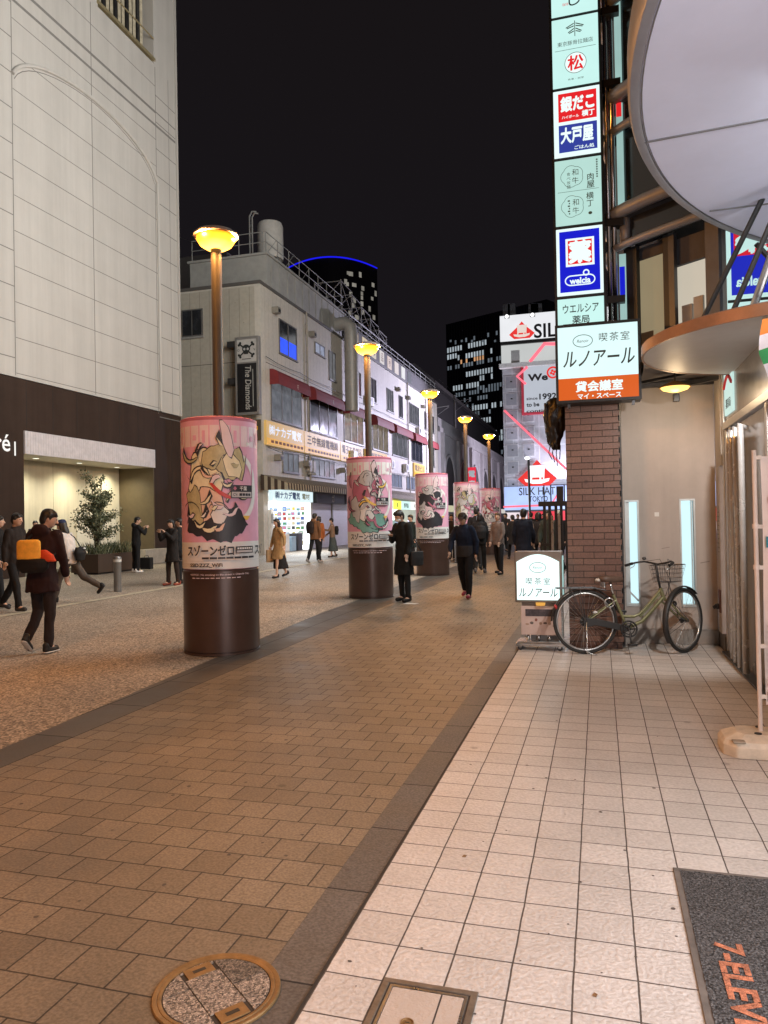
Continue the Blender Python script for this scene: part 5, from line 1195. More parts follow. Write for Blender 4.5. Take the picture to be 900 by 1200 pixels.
# ------------------------------------------------------------------ round canopies
under = mat('canopy_soffit_grey', (.68, .72, .90), .5, var=.07, vs_=.9, bump=.02, bs=3)
rimm = mat('canopy_rim_metal', (.30, .30, .33), .45, .35, var=.1)
C1 = Vector((4.52, 4.42, 4.0)); R1 = 4.31
big = thing('large_round_canopy', C1, 'large pale grey round canopy overhead at the upper right edge', 'canopy')
b = MB(); b.lathe([(R1-.07, 0), (R1-.07, .10), (0, .10)], C1, 160); b.disc((C1.x, C1.y, C1.z+.0), R1-.07, 160); b.build('soffit', under, big)
b = MB(); b.lathe([(R1-.068, -.004), (R1-.05, -.010), (R1-.012, -.006), (R1, .02), (R1, .20), (R1-.03, .26), (R1-.2, .28), (R1-.2, .02)], C1, 200); b.build('rim', rimm, big, smooth='auto')
b = MB()
for (ax, ay, bx, by) in ((.32, 5.2, 8, 4.55), (.9, 6.55, 8, 6.55), (.24, 3.2, 8, 2.6)):
    b.bar((ax+.02, ay, C1.z-.004), (bx, by, C1.z-.004), .022, .006)
b.build('panel_joint', mat('canopy_joint', (.20, .20, .22), .6), big)
b = MB(); b.lathe([(R1-.082, -.005), (R1-.074, -.005)], C1, 160); b.build('rim_joint', mat('canopy_joint_dark', (.15, .15, .165), .6), big)
C2 = Vector((1.70, 7.12, 2.96)); R2 = 1.30
sm = thing('small_round_canopy', C2, 'smaller round canopy with a copper rim, above the silver doors', 'canopy')
b = MB(); b.disc((C2.x, C2.y, C2.z), R2-.012, 96); b.lathe([(R2-.012, 0), (R2-.012, .08), (0, .08)], C2, 96); b.build('soffit', mat('small_canopy_grey', (.56, .57, .58), .5, var=.06), sm)
b = MB(); b.lathe([(R2-.02, -.004), (R2, -.006), (R2, .085), (R2-.03, .10), (R2-.03, .083)], C2, 128); b.build('rim', mat('copper_rim', (.24, .12, .07), .45, .35, var=.2), sm, smooth='auto')
b = MB(); b.lathe([(.05, -.012), (.075, -.012), (.08, 0)], (1.27, 6.02, C2.z), 18); dn = b.build('downlight', M['white_paint'], sm, smooth='auto')  # added fixture, out of view, for the fill spot below
b = MB(); b.disc((1.27, 6.02, C2.z-.008), .05, 18); b.build('lens', lit_face('added_spot_lens', (1.0, .95, .88), 3, .05, sample=False), dn)
lo = spot('added_canopy_spot', (1.27, 6.02, C2.z-.05), (.35, 9.3, .75), 300, (1.0, .95, .90), 72, .05); mw = lo.location.copy(); lo.parent = sm; lo.location = mw-C2  # added spot that brightens the beige wall and pillar
b = MB(); b.bar((C2.x-.1, C2.y-R2+.1, C2.z-.004), (C2.x+1.0, C2.y+.9, C2.z-.004), .015, .005); b.build('panel_joint', M['dark_steel'], sm)
b = MB()
for (p, q) in (((1.02, 6.35, 3.05), (1.42, 6.10, 4.02)), ((.82, 6.75, 3.05), (1.30, 6.45, 4.02))): b.tube([p, q], .022, 8)
b.tube([(1.22, 6.35, 3.62), (1.75, 6.6, 3.05)], .02, 8); b.build('strut', M['black'], sm)
b = MB(); b.tube([(1.16, 6.30, 3.05), (1.47, 6.12, 4.0)], .03, 10); b.lathe([(.045, 3.6), (.045, 3.68)], (1.335, 6.2, 0), 12); b.build('steel_strut', M['steel'], sm, smooth='auto')

# ------------------------------------------------------------------ brick pillar
m_brick = brick_mat('brown_bricks', (.118, .055, .038), (.165, .085, .058), (.05, .035, .03), .235, .0735, .0045, .5, rot=(R(90), 0, 0), rough=.45, bump=.9, grain=.15, gs=50, stain=.25, ss=1.6, gbump=.25)
m_brick_s = brick_mat('brown_bricks_side', (.118, .055, .038), (.165, .085, .058), (.05, .035, .03), .235, .0735, .0045, .5, rot=(R(90), R(90), 0), rough=.45, bump=.9, grain=.15, gs=50, stain=.25, ss=1.6, gbump=.25)
bp = thing('brick_pillar', (-.06, 9.2, 0), 'brown brick pillar standing between the street and the beige wall', 'pillar')
b = MB(); b.box((-.355, 8.84, .005), (.228, 9.45, 3.75))
b.m = [1 if i in (3, 5) else 0 for i in range(6)]
b.build('shaft', [m_brick, m_brick_s], bp)
b = MB(); b.tube([(.25, 9.0, 0), (.25, 9.0, 3.0)], .016, 8); b.build('conduit', M['dark_steel'], bp)
b = MB()
for k in range(24): b.box((.229, 8.845, .08+k*.123), (.244, 8.885, .14+k*.123))
b.build('toothing', m_brick, bp)

# ------------------------------------------------------------------ tall stack of lit shop signs
ts = thing('sign_tower', (-.15, 9.0, 3.75), 'tall stack of back-lit shop sign boxes above the brick pillar', 'sign tower')
SX0, SX1, SYf = -.415, .105, 8.86
mint = lit_face('sign_mint', (.60, .93, .88), 1.0, .06, 4); wht = lit_face('sign_white', (.82, 1.0, .98), 1.05, .05, 4)
sred = lit_face('sign_box_red', (.80, .02, .025), 1.0, .06, sample=False); snavy = lit_face('sign_box_navy', (.035, .055, .34), 1.0, .06, sample=False); sblue = lit_face('sign_box_blue', (.01, .015, .62), 1.0, .06, sample=False)
slet = lit_face('sign_box_white_letters', (.85, 1.0, .98), 1.05, .03, sample=False)
grn = mat('sign_grey_green_ink', (.10, .19, .17), .6, var=0)
b = MB(); b.box((SX0-.03, SYf+.02, 3.55), (SX1+.03, SYf+.30, 11.5)); b.build('case', M['black'], ts)
zc = [(7.37, 8.3), (6.53, 7.33), (5.71, 6.49), (4.91, 5.67), (4.09, 4.87), (3.58, 4.05)]
cxs = (SX0+SX1)/2; ux1, uz1 = (1, 0, 0), (0, 0, 1)
def panel(z0, z1, m):
    b = MB(); b.box((SX0, SYf, z0), (SX1, SYf+.019, z1)); return b.build('sign_box', m, ts, bevel=.004)
def put(name, parent, m, items, yo=.0025, **k):
    b = MB()
    for it in items:
        st, x, z, w, h, bo = it; b.text(st, (cxs+x, SYf-yo, z), ux1, uz1, w=w, h=h, bold=bo, lift=.0)
    return b.build(name, m, parent, fix=False)
def rect(name, parent, m, x0, x1, z0, z1, yo, th=.002):
    b = MB(); b.box((cxs+x0, SYf-yo-th, z0), (cxs+x1, SYf-yo, z1)); return b.build(name, m, parent)
def ringm(b, x, z, r, w=.006, yo=.004, n=40, wob=0.0, lobes=5):
    b.tube([(cxs+x+r*(1+wob*abs(math.sin(lobes*t/2)))*math.cos(t), SYf-yo, z+r*(1+wob*abs(math.sin(lobes*t/2)))*math.sin(t)) for t in [2*math.pi*i/n for i in range(n)]], w/2, 5, closed=True)
p = panel(*zc[0], mint)
put('lettering', p, M['ink'], [('し', .0, 7.54, None, .16, 0), ('ま', .08, 7.70, None, .12, 0)]); put('seal', p, sred, [('珈琲', -.10, 7.49, .07, None, 0)])
p = panel(*zc[1], mint)
put('lettering', p, grn, [('東京豚骨拉麺店', 0, 7.03, .40, .055, 0.0), ('食事・個室', 0, 6.605, .18, .022, 0)])
b = MB()
for s in (-1, 1):
    for k in range(4): b.bar((cxs+s*.01, SYf-.004, 7.25-k*.03), (cxs+s*(.10-.012*k), SYf-.004, 7.21-k*.03+.02*(k % 2)), .009, .004, up=(0, 1, 0))
b.bar((cxs, SYf-.004, 7.28), (cxs, SYf-.004, 7.10), .008, .004, up=(0, 1, 0)); b.box((cxs-.23, SYf-.004, 6.955), (cxs+.23, SYf-.001, 6.958)); b.build('plant_emblem', grn, p)
b = MB(); b.disc((cxs, SYf-.0025, 6.79), .118, 40, axis='y'); b.build('round_seal', slet, p, fix=False)
b = MB(); ringm(b, 0, 6.79, .12); b.build('seal_ring', grn, p); put('seal_lettering', p, sred, [('松', 0, 6.79, .17, .17, .025)], .005)
p = panel(*zc[2], wht)
r1 = rect('red_field', p, sred, -.205, .225, 6.12, 6.45, .0005); put('lettering', r1, slet, [('銀だこ', .01, 6.32, .37, .17, .045), ('ハイボール', -.07, 6.17, .19, .035, .02), ('横丁', .13, 6.185, .14, .07, .03)], .004)
r2 = rect('navy_field', p, snavy, -.205, .225, 5.76, 6.08, .0005); put('lettering', r2, slet, [('大戸屋', .0, 5.955, .36, .18, .04), ('ごはん処', .08, 5.80, .22, .045, .02)], .004)
p = panel(*zc[3], lit_face('sign_mint_dim', (.52, .80, .73), .92, .06, 4))
b = MB(); ringm(b, -.065, 5.47, .115, .005, wob=.12); ringm(b, -.065, 5.12, .115, .005, wob=.12); b.box((cxs-.23, SYf-.004, 5.295), (cxs+.23, SYf-.001, 5.298)); b.build('crest_ring', grn, p)
put('lettering', p, grn, [('和', -.03, 5.515, None, .075, 0), ('牛', -.03, 5.42, None, .075, 0), ('和', -.03, 5.165, None, .075, 0), ('牛', -.03, 5.07, None, .075, 0),
    ('肉', .14, 5.44, None, .08, .01), ('屋', .14, 5.35, None, .08, .01), ('横', .13, 5.22, None, .08, .01), ('丁', .13, 5.13, None, .07, .01), ('食', -.105, 5.50, None, .04, 0), ('べ', -.105, 5.45, None, .035, 0), ('放', -.105, 5.40, None, .04, 0), ('題', -.105, 5.35, None, .04, 0)])
b = MB()
for k in range(8): b.box((cxs+.205, SYf-.004, 5.62-k*.028), (cxs+.222, SYf-.001, 5.635-k*.028))
for k in range(6): b.box((cxs-.12+.012*(k % 2), SYf-.004, 5.18-k*.03), (cxs-.095, SYf-.001, 5.195-k*.03))
b.ellip((cxs+.13, SYf-.003, 5.02), .022, .003, .018); b.build('small_marks', grn, p)
p = panel(*zc[4], wht)
bf = rect('blue_field', p, sblue, -.225, .225, 4.125, 4.835, .0005)
wsq = rect('white_square', bf, slet, -.155, .165, 4.42, 4.745, .003); rsq = rect('red_square', wsq, sred, -.130, .140, 4.445, 4.72, .0055); put('lettering', rsq, slet, [('薬', .005, 4.583, .235, .24, .06)], .0085)
b = MB(); pts = [(cxs+.0+(.10*s)+.065*math.cos(t), SYf-.006, 4.255+.055*math.sin(t)) for s, ts_ in ((1, range(-90, 91, 15)), (-1, range(90, 271, 15))) for t in [R(a) for a in ts_]]
b.tube(pts, .007, 6, closed=True); b.tube([(cxs+.07+.03*math.cos(t), SYf-.006, 4.335+.03*math.sin(t)) for t in [R(a*20) for a in range(18)]], .008, 6, closed=True); b.build('logo_outline', slet, bf)
put('lettering', bf, slet, [('welcia', .0, 4.25, .235, .075, .035)], .004)
p = panel(*zc[5], mint); put('lettering', p, mat('sign_dark_grey_ink', (.03, .05, .06), .6, var=0), [('ウエルシア', 0, 3.93, .40, .10, .012), ('薬局', .0, 3.80, .19, .09, .015)])
# stainless tubes and the boxes' reflection in glass, built as a narrow glowing strip
for (x, y, r) in ((.175, 8.95, .022), (.235, 9.0, .030)):
    b = MB(); b.tube([(x, y, 3.6), (x, y, 11.5)], r, 12); b.build('mounting_tube', mat('mount_tube_steel', (.55, .55, .58), .2, 1.0), ts, smooth=True)
for z in (4.89, 6.51, 4.0, 7.35):
    b = MB(); b.box((SX1+.031, SYf+.05, z-.03), (.34, SYf+.2, z+.05)); b.build('bracket', M['black'], ts)
strip = lit_face('reflection_strip_mint', (.42, .66, .62), .75, .3, 2, sample=False)
b = MB(); b.box((.285, 9.0, 3.6), (.36, 9.02, 4.55)); b.box((.285, 9.0, 5.1), (.36, 9.02, 8.2)); rs = b.build('reflection_strip', strip, ts)
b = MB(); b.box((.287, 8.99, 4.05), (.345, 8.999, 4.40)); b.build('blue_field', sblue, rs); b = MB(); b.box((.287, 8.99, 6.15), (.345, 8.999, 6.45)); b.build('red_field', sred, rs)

# ------------------------------------------------------------------ projecting coffee-shop sign
cs = thing('projecting_sign', (.03, 8.66, 3.2), 'lit black-framed coffee shop sign with an orange lower band, fixed to the brick pillar', 'sign')
x0, x1, z0, z1, yf = -.435, .475, 2.79, 3.67, 8.55
b = MB(); b.box((x0, yf+.01, z0), (x1, yf+.26, z1)); b.build('case', M['black'], cs, bevel=.012)
b = MB(); b.box((x0-.0, yf-.01, z0), (x0+.028, yf+.009, z1)); b.box((x1-.028, yf-.01, z0), (x1, yf+.009, z1)); b.box((x0+.028, yf-.01, z0), (x1-.028, yf+.009, z0+.03)); b.box((x0+.028, yf-.01, z1-.03), (x1-.028, yf+.009, z1)); b.build('frame', M['black'], cs)
b = MB(); b.box((x0+.028, yf, z0+.275), (x1-.028, yf+.0095, z1-.03)); fc = b.build('face', lit_face('coffee_sign_white', (.74, .98, .98), 1.05, .05, 3), cs)
b = MB(); b.box((x0+.028, yf, z0+.03), (x1-.028, yf+.0095, z0+.275)); ob = b.build('orange_band', lit_face('coffee_sign_orange', (.80, .135, .02), .88, .06, 3), cs)
cx = (x0+x1)/2+.01; cink = mat('coffee_ink', (.045, .06, .055), .6, var=0)
b = MB(); b.text('ルノアール', (cx, yf-.002, 3.275), ux1, uz1, w=.76, h=.17, bold=.012, shear=.18, lift=0)
for st, x in (('喫', .13), ('茶', .245), ('室', .36)): b.text(st, (cx+x-.075, yf-.002, 3.50), ux1, uz1, h=.095, lift=0)
b.build('lettering', cink, fc, fix=False)
b = MB(); b.tube([(cx-.165+.105*math.cos(t), yf-.003, 3.475+.068*math.sin(t)) for t in [R(a*10) for a in range(36)]], .004, 5, closed=True); b.text('Renoir', (cx-.165, yf-.002, 3.475), ux1, uz1, w=.13, h=.035, shear=.3, lift=0); b.build('oval_emblem', grn, fc, fix=False)
b = MB(); b.text('貸会議室', (cx+.0, yf-.002, 2.965), ux1, uz1, w=.50, h=.115, bold=.035, lift=0); b.text('マイ・スペース', (cx, yf-.002, 2.855), ux1, uz1, w=.46, h=.055, bold=.03, lift=0); b.build('lettering', slet, ob, fix=False)
for x in (x0+.12, x1-.10):
    b = MB(); b.box((x, yf+.05, z0-.05), (x+.03, yf+.1, z0)); b.build('hanger', M['dark_steel'], cs)

# ------------------------------------------------------------------ floor-standing lit sign on a cart
fs = thing('floor_sign', (-.66, 8.75, 0), 'lit coffee shop sign box on a small wheeled cart beside the bicycle', 'floor sign')
x0, x1, yf, yb = -.945, -.415, 8.58, 8.86; z0, z1 = .545, 1.125
fsm = mat('floor_sign_bronze', (.21, .17, .14), .35, .5, var=.1)
b = MB(); b.box((x0, yf+.012, z0), (x1, yb, z1)); b.build('case', fsm, fs, bevel=.012)
fx0, fx1 = x0+.025, x1-.03; arcp = [(fx0, z0+.03), (fx1, z0+.03), (fx1, z1-.115)]+[(fx1+(fx0-fx1)*t, z1-.115+.085*math.sin(math.pi*t)) for t in [i/14 for i in range(1, 14)]]+[(fx0, z1-.115)]
b = MB(); b.prism(arcp, (0, yf+.0115, 0), (1, 0, 0), (0, 0, 1), .012); ff = b.build('face', lit_face('floor_sign_light', (.80, 1.0, .98), 1.35, .06, 3), fs)
cx = (fx0+fx1)/2
b = MB(); b.text('ルノアール', (cx, yf-.003, .66), ux1, uz1, w=.43, h=.095, bold=.008, shear=.15, lift=0)
for st, x in (('喫', -.10), ('茶', .0), ('室', .10)): b.text(st, (cx+x, yf-.003, .79), ux1, uz1, h=.075, lift=0)
b.build('lettering', cink, ff, fix=False)
b = MB(); b.tube([(cx+.09*math.cos(t), yf-.003, .945+.058*math.sin(t)) for t in [R(a*10) for a in range(36)]], .0035, 5, closed=True); b.text('Renoir', (cx, yf-.003, .945), ux1, uz1, w=.11, h=.028, shear=.3, lift=0); b.build('oval_emblem', grn, ff, fix=False)
b = MB(); sp = [(yf+.05+(yb-yf-.09)*.5+(yb-yf-.09)*.5*math.cos(t), z1-.14+.09*math.sin(t)) for t in [R(a*15) for a in range(13)]]+[(yf+.05, z0+.06), (yb-.04, z0+.06)]
b.prism([(p[0], p[1]) for p in sp], (x1-.001, 0, 0), (0, 1, 0), (0, 0, 1), .012); sf = b.build('side_face', lit_face('floor_sign_side', (.62, .98, .94), .6, .06, 3), fs)
b = MB(); b.tube([(x1+.013, (yf+yb)/2+.02*math.sin(k*1.3), 1.02-.035*k) for k in range(12)], .005, 5); b.build('side_script', cink, sf)
b = MB(); b.box((x0+.07, yf+.06, .50), (x1-.05, yb-.04, .545)); b.build('neck', fsm, fs)
b = MB(); b.lathe([(0, 0), (.05, 0), (.055, .03), (0, .035)], (cx+.02, yf+.045, .510), 16); b.build('amber_light', lit_face('amber_glow', (1.0, .5, .1), .8, .1, sample=False), fs)
pk = mat('menu_board_pink', (.50, .38, .34), .6)
b = MB(); b.box((x0+.06, yf+.05, .17), (x1-.02, yf+.075, .50)); mb_ = b.build('menu_board', pk, fs, bevel=.004)
b = MB(); b.box((x0+.11, yf+.046, .385), (x1-.05, yf+.0495, .465)); b.build('dark_photo', mat('menu_photo_dark', (.05, .04, .045), .5, var=.6, vs_=30), mb_)
for k in range(7):
    rn = random.Random(60+k); x = x0+.13+k*.05; b = MB(); b.ellip((x, yf+.0475, .30+rn.uniform(-.03, .05)), rn.uniform(.012, .028), .002, rn.uniform(.008, .018)); b.build('food_photo', mat('menu_food', rn.choice([(.08, .05, .04), (.22, .08, .06), (.12, .10, .09), (.30, .20, .14)]), .5), mb_)
b = MB(); b.box((x1-.018, yf+.05, .07), (x1-.002, yb-.02, .50)); b.build('side_plate', mat('cart_side_pale', (.22, .24, .24), .5), fs)
b = MB(); b.box((x0-.0, yf-.03, .055), (x1+.02, yb+.02, .085)); b.box((x0+.02, yf-.01, .0855), (x1, yb, .10)); b.build('base', M['steel'], fs, bevel=.006)
for k in range(3):
    b = MB(); b.tube([(x0+.13+k*.12, yf+.1, .10), (x0+.13+k*.12, yf+.1, .17)], .022, 10); b.build('support_tube', M['chrome'], fs, smooth=True)
b = MB(); b.box((x0+.16, yf+.12, .101), (x1-.05, yb-.05, .17)); b.build('ballast_block', mat('ballast_grey', (.2, .2, .2), .6), fs)
for (x, y) in ((x0+.05, yf+.0), (x1-.04, yf+.0), (x0+.05, yb-.02), (x1-.04, yb-.02)):
    b = MB(); b.lathe([(0, -.012), (.026, -.012), (.028, 0), (.026, .012), (0, .012)], (x, y, .030), 16, axis='y'); b.build('castor', M['black_plastic'], fs, smooth='auto')
    b = MB(); b.box((x-.015, y-.018, .035), (x+.015, y+.018, .055)); b.build('castor_bracket', M['steel'], fs)

# ------------------------------------------------------------------ banner stand at the right edge
fb = thing('banner_stand_base', (.92, 5.15, 0), 'weathered cream plastic water-filled base holding a banner pole on the tiles', 'banner base')
hull = [(-.21, -.11), (-.14, -.19), (.22, -.19), (.30, -.10), (.30, .10), (.22, .19), (-.12, .19), (-.21, .12)]
vs_, fs_ = [], []; n = len(hull); rings = [(1.0, .006), (1.0, .07), (.92, .10), (.55, .135), (.50, .135)]
for k, z in rings: vs_ += [(.93+p[0]*k, 5.20+p[1]*k, z) for p in hull]
for i in range(len(rings)-1):
    for j in range(n): fs_.append((i*n+j, i*n+(j+1) % n, (i+1)*n+(j+1) % n, (i+1)*n+j))
fs_.append(tuple((len(rings)-1)*n+j for j in range(n)))
b = MB(); b.add(vs_, fs_); b.build('water_tank', mat('aged_cream_plastic', (.58, .49, .38), .5, var=.2, vs_=9), fb, bevel=.012, seg=3)
b = MB(); b.box((.765, 5.0, .098), (.84, 5.06, .112)); b.build('grip_recess', mat('grip_shadow', (.30, .25, .19), .7), fb, bevel=.006)
for (x, y) in ((.965, 5.28), (.93, 5.12)):
    b = MB(); b.lathe([(0, .14), (.022, .14), (.024, .125)], (x, y, 0), 14); b.build('filler_cap', M['black_plastic'], fb)
b = MB(); b.tube([(.958, 5.20, .12), (.958, 5.20, 1.92)], .014, 10)
for z in (1.42, 1.16): b.lathe([(.02, z), (.02, z+.03)], (.958, 5.2, 0), 10)
b.build('pole', mat('pole_white_plastic', (.62, .52, .46), .45), fb, smooth='auto')
nb = thing('nobori_banner', (1.15, 5.20, .5), 'pale upright cloth banner with black and red printing on the pole at the right edge', 'banner')
b = MB(); vv = []; nu, nv = 12, 26
for j in range(nv+1):
    for i in range(nu+1):
        u = i/nu; vv.append((.995+.45*u, 5.20+.02*math.sin(5*u+j*.25), .30+1.58*j/nv))
b.add(vv, [(j*(nu+1)+i, j*(nu+1)+i+1, (j+1)*(nu+1)+i+1, (j+1)*(nu+1)+i) for j in range(nv) for i in range(nu)]); b.build('cloth', mat('banner_cloth', (.72, .60, .55), .8, var=.05), nb, smooth=True, fix=False)
b = MB()
for z in (1.86, 1.42, 1.16, .66, .34): b.box((.958, 5.19, z), (1.0, 5.21, z+.025))
b.build('loop_tab', mat('banner_tab', (.65, .58, .52), .8), nb)
b = MB(); rn = random.Random(3)
for k in range(9): b.box((1.01, 5.165, .52+k*.035), (1.01+rn.uniform(.05, .2), 5.168, .528+k*.035))
b.text('おいしい', (1.21, 5.165, 1.05), ux1, uz1, w=.36, h=.09, bold=.01); b.build('printed_lines', M['ink'], nb, fix=False)
b = MB(); b.box((1.01, 5.163, .335), (1.08, 5.166, .40)); b.build('green_patch', mat('banner_green', (.03, .22, .08), .7), nb); br_ = mat('banner_red', (.55, .04, .04), .7)
for (a_, c_) in (((1.005, .46), (1.02, .475)), ((1.005, .43), (1.02, .445)), ((1.03, 1.58), (1.3, 1.62))):
    b = MB(); b.box((a_[0], 5.163, a_[1]), (c_[0], 5.166, c_[1])); b.build('red_patch', br_, nb)
b = MB(); b.box((1.01, 5.162, 1.30), (1.3, 5.166, 1.37)); b.build('teal_patch', mat('banner_teal', (.03, .22, .25), .7), nb)
# striped cloth at the very edge under the canopy
sf_ = thing('striped_bunting', (1.22, 6.0, 2.9), 'wavy orange, white, green and red striped store bunting hanging at the right edge', 'bunting')
cols = [mat('bunting_orange', (.75, .22, .03), .7), mat('bunting_white', (.72, .70, .80), .7), mat('bunting_green', (.03, .30, .10), .7), mat('bunting_white_b', (.74, .72, .82), .7), mat('bunting_red', (.55, .03, .07), .7)]
b = MB(); pt = [onY(893.5, 374, 5.6), onY(890, 420, 5.6), onY(893, 445, 5.6), onY(899, 463, 5.6)]; zt, zb = pt[0].z, pt[-1].z; nv, nu = 20, 8; vv = []
for j in range(nv+1):
    t = j/nv; z = zt+(zb-zt)*t; xe = pt[0].x+(pt[1].x-pt[0].x)*math.sin(min(1, t*2)*math.pi/2)+max(0, t-.45)*.14
    for i in range(nu+1): vv.append((xe+.5*i/nu, 5.6+.03*math.sin(i*1.4+j*.3), z+.10*i/nu))
for j in range(nv):
    for i in range(nu): b.f.append((j*(nu+1)+i, j*(nu+1)+i+1, (j+1)*(nu+1)+i+1, (j+1)*(nu+1)+i)); b.m.append(min(4, int(j/nv*5)))
b.v = vv; b.build('cloth', cols, sf_, smooth=True, fix=False)

# ------------------------------------------------------------------ black metal rack and slim lamp post in the street
yr = 16.0; qa, qb = onY(634, 605, yr), onY(668, 605, yr)
rk = thing('black_fence_frame', (qa.x, yr, 0), 'black open metal frame standing behind the lit floor sign', 'metal frame')
b = MB(); ztop = onY(650, 593, yr).z
for t in (.12, .30, .52, .7, .88, 1.1): x = qa.x+(qb.x-qa.x)*t; b.box((x-.03, yr, 0), (x+.03, yr+.06, ztop))
b.box((qa.x-.05, yr-.03, ztop), (qb.x+.3, yr+.35, ztop+.10)); b.box((qa.x-.02, yr-.02, .9), (qb.x+.2, yr-.001, .96)); b.build('frame', M['black'], rk)
b = MB(); q = onY(655, 545, yr); b.box((q.x-.07, yr+.1, ztop+.1), (q.x+.07, yr+.2, ztop+.42)); 
for px in (637, 645, 661, 666): q = onY(px, 580, yr); b.tube([(q.x, yr+.15, ztop+.1), (q.x, yr+.15, ztop+.45)], .015, 6)
b.build('post_finial', M['black'], rk)
b = MB()
for t in (.38, .62): x = qa.x+(qb.x-qa.x)*t; b.box((x-.02, yr-.06, .2), (x+.03, yr-.031, ztop-.2))
b.build('pale_bar', M['steel'], rk)
q0 = onZ(621, 630); yl = 46.0; q1 = onY(618.5, 537, yl)
sl = thing('slim_lamp_post', (q1.x, yl, 0), 'slim lamp post with a small white lamp in front of the hat-sign building', 'lamp post')
b = MB(); b.tube([(q1.x+.06, yl, 0), (q1.x+.04, yl, q1.z+.1)], .07, 8); b.build('pole', M['dark_steel'], sl)
b = MB(); b.ellip((q1.x-.02, yl-.1, q1.z), .16, .12, .10); b.build('lamp_glass', lit_face('white_lamp', (1, 1, 1), 3, .05, sample=False), sl, smooth=True)
# litter on the tiles
b = MB(); b.add([(.0, 0, .006), (.02, .012, .011), (.036, .004, .008), (.02, -.010, .006)], [(0, 1, 2, 3)]); lf = mat('dry_leaf', (.22, .13, .06), .8)
for (px, py) in ((696, 1165), (541, 1006)):
    q = onZ(px, py); c = MB(); a = px; c.add([(q.x+(p[0]*math.cos(a)-p[1]*math.sin(a))*.8, q.y+(p[0]*math.sin(a)+p[1]*math.cos(a))*.8, p[2]) for p in b.v], b.f)
    tag(c.build('fallen_leaf', lf, loc=(q.x, q.y, .006), fix=False), 'small dry leaf lying on the cream tiles in the foreground' if px == 696 else 'tiny dry leaf scrap on the tiles nearer the paved street edge', 'leaf')
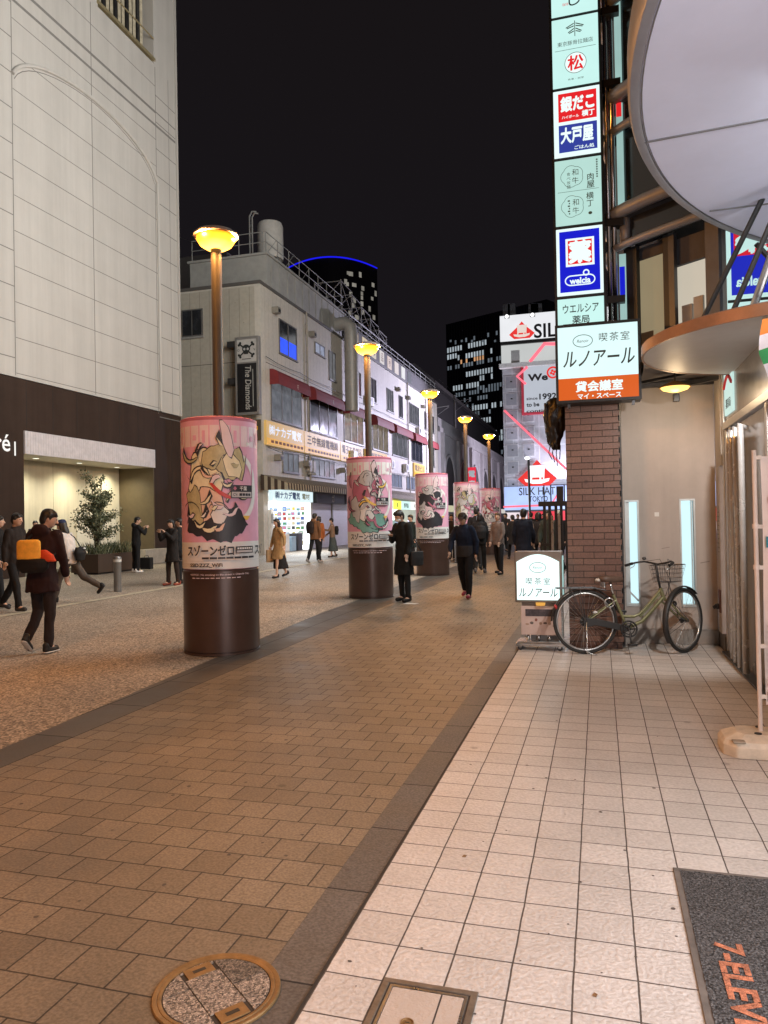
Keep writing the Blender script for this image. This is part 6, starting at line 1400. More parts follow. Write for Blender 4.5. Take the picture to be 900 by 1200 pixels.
# ================================================================== bicycle
def bicycle():
    O = Vector((-.165, 8.455, .004)); d = Vector((1.0, .255, 0)).normalized(); n = Vector((-d.y, d.x, 0)); lean = .05
    up = (Vector((0, 0, 1))+n*lean).normalized()
    def W(x, s=0.0, z=0.0): return O+d*x+n*s+up*z
    bk = thing('bicycle', O, 'olive green step-through city bicycle with a wire front basket, parked against the beige wall', 'bicycle')
    olive = mat('olive_frame_paint', (.19, .19, .095), .36, .3, var=.06, coat=.4); rub = mat('tyre_rubber', (.018, .017, .016), .75, var=.3); rimm_ = mat('wheel_rim_alloy', (.45, .45, .45), .3, .9)
    blk = M['black_plastic']; alloy = M['steel']; brn = mat('tyre_brown_wall', (.10, .055, .035), .7)
    RW = .335
    def wheel(cx, steer=0.0, rear=False):
        f = (d*math.cos(steer)-n*math.sin(steer)); c = W(cx, 0, RW+.018)
        if steer: f = d*math.cos(steer)-n*math.sin(steer)
        def C(r, t, s=0.0):
            side = f.cross(up).normalized(); return c+f*(r*math.cos(t))+up*(r*math.sin(t))+side*s
        b = MB(); b.tube([C(RW, 2*math.pi*i/56) for i in range(56)], .019, 10, closed=True); w = b.build('wheel', rub, bk, smooth=True)
        b = MB(); b.tube([C(RW-.024, 2*math.pi*i/56) for i in range(56)], .011, 8, closed=True); b.build('rim', rimm_, w, smooth=True)
        b = MB()
        for i in range(32):
            t = 2*math.pi*i/32; s = .022*(1 if i % 2 else -1); b.tube([C(.018, t+.5*(1 if i % 4 < 2 else -1), s), C(RW-.03, t)], .0014, 4)
        b.build('spokes', alloy, w)
        b = MB(); b.tube([C(0, 0, -.05), C(0, 0, .05)], .017 if not rear else .03, 14); b.tube([C(0, 0, -.03), C(0, 0, -.018)], .035 if not rear else .055, 20); b.build('hub', blk if rear else M['dark_steel'], w, smooth='auto')
        b = MB(); a0, a1 = (R(18), R(178)) if rear else (R(45), R(215))
        for k in range(-1, 2):
            pass
        vs_ = []; ns = 26
        for i in range(ns+1):
            t = a0+(a1-a0)*i/ns
            for (dr, s) in ((.030, -.028), (.040, -.016), (.044, 0), (.040, .016), (.030, .028)): vs_.append(C(RW+dr, t, s))
        b.add(vs_, [(i*5+j, i*5+j+1, (i+1)*5+j+1, (i+1)*5+j) for i in range(ns) for j in range(4)])
        for sg in (-1, 1):
            for tt in ((R(60), R(130)) if rear else (R(150), R(200))): b.tube([C(.0, 0, .045*sg), C(RW+.032, tt, .026*sg)], .0025, 5)
        b.build('mudguard', blk, bk, smooth=True, fix=False)
        return c
    wb = 1.075; hr = RW+.018
    wheel(0, 0, True); wheel(wb, R(-38))
    # frame
    BB = (.455, 0, .275); ST = (.315, 0, .64); HT = (.83, 0, .71); HB = (.868, 0, .585)
    b = MB(); b.tube([W(*BB), W(.37, 0, .50), W(*ST)], .017, 12)
    b.tube([W(.835, .0, .69), W(.72, 0, .555), W(.60, 0, .43), W(.53, 0, .40), W(.40, 0, .405)], .0165, 12); b.tube([W(.86, 0, .61), W(.75, 0, .485), W(.62, 0, .35), W(*BB)], .021, 12)
    b.tube([W(.845, .012, .66), W(.60, .012, .395)], .013, 8)
    b.tube([W(*HT), W(*HB)], .021, 14)
    for s in (-.045, .045):
        b.tube([W(0, s, hr), W(.2, s*.9, .31), W(BB[0], s*.45, BB[2])], .011, 8); b.tube([W(0, s, hr), W(.345, s*.5, .59)], .008, 8)
    b.build('frame', olive, bk, smooth='auto')
    sf = R(-38); f = d*math.cos(sf)-n*math.sin(sf); sd = f.cross(up).normalized(); hub = W(wb, 0, hr)
    b = MB()
    for s in (-1, 1):
        crown = W(.878, 0, .565)+sd*(.048*s); b.tube([W(.872, 0, .585), crown, crown.lerp(hub, .45)+sd*(.05*s)*.2, crown.lerp(hub, .75)-f*.012+sd*(.01*s), hub+sd*(.052*s)], [.014, .013, .012, .010, .008], 10)
    b.build('fork', olive, bk, smooth=True)
    b = MB(); sl_ = W(.29, 0, .815)
    outline = [(-.13, .0), (-.12, .075), (-.06, .085), (.02, .05), (.08, .024), (.13, .014), (.145, 0), (.13, -.014), (.08, -.024), (.02, -.05), (-.06, -.085), (-.12, -.075)]
    lv = []
    for k, (sc_, z) in enumerate(((.9, -.035), (1.0, -.012), (1.0, .008), (.88, .024), (.4, .030))): lv += [sl_+d*(p[0]*sc_)+n*(p[1]*sc_)+up*(z+(.012 if p[0] < -.05 else 0)) for p in outline]
    q = len(outline); b.add(lv, [(i*q+j, i*q+(j+1) % q, (i+1)*q+(j+1) % q, (i+1)*q+j) for i in range(4) for j in range(q)]+[tuple(range(q)), tuple(4*q+j for j in range(q))])
    sd_ = b.build('saddle', mat('brown_saddle', (.09, .055, .04), .5), bk, smooth=True)
    b = MB()
    for s in (-.05, .05):
        hh = []
        for i in range(40): t = i*.9; hh.append(W(.205+.018*math.cos(t), s+.018*math.sin(t), .725+.0016*i))
        b.tube(hh, .003, 5)
    b.build('saddle_spring', alloy, sd_, smooth=True)
    b = MB(); b.ellip(W(.155, 0, .805), .035, .05, .022, 14, 8); b.build('saddle_tail', mat('pale_saddle_edge', (.55, .52, .48), .4), sd_, smooth=True)
    b = MB(); b.tube([W(*ST), W(.286, 0, .795)], .0125, 10); b.build('seat_post', M['chrome'], bk, smooth=True)
    # handlebar, stem, grips, bell
    top = W(.795, 0, .955); b = MB(); b.tube([W(*HT), W(.815, 0, .80), top-f*.0+up*.0, top+f*.03+up*.015], .0125, 10); b.build('stem', blk, bk, smooth=True)
    tb = top+f*.03+up*.015; b = MB(); bars = []
    for s in (-1, 1): bars.append([tb, tb+sd*(.08*s)+up*.012+f*.02, tb+sd*(.17*s)+up*.03, tb+sd*(.24*s)-f*.07+up*.02, tb+sd*(.275*s)-f*.20-up*.004])
    b.tube(list(reversed(bars[0]))[:-1]+bars[1], .0105, 10); hb = b.build('handlebar', blk, bk, smooth=True)
    for a in bars:
        b = MB(); b.tube([a[-2].lerp(a[-1], .25), a[-1]], .0155, 10); b.build('grip', mat('grip_black', (.01, .01, .01), .8), hb, smooth=True)
        b = MB(); s0 = a[-2]-up*.012; b.tube([s0, s0-up*.03-f*.03, s0-up*.055-f*.13], .004, 6); b.build('brake_lever', alloy, hb, smooth=True)
    b = MB(); c = bars[0][2]+up*.035; b.ellip(c, .024, .024, .02, 14, 8); b.build('bell', M['dark_steel'], hb, smooth=True)
    b = MB()
    for s in (-1, 1): b.tube([bars[0 if s < 0 else 1][3], tb+f*.12+up*.05+sd*.05*s, W(.9, 0, .78)+f*.08, W(.885, 0, .62)], .003, 5)
    b.build('brake_cable', blk, bk, smooth=True)
    # basket
    bc = tb+f*.17-up*.205; b = MB(); H = .19
    def ring(k): 
        z = H*k; w0 = .115+.035*k; l0 = .09+.035*k
        return [bc+sd*(w0*cx)+f*(l0*cy_+.012*k)+up*z for cx, cy_ in ((-1, -1), (-1, 1), (1, 1), (1, -1))]
    for k in (0, .25, .5, .75, 1):
        r = ring(k); P_ = []
        for i in range(4):
            a_, c_ = r[i], r[(i+1) % 4]; P_ += [a_.lerp(c_, .06), a_.lerp(c_, .5), a_.lerp(c_, .94)]
        b.tube(P_, .0045 if k == 1 else .002, 5, closed=True)
    r0, r1 = ring(0), ring(1)
    for i in range(4):
        for t in [j/9 for j in range(9)]: b.tube([r0[i].lerp(r0[(i+1) % 4], t), r1[i].lerp(r1[(i+1) % 4], t)], .0016, 4)
    for t in [j/7 for j in range(8)]: b.tube([r0[0].lerp(r0[3], t), r0[1].lerp(r0[2], t)], .0016, 4)
    b.build('basket', M['dark_steel'], bk)
    b = MB(); b.tube([bc+f*.02, W(.90, 0, .60)+f*.04, hub+sd*.06], .005, 6); b.tube([bc+f*.02, hub-sd*.06], .005, 6); b.build('basket_stay', M['dark_steel'], bk)
    b = MB(); c = W(.915, 0, .53)+f*.11; b.ellip(c, .03, .03, .03, 12, 8); b.tube([W(.885, 0, .565), c], .006, 6); b.build('headlight', blk, bk, smooth=True)
    # chain case, cranks, pedals
    s = -.055; b = MB(); b.prism([(.0, hr-.055), (.0, hr+.045), (.10, hr+.04), (.40, BB[2]+.045), (.455, BB[2]+.03), (.455, BB[2]-.03), (.38, BB[2]-.02), (.10, hr-.035)], O+n*(s+.008)+up*0, d, up, .016); b.build('chain_guard', blk, bk, bevel=.004)
    b = MB(); cc = W(BB[0], s-.012, BB[2])
    for r in (.085, .058): b.tube([cc+d*(r*math.cos(t))+up*(r*math.sin(t)) for t in [R(i*12) for i in range(30)]], .010 if r > .07 else .006, 6, closed=True)
    for i in range(5): t = i*1.2566; b.tube([cc, cc+d*(.083*math.cos(t))+up*(.083*math.sin(t))], .008, 6)
    b.ellip(cc, .022, .022, .022, 10, 8); b.build('chainring', blk, bk, smooth=True)
    for s_, a in ((-.08, R(-85)), (.08, R(95))):
        e = W(BB[0], s_, BB[2])+d*(.165*math.cos(a))+up*(.165*math.sin(a)); b = MB(); b.tube([W(BB[0], s_, BB[2]), e], .009, 8); cr = b.build('crank', M['dark_steel'], bk, smooth=True)
        b = MB(); o = n*(.05 if s_ > 0 else -.05); b.prism([(-.045, -.012), (.045, -.012), (.045, .012), (-.045, .012)], e+o+n*.03, d, up, .06); b.build('pedal', blk, cr, bevel=.004)
    # rear carrier, stand, lock
    b = MB()
    for s_ in (-.055, .055): b.tube([W(.22, s_, .70), W(.1, s_, .725), W(-.30, s_, .725), W(-.31, s_*.5, .725)], .006, 6); b.tube([W(0, s_, hr), W(-.16, s_, .72)], .005, 6); b.tube([W(0, s_, hr), W(-.06, s_, .72)], .005, 6)
    for x in (-.28, -.14, .0, .12): b.tube([W(x, -.055, .725), W(x, .055, .725)], .005, 6)
    b.build('rear_carrier', M['dark_steel'], bk)
    b = MB(); b.tube([W(0, -.06, hr), W(-.01, -.075, .04), W(.05, -.11, .012), W(.09, -.12, .014)], .007, 6); b.tube([W(0, .06, hr), W(-.01, .075, .03)], .007, 6); b.tube([W(.0, -.075, .02), W(.0, .075, .02)], .006, 6); b.build('kick_stand', alloy, bk, smooth=True)
    b = MB(); b.tube([W(.26, -.04, .56)+d*(.05*math.cos(t))+up*(.05*math.sin(t)) for t in [R(i*20) for i in range(18)]], .008, 6, closed=True); b.build('ring_lock', alloy, bk, smooth=True)
    b = MB(); b.ellip(W(-.32, 0, .52), .02, .03, .03, 10, 8); b.build('rear_reflector', mat('red_reflector', (.4, .02, .02), .3), bk, smooth=True)
    b = MB(); b.ellip(W(.105, -.02, .455), .026, .006, .014, 10, 8); b.build('spoke_reflector', mat('spoke_reflector', (.6, .6, .6), .3), bk, smooth=True)
bicycle()

# ================================================================== people
work = bpy.data.scenes.new('work')
JOBS = []
def remeshed(mb, vox, rough=0.0, seed=0, smooth=4, name='skin', material=None, parent=None, edit=None):
    """queue a union of overlapping volumes as one continuous surface; returns the object that will carry it"""
    me = bpy.data.meshes.new('tmp'); me.from_pydata([tuple(v) for v in mb.v], [], mb.f)
    bm = bmesh.new(); bm.from_mesh(me); bmesh.ops.recalc_face_normals(bm, faces=bm.faces); bm.to_mesh(me); bm.free()
    t = bpy.data.objects.new('tmp', me); work.collection.objects.link(t)
    md = t.modifiers.new('r', 'REMESH'); md.mode = 'VOXEL'; md.voxel_size = vox; md.use_smooth_shade = True
    sm_ = t.modifiers.new('s', 'SMOOTH'); sm_.factor = .5; sm_.iterations = smooth
    o = bpy.data.objects.new(name, bpy.data.meshes.new(name)); COL.objects.link(o); o.parent = parent
    JOBS.append((t, o, rough, seed, material, edit)); return o
def flush():
    with bpy.context.temp_override(scene=work, view_layer=work.view_layers[0]): dg = bpy.context.evaluated_depsgraph_get()
    dg.update()
    for t, o, rough, seed, material, edit in JOBS:
        em = t.evaluated_get(dg).data; nv = len(em.vertices); co = np.empty(nv*3, 'f'); em.vertices.foreach_get('co', co)
        r = bpy.data.meshes.new('surface'); r.from_pydata(co.reshape(-1, 3).tolist(), [], [tuple(p.vertices) for p in em.polygons]); r.update()
        if rough:
            no = [v.normal.copy() for v in r.vertices]; ps = [v.co.copy() for v in r.vertices]
            for v, p, q in zip(r.vertices, ps, no):
                k = noise.noise(Vector((p.x*9+seed, p.y*9, p.z*5)))+.5*noise.noise(Vector((p.x*22, p.y*22+seed, p.z*12)))
                v.co = p+q*k*rough
        if edit: edit(r)
        for p in r.polygons: p.use_smooth = True
        r.materials.clear(); r.materials.append(material); r.name = o.name; o.data = r
    for j in JOBS: bpy.data.objects.remove(j[0])
def cap(b, p, q, r0, r1, n=10):
    p, q = Vector(p), Vector(q); d = (q-p); L = d.length; d = d/L if L > 1e-6 else Vector((0, 0, 1)); path, rr = [], []
    for t in (-.98, -.7, -.35): path.append(p+d*r0*t); rr.append(r0*math.sqrt(1-t*t))
    for t in (0, .25, .5, .75, 1): path.append(p+d*L*t); rr.append(r0+(r1-r0)*t)
    for t in (.35, .7, .98): path.append(q+d*r1*t); rr.append(r1*math.sqrt(1-t*t))
    b.tube(path, rr, n)
def loft(b, rings, n=18):
    vs_ = []
    for c, rx, ry in rings: vs_ += [Vector(c)+Vector((rx*math.cos(2*math.pi*j/n), ry*math.sin(2*math.pi*j/n), 0)) for j in range(n)]
    m = len(rings); b.add(vs_, [(i*n+j, i*n+(j+1) % n, (i+1)*n+(j+1) % n, (i+1)*n+j) for i in range(m-1) for j in range(n)]+[tuple(range(n)), tuple((m-1)*n+j for j in range(n))])
_cm = {}
def cloth_mat(c, rough=.85):
    k = (c, rough)
    if k not in _cm: _cm[k] = mat('clothing_fabric', c, rough, var=.18, vs_=14, bump=.15, bs=160, spec=.25)
    return _cm[k]
HAIR = mat('black_hair', (.012, .010, .009), .45, var=.3, vs_=30, bump=.4, bs=90); HAIRB = mat('brown_hair', (.05, .028, .016), .45, var=.3, vs_=30, bump=.4, bs=90)
EYEM = mat('dark_eye', (.01, .008, .008), .2); LIP = mat('lip', (.32, .12, .10), .5)
N_PERSON = [0]
def person(x, y, heading, label, h=1.68, legs=((4, 6, 2), (-4, 4, 2)), foot=(0, 0), arms=((0, 8, 12, 8), (0, 8, 12, 8)), lean=2, head=(0, 0), vox=.018,
           top='jacket', top_c=(.02, .02, .022), hem=.10, trousers=(.016, .016, .018), fit=1.0, shoes=(.02, .02, .02), sole=None, hair='short', hair_m=None, cap_c=None, mask=None, skirt=None, hood=None, low_c=None, group=None, z0=0.0, belt=None):
    N_PERSON[0] += 1; sd = N_PERSON[0]
    s = h/1.70; up = Vector((0, 0, 1)); th, shn = .42, .41
    J = {}
    for i, sg in ((0, -1), (1, 1)):
        f, k, ab = [R(v) for v in legs[i]]; hp = Vector((.09*sg, 0, 0))
        kn = hp+Vector((sg*math.sin(ab), math.sin(f)*math.cos(ab), -math.cos(f)*math.cos(ab)))*th
        an = kn+Vector((sg*math.sin(ab)*.4, math.sin(f-k), -math.cos(f-k)))*shn
        fp = R(foot[i]); fd = Vector((.12*sg, math.cos(fp), -math.sin(fp))).normalized(); fu = Vector((0, math.sin(fp), math.cos(fp)))
        heel = an-fd*.045-fu*.045; toe = an+fd*.155-fu*.052
        J[i] = (hp, kn, an, heel, toe, fd, fu)
    low = min(min(J[i][3].z-.035, J[i][4].z-.028) for i in (0, 1))
    lift = Vector((0, 0, -low)); l_ = R(lean); sp = Vector((0, math.sin(l_), math.cos(l_)))
    for i in (0, 1): J[i] = tuple(v+lift if q < 5 else v for q, v in enumerate(J[i]))
    pel = lift+Vector((0, 0, .02)); sh = pel+sp*.50; nk = pel+sp*.545
    hy, hpit = R(head[0]), R(head[1]); Mh = Matrix.Rotation(hy, 3, 'Z') @ Matrix.Rotation(-hpit, 3, 'X')
    hc = nk+sp*.035+Mh @ Vector((0, .022, .115))
    A = {}
    for i, sg in ((0, -1), (1, 1)):
        a, be, el, ga = [R(v) for v in arms[i]]; so = sh+Vector((.175*sg, 0, -.01))
        eb = so+Vector((sg*math.sin(be), math.sin(a)*math.cos(be), -math.cos(a)*math.cos(be)))*.275
        fo = Vector((-sg*math.sin(ga), math.sin(a+el)*math.cos(ga), -math.cos(a+el)*math.cos(ga)))
        wr_ = eb+fo*.245; A[i] = (so, eb, wr_, fo, sg)
    rot = Matrix.Rotation(R(heading)-math.pi/2, 4, 'Z') @ Matrix.Scale(s, 4)
    root = thing('person', (x, y, z0), label, 'person', group); root.rotation_euler = (0, 0, R(heading)-math.pi/2); root.scale = (s, s, s)
    def emit(b, name, m, rough=0.0, v=None, sm=4):
        return remeshed(b, (v or vox)/s, rough, sd*3.7, sm, name, m, root)
    # the body: one continuous skin
    b = MB()
    b.ellip(pel+sp*.02, .145, .095, .13); b.ellip(pel+sp*.20, .125, .085, .17); b.ellip(pel+sp*.38, .150, .095, .17); cap(b, sh-Vector((.13, 0, .02)), sh+Vector((.13, 0, -.02)), .055, .055)
    cap(b, nk-sp*.06, hc-Mh @ Vector((0, .02, .05)), .056, .052)
    b.ellip(hc, .074, .092, .112, 16, 12, M=Mh); b.ellip(hc+Mh @ Vector((0, .022, -.052)), .056, .062, .060, 14, 10, M=Mh)
    cap(b, hc+Mh @ Vector((0, .088, .008)), hc+Mh @ Vector((0, .104, -.024)), .009, .014, 8)
    for sg in (-1, 1): b.ellip(hc+Mh @ Vector((.073*sg, -.004, -.008)), .011, .020, .032, 8, 6, M=Mh)
    for i in (0, 1):
        hp, kn, an, heel, toe, fd, fu = J[i]; cap(b, hp, kn, .078, .052); cap(b, kn, an, .052, .036); cap(b, an, heel.lerp(toe, .75)+fu*.01, .036, .030)
        so, eb, wr_, fo, sg = A[i]; cap(b, so, eb, .046, .036); cap(b, eb, wr_, .036, .026)
        # hand: palm, four unequal bent fingers and a thumb from the side of the palm
        sdv = fo.cross(up); sdv = sdv.normalized() if sdv.length > .15 else Vector((0, 1, 0)); nn_ = sdv.cross(fo).normalized()
        if fo.z < -.5: sdv, nn_ = Vector((0, 1, 0))-fo*fo.y, None; sdv.normalize(); nn_ = fo.cross(sdv)*(-sg)
        pc = wr_+fo*.05; cap(b, wr_+fo*.015, wr_+fo*.075+sdv*.014, .026, .024, 8); cap(b, wr_+fo*.02-sdv*.012, wr_+fo*.078-sdv*.018, .022, .021, 8)
        for q, L in enumerate((.068, .078, .072, .056)):
            o = wr_+fo*.088+sdv*(.030-.020*q); m1 = o+fo*L*.5+nn_*.008*(-1); cap(b, o-fo*.02, m1, .0098, .009, 6); cap(b, m1, m1+(fo*.8-nn_*.6).normalized()*L*.5, .009, .0078, 6)
        t0 = wr_+fo*.03+sdv*.030; t1 = t0+(fo*.6+sdv*.8).normalized()*.035; cap(b, t0, t1, .012, .011, 6); cap(b, t1, t1+(fo*.95+sdv*.1-nn_*.3).normalized()*.032, .011, .009, 6)
    emit(b, 'body', M['skin'], 0, v=vox*.62, sm=2)
    if vox < .02:
        b = MB()
        for sg in (-1, 1): b.ellip(hc+Mh @ Vector((.030*sg, .083, .012)), .011, .008, .006, 8, 6, M=Mh)
        b.v = [tuple(v) for v in b.v]; me = bpy.data.meshes.new('eyes'); me.from_pydata(b.v, [], b.f); me.materials.append(EYEM); o = bpy.data.objects.new('eyes', me); COL.objects.link(o); o.parent = root
        if not mask:
            b = MB(); b.ellip(hc+Mh @ Vector((0, .083, -.055)), .022, .008, .007, 8, 6, M=Mh); me = bpy.data.meshes.new('mouth'); me.from_pydata([tuple(v) for v in b.v], [], b.f); me.materials.append(LIP); o = bpy.data.objects.new('mouth', me); COL.objects.link(o); o.parent = root
    # hair
    hm = hair_m or HAIR; b = MB()
    b.ellip(hc+Mh @ Vector((0, -.016, .034)), .083, .098, .094, 16, 10, M=Mh); b.ellip(hc+Mh @ Vector((0, -.045, -.005)), .077, .066, .098, 14, 10, M=Mh)
    for q in range(5): cap(b, hc+Mh @ Vector((-.05+.025*q, .04, .092)), hc+Mh @ Vector((-.056+.028*q, .078, .058)), .020, .010, 6)
    for sg in (-1, 1): cap(b, hc+Mh @ Vector((.072*sg, .0, .05)), hc+Mh @ Vector((.075*sg, .012, -.012)), .022, .012, 6)
    if hair == 'long':
        b.ellip(hc+Mh @ Vector((0, -.055, -.11)), .088, .055, .17, 14, 10, M=Mh)
        for sg in (-1, 1): cap(b, hc+Mh @ Vector((.075*sg, -.005, .03)), hc+Mh @ Vector((.082*sg, .01, -.19)), .03, .02, 8)
    if hair == 'bob':
        for sg in (-1, 1): cap(b, hc+Mh @ Vector((.074*sg, -.01, .03)), hc+Mh @ Vector((.078*sg, -.005, -.09)), .03, .022, 8)
        b.ellip(hc+Mh @ Vector((0, -.05, -.05)), .082, .06, .10, 14, 10, M=Mh)
    emit(b, 'hair', hm, .004)
    if cap_c:
        b = MB(); b.ellip(hc+Mh @ Vector((0, -.010, .062)), .090, .106, .078, 16, 10, M=Mh); b.ellip(hc+Mh @ Vector((0, .105, .055)), .072, .075, .013, 14, 6, M=Mh); emit(b, 'cap', cloth_mat(cap_c), 0)
    if mask:
        b = MB(); b.ellip(hc+Mh @ Vector((0, .040, -.048)), .066, .066, .050, 14, 10, M=Mh); emit(b, 'face_mask', cloth_mat(mask, .8), 0, v=.010)
    # trousers and shoes
    if trousers:
        b = MB(); b.ellip(pel+sp*.01, .165*min(fit, 1.1), .118, .13)
        for i in (0, 1):
            hp, kn, an, heel, toe, fd, fu = J[i]; cap(b, hp, kn, .088*fit, .068*fit); cap(b, kn, an+(kn-an).normalized()*.05, .068*fit, .056*fit); cap(b, an+(kn-an).normalized()*.12, an+(kn-an).normalized()*.02, .056*fit, .054*fit)
        emit(b, 'trousers', cloth_mat(trousers), .011)
    for i in (0, 1):
        hp, kn, an, heel, toe, fd, fu = J[i]; b = MB(); cap(b, heel+fu*.012, toe+fu*.008-fd*.02, .043, .040, 12); cap(b, heel+fu*.06, heel+fu*.02+fd*.03, .042, .045, 10); so_ = emit(b, 'shoe', cloth_mat(shoes, .5), 0)
        if sole:
            b = MB(); cap(b, heel-fu*.022, toe-fu*.022-fd*.015, .043, .042, 12); h0, u0 = heel-fu*.022, fu.copy()
            def flat(me, h0=h0, u0=u0):
                for v in me.vertices: v.co -= u0*((v.co-h0).dot(u0)*.72)
            remeshed(b, vox*.8/s, 0, 0, 2, 'sole', cloth_mat(sole, .6), so_, flat)
    if skirt:
        c_, L = skirt; kn = (J[0][2]+J[1][2])/2; b = MB(); e = pel+(kn-pel)*L; loft(b, [(pel+up*.14, .135, .10), (pel+up*.02, .165, .125), (pel.lerp(e, .5), .20, .17), (e, .25, .225)]); emit(b, 'skirt', cloth_mat(c_), .014)
    # jacket or coat
    b = MB(); rings = []
    if hem > .15:
        kn = (J[0][1]+J[1][1])/2; e = pel+(kn-pel)*((hem)/.42); sw = abs(J[0][1].y-J[1][1].y)*.35*min(1, hem/.42)
        rings += [(e, .205, .16+sw), (pel.lerp(e, .55), .195, .15+sw*.5)]
    else: rings += [(pel-up*hem, .178, .132)]
    rings += [(pel+sp*.04, .178, .130), (pel+sp*.17, .168, .122), (pel+sp*.32, .185, .128), (pel+sp*.43, .188, .118), (pel+sp*.50, .150, .095), (pel+sp*.545, .078, .075), (pel+sp*.575, .070, .070)]
    loft(b, rings)
    for i in (0, 1):
        so, eb, wr_, fo, sg = A[i]; cap(b, so-Vector((.02*sg, 0, 0)), eb, .070, .058); cap(b, eb, eb.lerp(wr_, .97), .057, .044)
    cap(b, nk-Vector((.055, -.01, .0)), nk+Vector((.055, .01, 0)), .035, .035); 
    if hood: b.ellip(nk+Vector((0, -.085, .0)), .115, .075, .085)
    tp = emit(b, top, cloth_mat(top_c), .015)
    if low_c:
        b = MB(); loft(b, [(pel-up*(hem+.004), .182, .136), (pel+sp*.04, .183, .135), (pel+sp*.15, .174, .127), (pel+sp*.16, .15, .10)]); emit(b, 'jacket_panel', cloth_mat(low_c), .010)
    loc = {k: v for k, v in dict(pel=pel, sh=sh, hc=hc, A=A, J=J, nk=nk, sp=sp).items()}
    Mw = Matrix.Translation((x, y, z0)) @ rot
    return root, loc, Mw, s
def gpos(px, py):
    q = onZ(px, py); return q.x, q.y
def soft_bag(name, label, Mw, parts, loc, vox=.016, cat='bag'):
    """parts: list of (part name, colour, builder) built in the wearer's own frame; the bag stays a thing of its own"""
    o = thing(name, loc, label, cat)
    for pn, c, fn in parts:
        b = MB(); fn(b); b.v = [tuple(Mw @ Vector(v)) for v in b.v]
        def shift(me, l=Vector(loc)):
            for v in me.vertices: v.co -= l
        remeshed(b, vox, .004, 3.1, 2, pn, cloth_mat(c, .7), o, shift)
    return o
BLK = (.012, .012, .013)
# black bundled cover hanging beside the pillar
q = onY(650, 498, 9.3); rn = random.Random(2)
bl = thing('black_cover_bundle', (q.x, q.y, q.z), 'crumpled black cover bundled up on the left side of the brick pillar', 'cover')
b = MB(); loft(b, [((-.0, .07, -.30), .05, .04), ((-.02, .07, -.20), .09, .07), ((.0, .07, -.05), .125, .09), ((-.01, .07, .12), .14, .09), ((.01, .07, .26), .13, .085), ((.03, .07, .33), .08, .06)], 16)
for k in range(7): cap(b, (rn.uniform(-.12, .10), .0, .28-.02*k), (rn.uniform(-.10, .08), .01, -.10-.03*k), .022, .014, 8)
remeshed(b, .012, .022, 4.0, 2, 'folded_cover', mat('black_vinyl', (.012, .012, .013), .35, var=.3, bump=.5, bs=12), bl)
b = MB()
for k in range(4): b.tube([(q.x-.06+k*.04, q.y+.05, q.z-.24), (q.x-.08+k*.045, q.y+.04, q.z-.34), (q.x-.04+k*.03, q.y+.05, q.z-.42-.04*(k % 3))], .006, 5)
b.build('loose_cord', M['black'], bl)
# --- left group
x, y = gpos(50, 764)
r, L, Mw, s = person(x, y, 100, 'person in a dark maroon coat striding across the plaza, nearest of the left group', 1.70, legs=((14, 52, 1), (-2, 4, 2)), foot=(38, 0), arms=((12, 10, 55, 18), (5, 10, 20, 5)), lean=7, head=(-62, 18), vox=.012, top='jacket', top_c=(.020, .0075, .008), hem=.20, trousers=(.020, .014, .014), shoes=(.02, .02, .02), sole=(.6, .58, .55), hood=True)
pel, sp = L['pel'], L['sp']; bb = pel+sp*.20+Vector((-.02, -.20, 0))
soft_bag('shoulder_bag', 'yellow, black and orange-red bag slung across the back of the maroon-coated person', Mw, [('yellow_panel', (.85, .42, .06), lambda b: loft(b, [(bb+Vector((-.02, -.02, .0)), .155, .06), (bb+Vector((-.02, -.02, .21)), .15, .055), (bb+Vector((-.02, -.01, .235)), .12, .04)])),
    ('black_panel', (.012, .011, .012), lambda b: loft(b, [(bb+Vector((.02, 0, -.16)), .14, .06), (bb+Vector((.02, -.01, -.10)), .20, .08), (bb+Vector((.02, -.01, -.02)), .205, .085), (bb+Vector((.01, -.005, .01)), .19, .07)])),
    ('red_panel', (.55, .06, .02), lambda b: loft(b, [(bb+Vector((.20, .02, -.03)), .10, .06), (bb+Vector((.18, .02, .05)), .08, .05), (bb+Vector((.14, .02, .11)), .04, .03)])),
    ('strap', (.015, .014, .014), lambda b: b.tube([bb+Vector((-.12, .05, .2)), pel+sp*.55+Vector((-.05, -.08, 0)), pel+sp*.56+Vector((.10, .03, 0)), pel+sp*.36+Vector((.17, .10, 0)), bb+Vector((.19, .1, 0))], .016, 6))], Mw @ bb, .014)
x, y = gpos(17, 716)
person(x, y, 5, 'person in a dark suit walking at the left edge behind the maroon-coated person', 1.74, legs=((-14, 18, 2), (16, 8, 2)), foot=(22, -4), arms=((10, 8, 15, 6), (-12, 8, 10, 4)), lean=4, head=(0, 6), top='suit_jacket', top_c=(.022, .017, .016), hem=.12, trousers=(.014, .013, .014), shoes=(.05, .045, .045))
x, y = gpos(-3, 712)
person(x, y, 30, 'person in black cut off by the left edge of the street view', 1.70, legs=((-8, 6, 2), (10, 6, 2)), top_c=(.015, .014, .015), hood=True, vox=.018)
x, y = gpos(83, 706)
r, L, Mw, s = person(x, y, 186, 'person in a white jacket and navy cap striding left in front of the planter', 1.66, legs=((26, 12, 2), (-34, 28, 2)), foot=(-6, 45), arms=((22, 8, 60, 15), (-10, 10, 50, 5)), lean=12, head=(10, 16), top_c=(.60, .56, .54), hem=.10, trousers=(.085, .070, .060), shoes=(.02, .02, .022), cap_c=(.03, .04, .09), hair='long', fit=1.1)
pel, sp = L['pel'], L['sp']; q_ = pel+sp*.10+Vector((.03, -.22, .02))
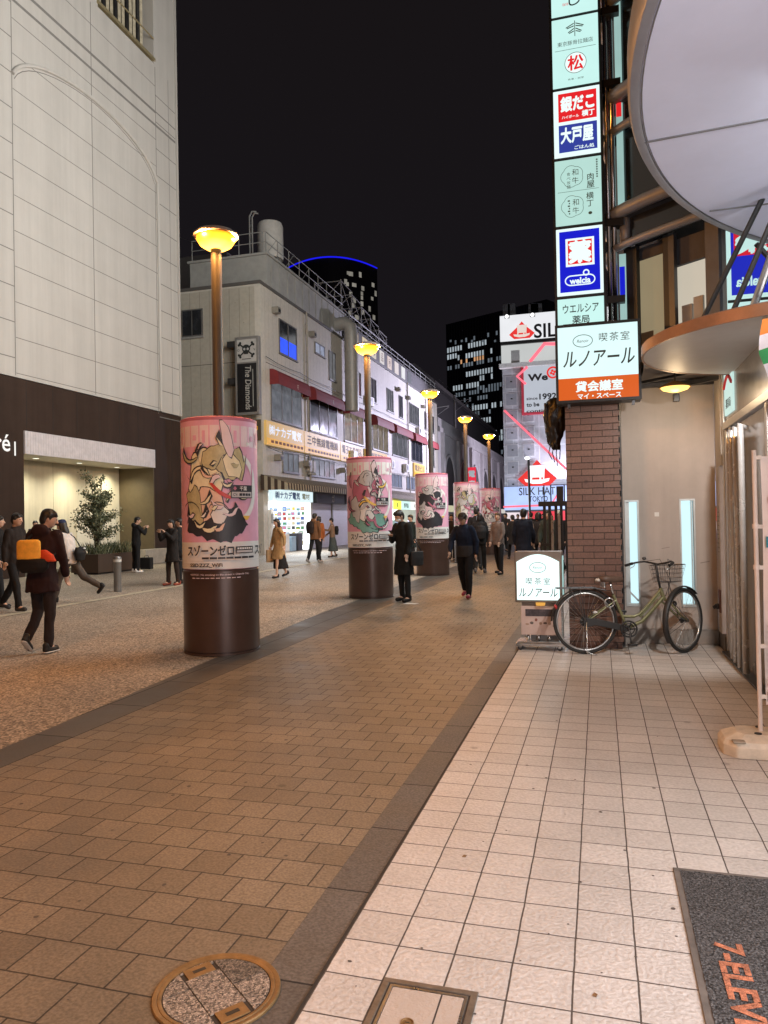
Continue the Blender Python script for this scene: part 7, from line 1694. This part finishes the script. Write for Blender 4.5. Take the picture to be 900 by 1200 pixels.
soft_bag('messenger_bag', 'black shoulder bag with a pale tag on the back of the white-jacketed person', Mw, [('pouch', BLK, lambda b: loft(b, [(q_+Vector((0, 0, -.15)), .12, .06), (q_, .16, .09), (q_+Vector((0, 0, .12)), .13, .06)])), ('tag', (.7, .7, .68), lambda b: b.ellip(q_+Vector((.03, -.08, .09)), .05, .03, .022)), ('strap', BLK, lambda b: b.tube([q_+Vector((.08, .02, .1)), pel+sp*.45+Vector((.14, -.10, 0)), pel+sp*.56+Vector((.06, -.02, 0)), pel+sp*.4+Vector((-.10, .11, 0)), pel+sp*.15+Vector((-.18, 0, 0))], .016, 6))], Mw @ q_)
x, y = gpos(42, 673)
person(x, y, -40, 'person in dark clothes far back by the white alcove door, mostly hidden', 1.66, top_c=(.02, .02, .022), vox=.02)
x, y = gpos(160, 671)
r, L, Mw, s = person(x, y, 60, 'person in black with white shoes standing before the alcove, hands raised to a phone', 1.72, legs=((0, 2, 3), (0, 2, 3)), arms=((35, 15, 110, 30), (35, 15, 110, 30)), head=(-25, 8), top_c=(.012, .012, .013), trousers=(.012, .012, .014), shoes=(.70, .68, .66), hood=True, fit=1.1, vox=.016)
x, y = gpos(172, 668)
b = MB(); b.box((x-.2, y-.1, .03), (x+.2, y+.1, .42)); bx_ = b.build('carry_case', cloth_mat(BLK, .6), loc=(x, y, 0), bevel=.03); tag(bx_, 'black case standing on the ground beside the person with white shoes', 'case')
b = MB(); b.tube([(x-.08, y, .42), (x-.07, y, .47), (x+.07, y, .47), (x+.08, y, .42)], .012, 6); b.build('handle', M['black'], bx_)
x, y = gpos(203, 686)
person(x, y, 250, 'person in black with reddish shoes, hands raised, just left of the largest column', 1.60, legs=((-3, 4, 3), (8, 8, 3)), arms=((40, 12, 105, 28), (40, 12, 105, 28)), head=(20, 12), top_c=(.016, .014, .014), hem=.30, trousers=(.03, .02, .017), shoes=(.22, .05, .03), hair='bob', vox=.016)
x, y = gpos(213, 684)
person(x, y, 200, 'person in black mostly hidden behind the nearest advertising column', 1.62, top_c=(.014, .014, .015), hem=.2, vox=.02)
# --- by the shop
x, y = gpos(327, 677)
r, L, Mw, s = person(x, y, 232, 'woman in a long camel coat and black skirt walking past the lit shop', 1.58, legs=((14, 10, 2), (-16, 12, 2)), foot=(0, 18), arms=((-8, 38, 14, -10), (6, 14, 12, 0)), head=(10, 6), top='coat', top_c=(.36, .22, .10), hem=.37, trousers=None, skirt=((.015, .013, .013), .80), shoes=(.02, .015, .015), hair='long')
w_ = L['A'][1][2]; pos = Mw @ (w_+Vector((.03, -.02, -.28)))
pbg = thing('paper_bag', pos, 'tan paper carrier bag held by the woman in the camel coat', 'bag')
b = MB(); b.v = []; b.box((-.13, -.07, -.17), (.13, .07, .17)); b.v = [tuple(pos+Matrix.Rotation(R(40), 3, 'Z') @ Vector(v)) for v in b.v]; b.build('bag_body', mat('kraft_paper', (.50, .33, .18), .8), pbg, bevel=.008)
b = MB(); b.tube([pos+Vector((-.06, 0, .17)), pos+Vector((-.04, 0, .26)), pos+Vector((.04, 0, .26)), pos+Vector((.06, 0, .17))], .006, 5); b.build('handle', mat('bag_cord', (.4, .28, .16), .8), pbg)
x, y = gpos(369, 660)
r, L, Mw, s = person(x, y, 75, 'person in a brown jacket with a dark backpack walking away past the lit shop', 1.76, legs=((-12, 14, 2), (12, 6, 2)), foot=(20, 0), arms=((4, 10, 16, 6), (-4, 10, 16, 6)), top_c=(.16, .075, .035), trousers=(.012, .012, .014), shoes=(.25, .23, .22), hood=True, vox=.018)
pel, sp = L['pel'], L['sp']; bq = pel+sp*.33+Vector((-.05, -.19, 0))
soft_bag('backpack', 'dark backpack worn by the person in the brown jacket', Mw, [('pack', (.025, .016, .014), lambda b: loft(b, [(bq+Vector((0, 0, -.22)), .14, .07), (bq, .17, .10), (bq+Vector((0, 0, .16)), .14, .08), (bq+Vector((0, 0, .2)), .08, .04)]))], Mw @ bq, .02)
x, y = gpos(374, 657)
person(x, y, 80, 'person in an orange-brown top walking just ahead of the brown jacket', 1.66, legs=((10, 8, 2), (-10, 10, 2)), top_c=(.34, .10, .03), trousers=(.014, .014, .018), hair='bob', vox=.02)
x, y = gpos(390, 653)
r, L, Mw, s = person(x, y, 200, 'person in a long grey-green skirt and tan top before the closed shutters', 1.60, legs=((6, 4, 3), (-6, 6, 3)), arms=((30, 12, 70, 25), (10, 10, 40, 10)), top_c=(.24, .15, .10), hem=.06, trousers=None, skirt=((.07, .085, .085), .78), shoes=(.02, .02, .02), mask=(.7, .7, .68), vox=.018)
pel, sp = L['pel'], L['sp']; bq2 = pel+sp*.28+Vector((.02, -.20, 0))
soft_bag('backpack', 'black bag on the back of the person in the long grey-green skirt', Mw, [('pack', BLK, lambda b: loft(b, [(bq2+Vector((0, 0, -.22)), .13, .07), (bq2, .16, .10), (bq2+Vector((0, 0, .17)), .12, .07)]))], Mw @ bq2, .02)
# --- middle of the street
x, y = gpos(474, 705)
r, L, Mw, s = person(x, y, 240, 'person in a long black coat and white face mask beside the second column', 1.67, legs=((2, 3, 2), (-3, 3, 2)), arms=((2, 10, 14, 4), (10, 12, 108, 40)), lean=3, head=(-8, 24), vox=.012, top='coat', top_c=(.013, .013, .013), hem=.40, trousers=(.012, .012, .013), shoes=(.015, .015, .015), mask=(.72, .74, .76), fit=.95)
hd = L['A'][1]; pp = Mw @ (hd[2]+hd[3]*.09+Vector((-.03, .02, .03)))
b = MB(); b.box((-.035, -.004, -.065), (.035, .004, .065)); Mr = Matrix.Rotation(R(240)-math.pi/2, 3, 'Z') @ Matrix.Rotation(R(-50), 3, 'X'); b.v = [tuple(pp+Mr @ Vector(v)) for v in b.v]; pho = b.build('phone', mat('phone_body', (.02, .02, .025), .2), loc=pp, bevel=.003); tag(pho, 'phone held up by the masked person in the long black coat', 'phone')
b = MB(); b.box((-.031, -.0052, -.060), (.031, -.0042, .060)); b.v = [tuple(pp+Mr @ Vector(v)) for v in b.v]; b.build('screen', lit_face('phone_screen', (.7, .8, .9), .4, .2, 8, sample=False), pho)
pel = L['pel']; sq = pel+Vector((-.25, -.10, -.10))
soft_bag('satchel', 'black satchel hanging at the hip of the masked person in the long black coat', Mw, [('pouch', (.02, .019, .02), lambda b: loft(b, [(sq+Vector((0, 0, -.15)), .055, .16), (sq, .065, .17), (sq+Vector((0, 0, .12)), .055, .16)])), ('strap', BLK, lambda b: b.tube([sq+Vector((0, .05, .12)), pel+Vector((-.20, .02, .35)), pel+Vector((-.10, .02, .56)), pel+Vector((.02, -.06, .54)), sq+Vector((0, -.12, .12))], .014, 6))], Mw @ sq, .014)
b = MB(); q = onZ(481, 707.5); b.prism([(-.12, -.05), (.10, -.07), (.14, .05), (-.08, .07)], (q.x, q.y, .0), (1, 0, 0), (0, 1, 0), .006); tag(b.build('paper_sheet', mat('white_paper', (.75, .74, .72), .6), loc=(q.x, q.y, 0)), 'small white sheet lying on the paving at the feet of the masked person', 'paper')
x, y = gpos(546, 701)
person(x, y, 262, 'person in a navy and grey jacket and dark cap walking in mid street', 1.60, legs=((14, 8, 2), (-12, 22, 2)), foot=(-6, 24), arms=((-14, 14, 18, 2), (14, 14, 22, 4)), lean=7, head=(0, 18), vox=.012, top_c=(.010, .016, .036), low_c=(.035, .034, .038), hem=.08, trousers=(.013, .013, .016), fit=1.12, shoes=(.28, .04, .07), cap_c=(.02, .014, .012), mask=None)
x, y = gpos(563, 672)
r, L, Mw, s = person(x, y, 92, 'person in black with a black backpack walking away behind the navy-jacketed person', 1.62, legs=((-10, 12, 2), (10, 5, 2)), foot=(14, 0), top_c=(.013, .013, .014), trousers=(.014, .014, .015), shoes=(.12, .11, .11), hair='bob', vox=.016)
pel, sp = L['pel'], L['sp']; bq3 = pel+sp*.28+Vector((.06, -.20, 0))
soft_bag('backpack', 'black backpack worn by the person walking away behind the navy jacket', Mw, [('pack', (.018, .018, .02), lambda b: loft(b, [(bq3+Vector((0, 0, -.22)), .13, .07), (bq3, .17, .11), (bq3+Vector((0, 0, .17)), .13, .07)]))], Mw @ bq3, .02)
x, y = gpos(585, 673)
person(x, y, 236, 'person in a grey-brown jacket and black trousers looking aside in mid street', 1.62, legs=((6, 4, 4), (-8, 8, 5)), arms=((4, 8, 20, 10), (4, 8, 20, 10)), head=(28, 0), top_c=(.17, .13, .115), hem=.10, trousers=(.013, .013, .015), shoes=(.02, .02, .02), hair_m=HAIRB, vox=.014)
# --- the crowd farther off
CROWD = [(558, 21.5, 95, 1.80, (.014, .014, .016), 'tall person in black just behind the backpack wearer, head above the others', 'short', None),
    (613, 17.5, 85, 1.70, (.010, .012, .022), 'person in a dark navy coat seen from behind, left of the lit floor sign', 'short', None),
    (631, 21.0, 100, 1.66, (.020, .016, .016), 'person in dark brown seen from behind, between the navy coat and the olive coat', 'bob', None),
    (643, 18.5, 262, 1.64, (.055, .060, .045), 'person in an olive coat facing the camera above the lit floor sign', 'bob', None),
    (656, 20.5, 240, 1.66, (.02, .02, .022), 'person with pale hair behind the black metal frame', 'short', (.5, .45, .38)),
    (601, 27.0, 110, 1.62, (.016, .016, .018), 'person in black far off, right of the grey-brown jacket', 'short', None),
    (593, 33.0, 250, 1.68, (.03, .028, .03), 'far person in dark grey between the grey-brown jacket and the hat-sign building', 'short', None),
    (529, 26.5, 270, 1.66, (.025, .022, .022), 'far person in dark clothes beside the fourth advertising column', 'bob', None),
    (622, 30.0, 80, 1.72, (.018, .018, .02), 'far person in black beneath the lower hat sign', 'short', None),
    (482, 24.0, 240, 1.64, (.02, .03, .03), 'person in dark clothes far off between the second and third columns', 'short', None),
    (522, 38.0, 250, 1.66, (.03, .03, .035), 'very distant person in grey beyond the third column', 'short', None),
    (607, 40.0, 265, 1.70, (.02, .02, .024), 'very distant person in black before the red shop front', 'short', None),
    (637, 42.0, 255, 1.66, (.05, .045, .045), 'very distant person in grey before the red shop front, behind the olive coat', 'short', None)]
for k, (px, Y, hd_, h, c, lab, hr_, hc_) in enumerate(CROWD):
    q = onY(px, 607, Y); sw = 10+6*(k % 3)
    person(q.x, Y, hd_, lab, h, legs=((sw, 6, 2), (-sw, 14, 2)), foot=(0, 16), arms=((-8, 10, 20, 5), (8, 10, 20, 5)), head=(8*(k % 3-1), 4), top='coat' if k % 2 else 'jacket', top_c=c, hem=.32 if k % 2 else .1, hair=hr_, cap_c=hc_, vox=.016 if Y < 22 else .022)
flush()
bpy.data.scenes.remove(work)
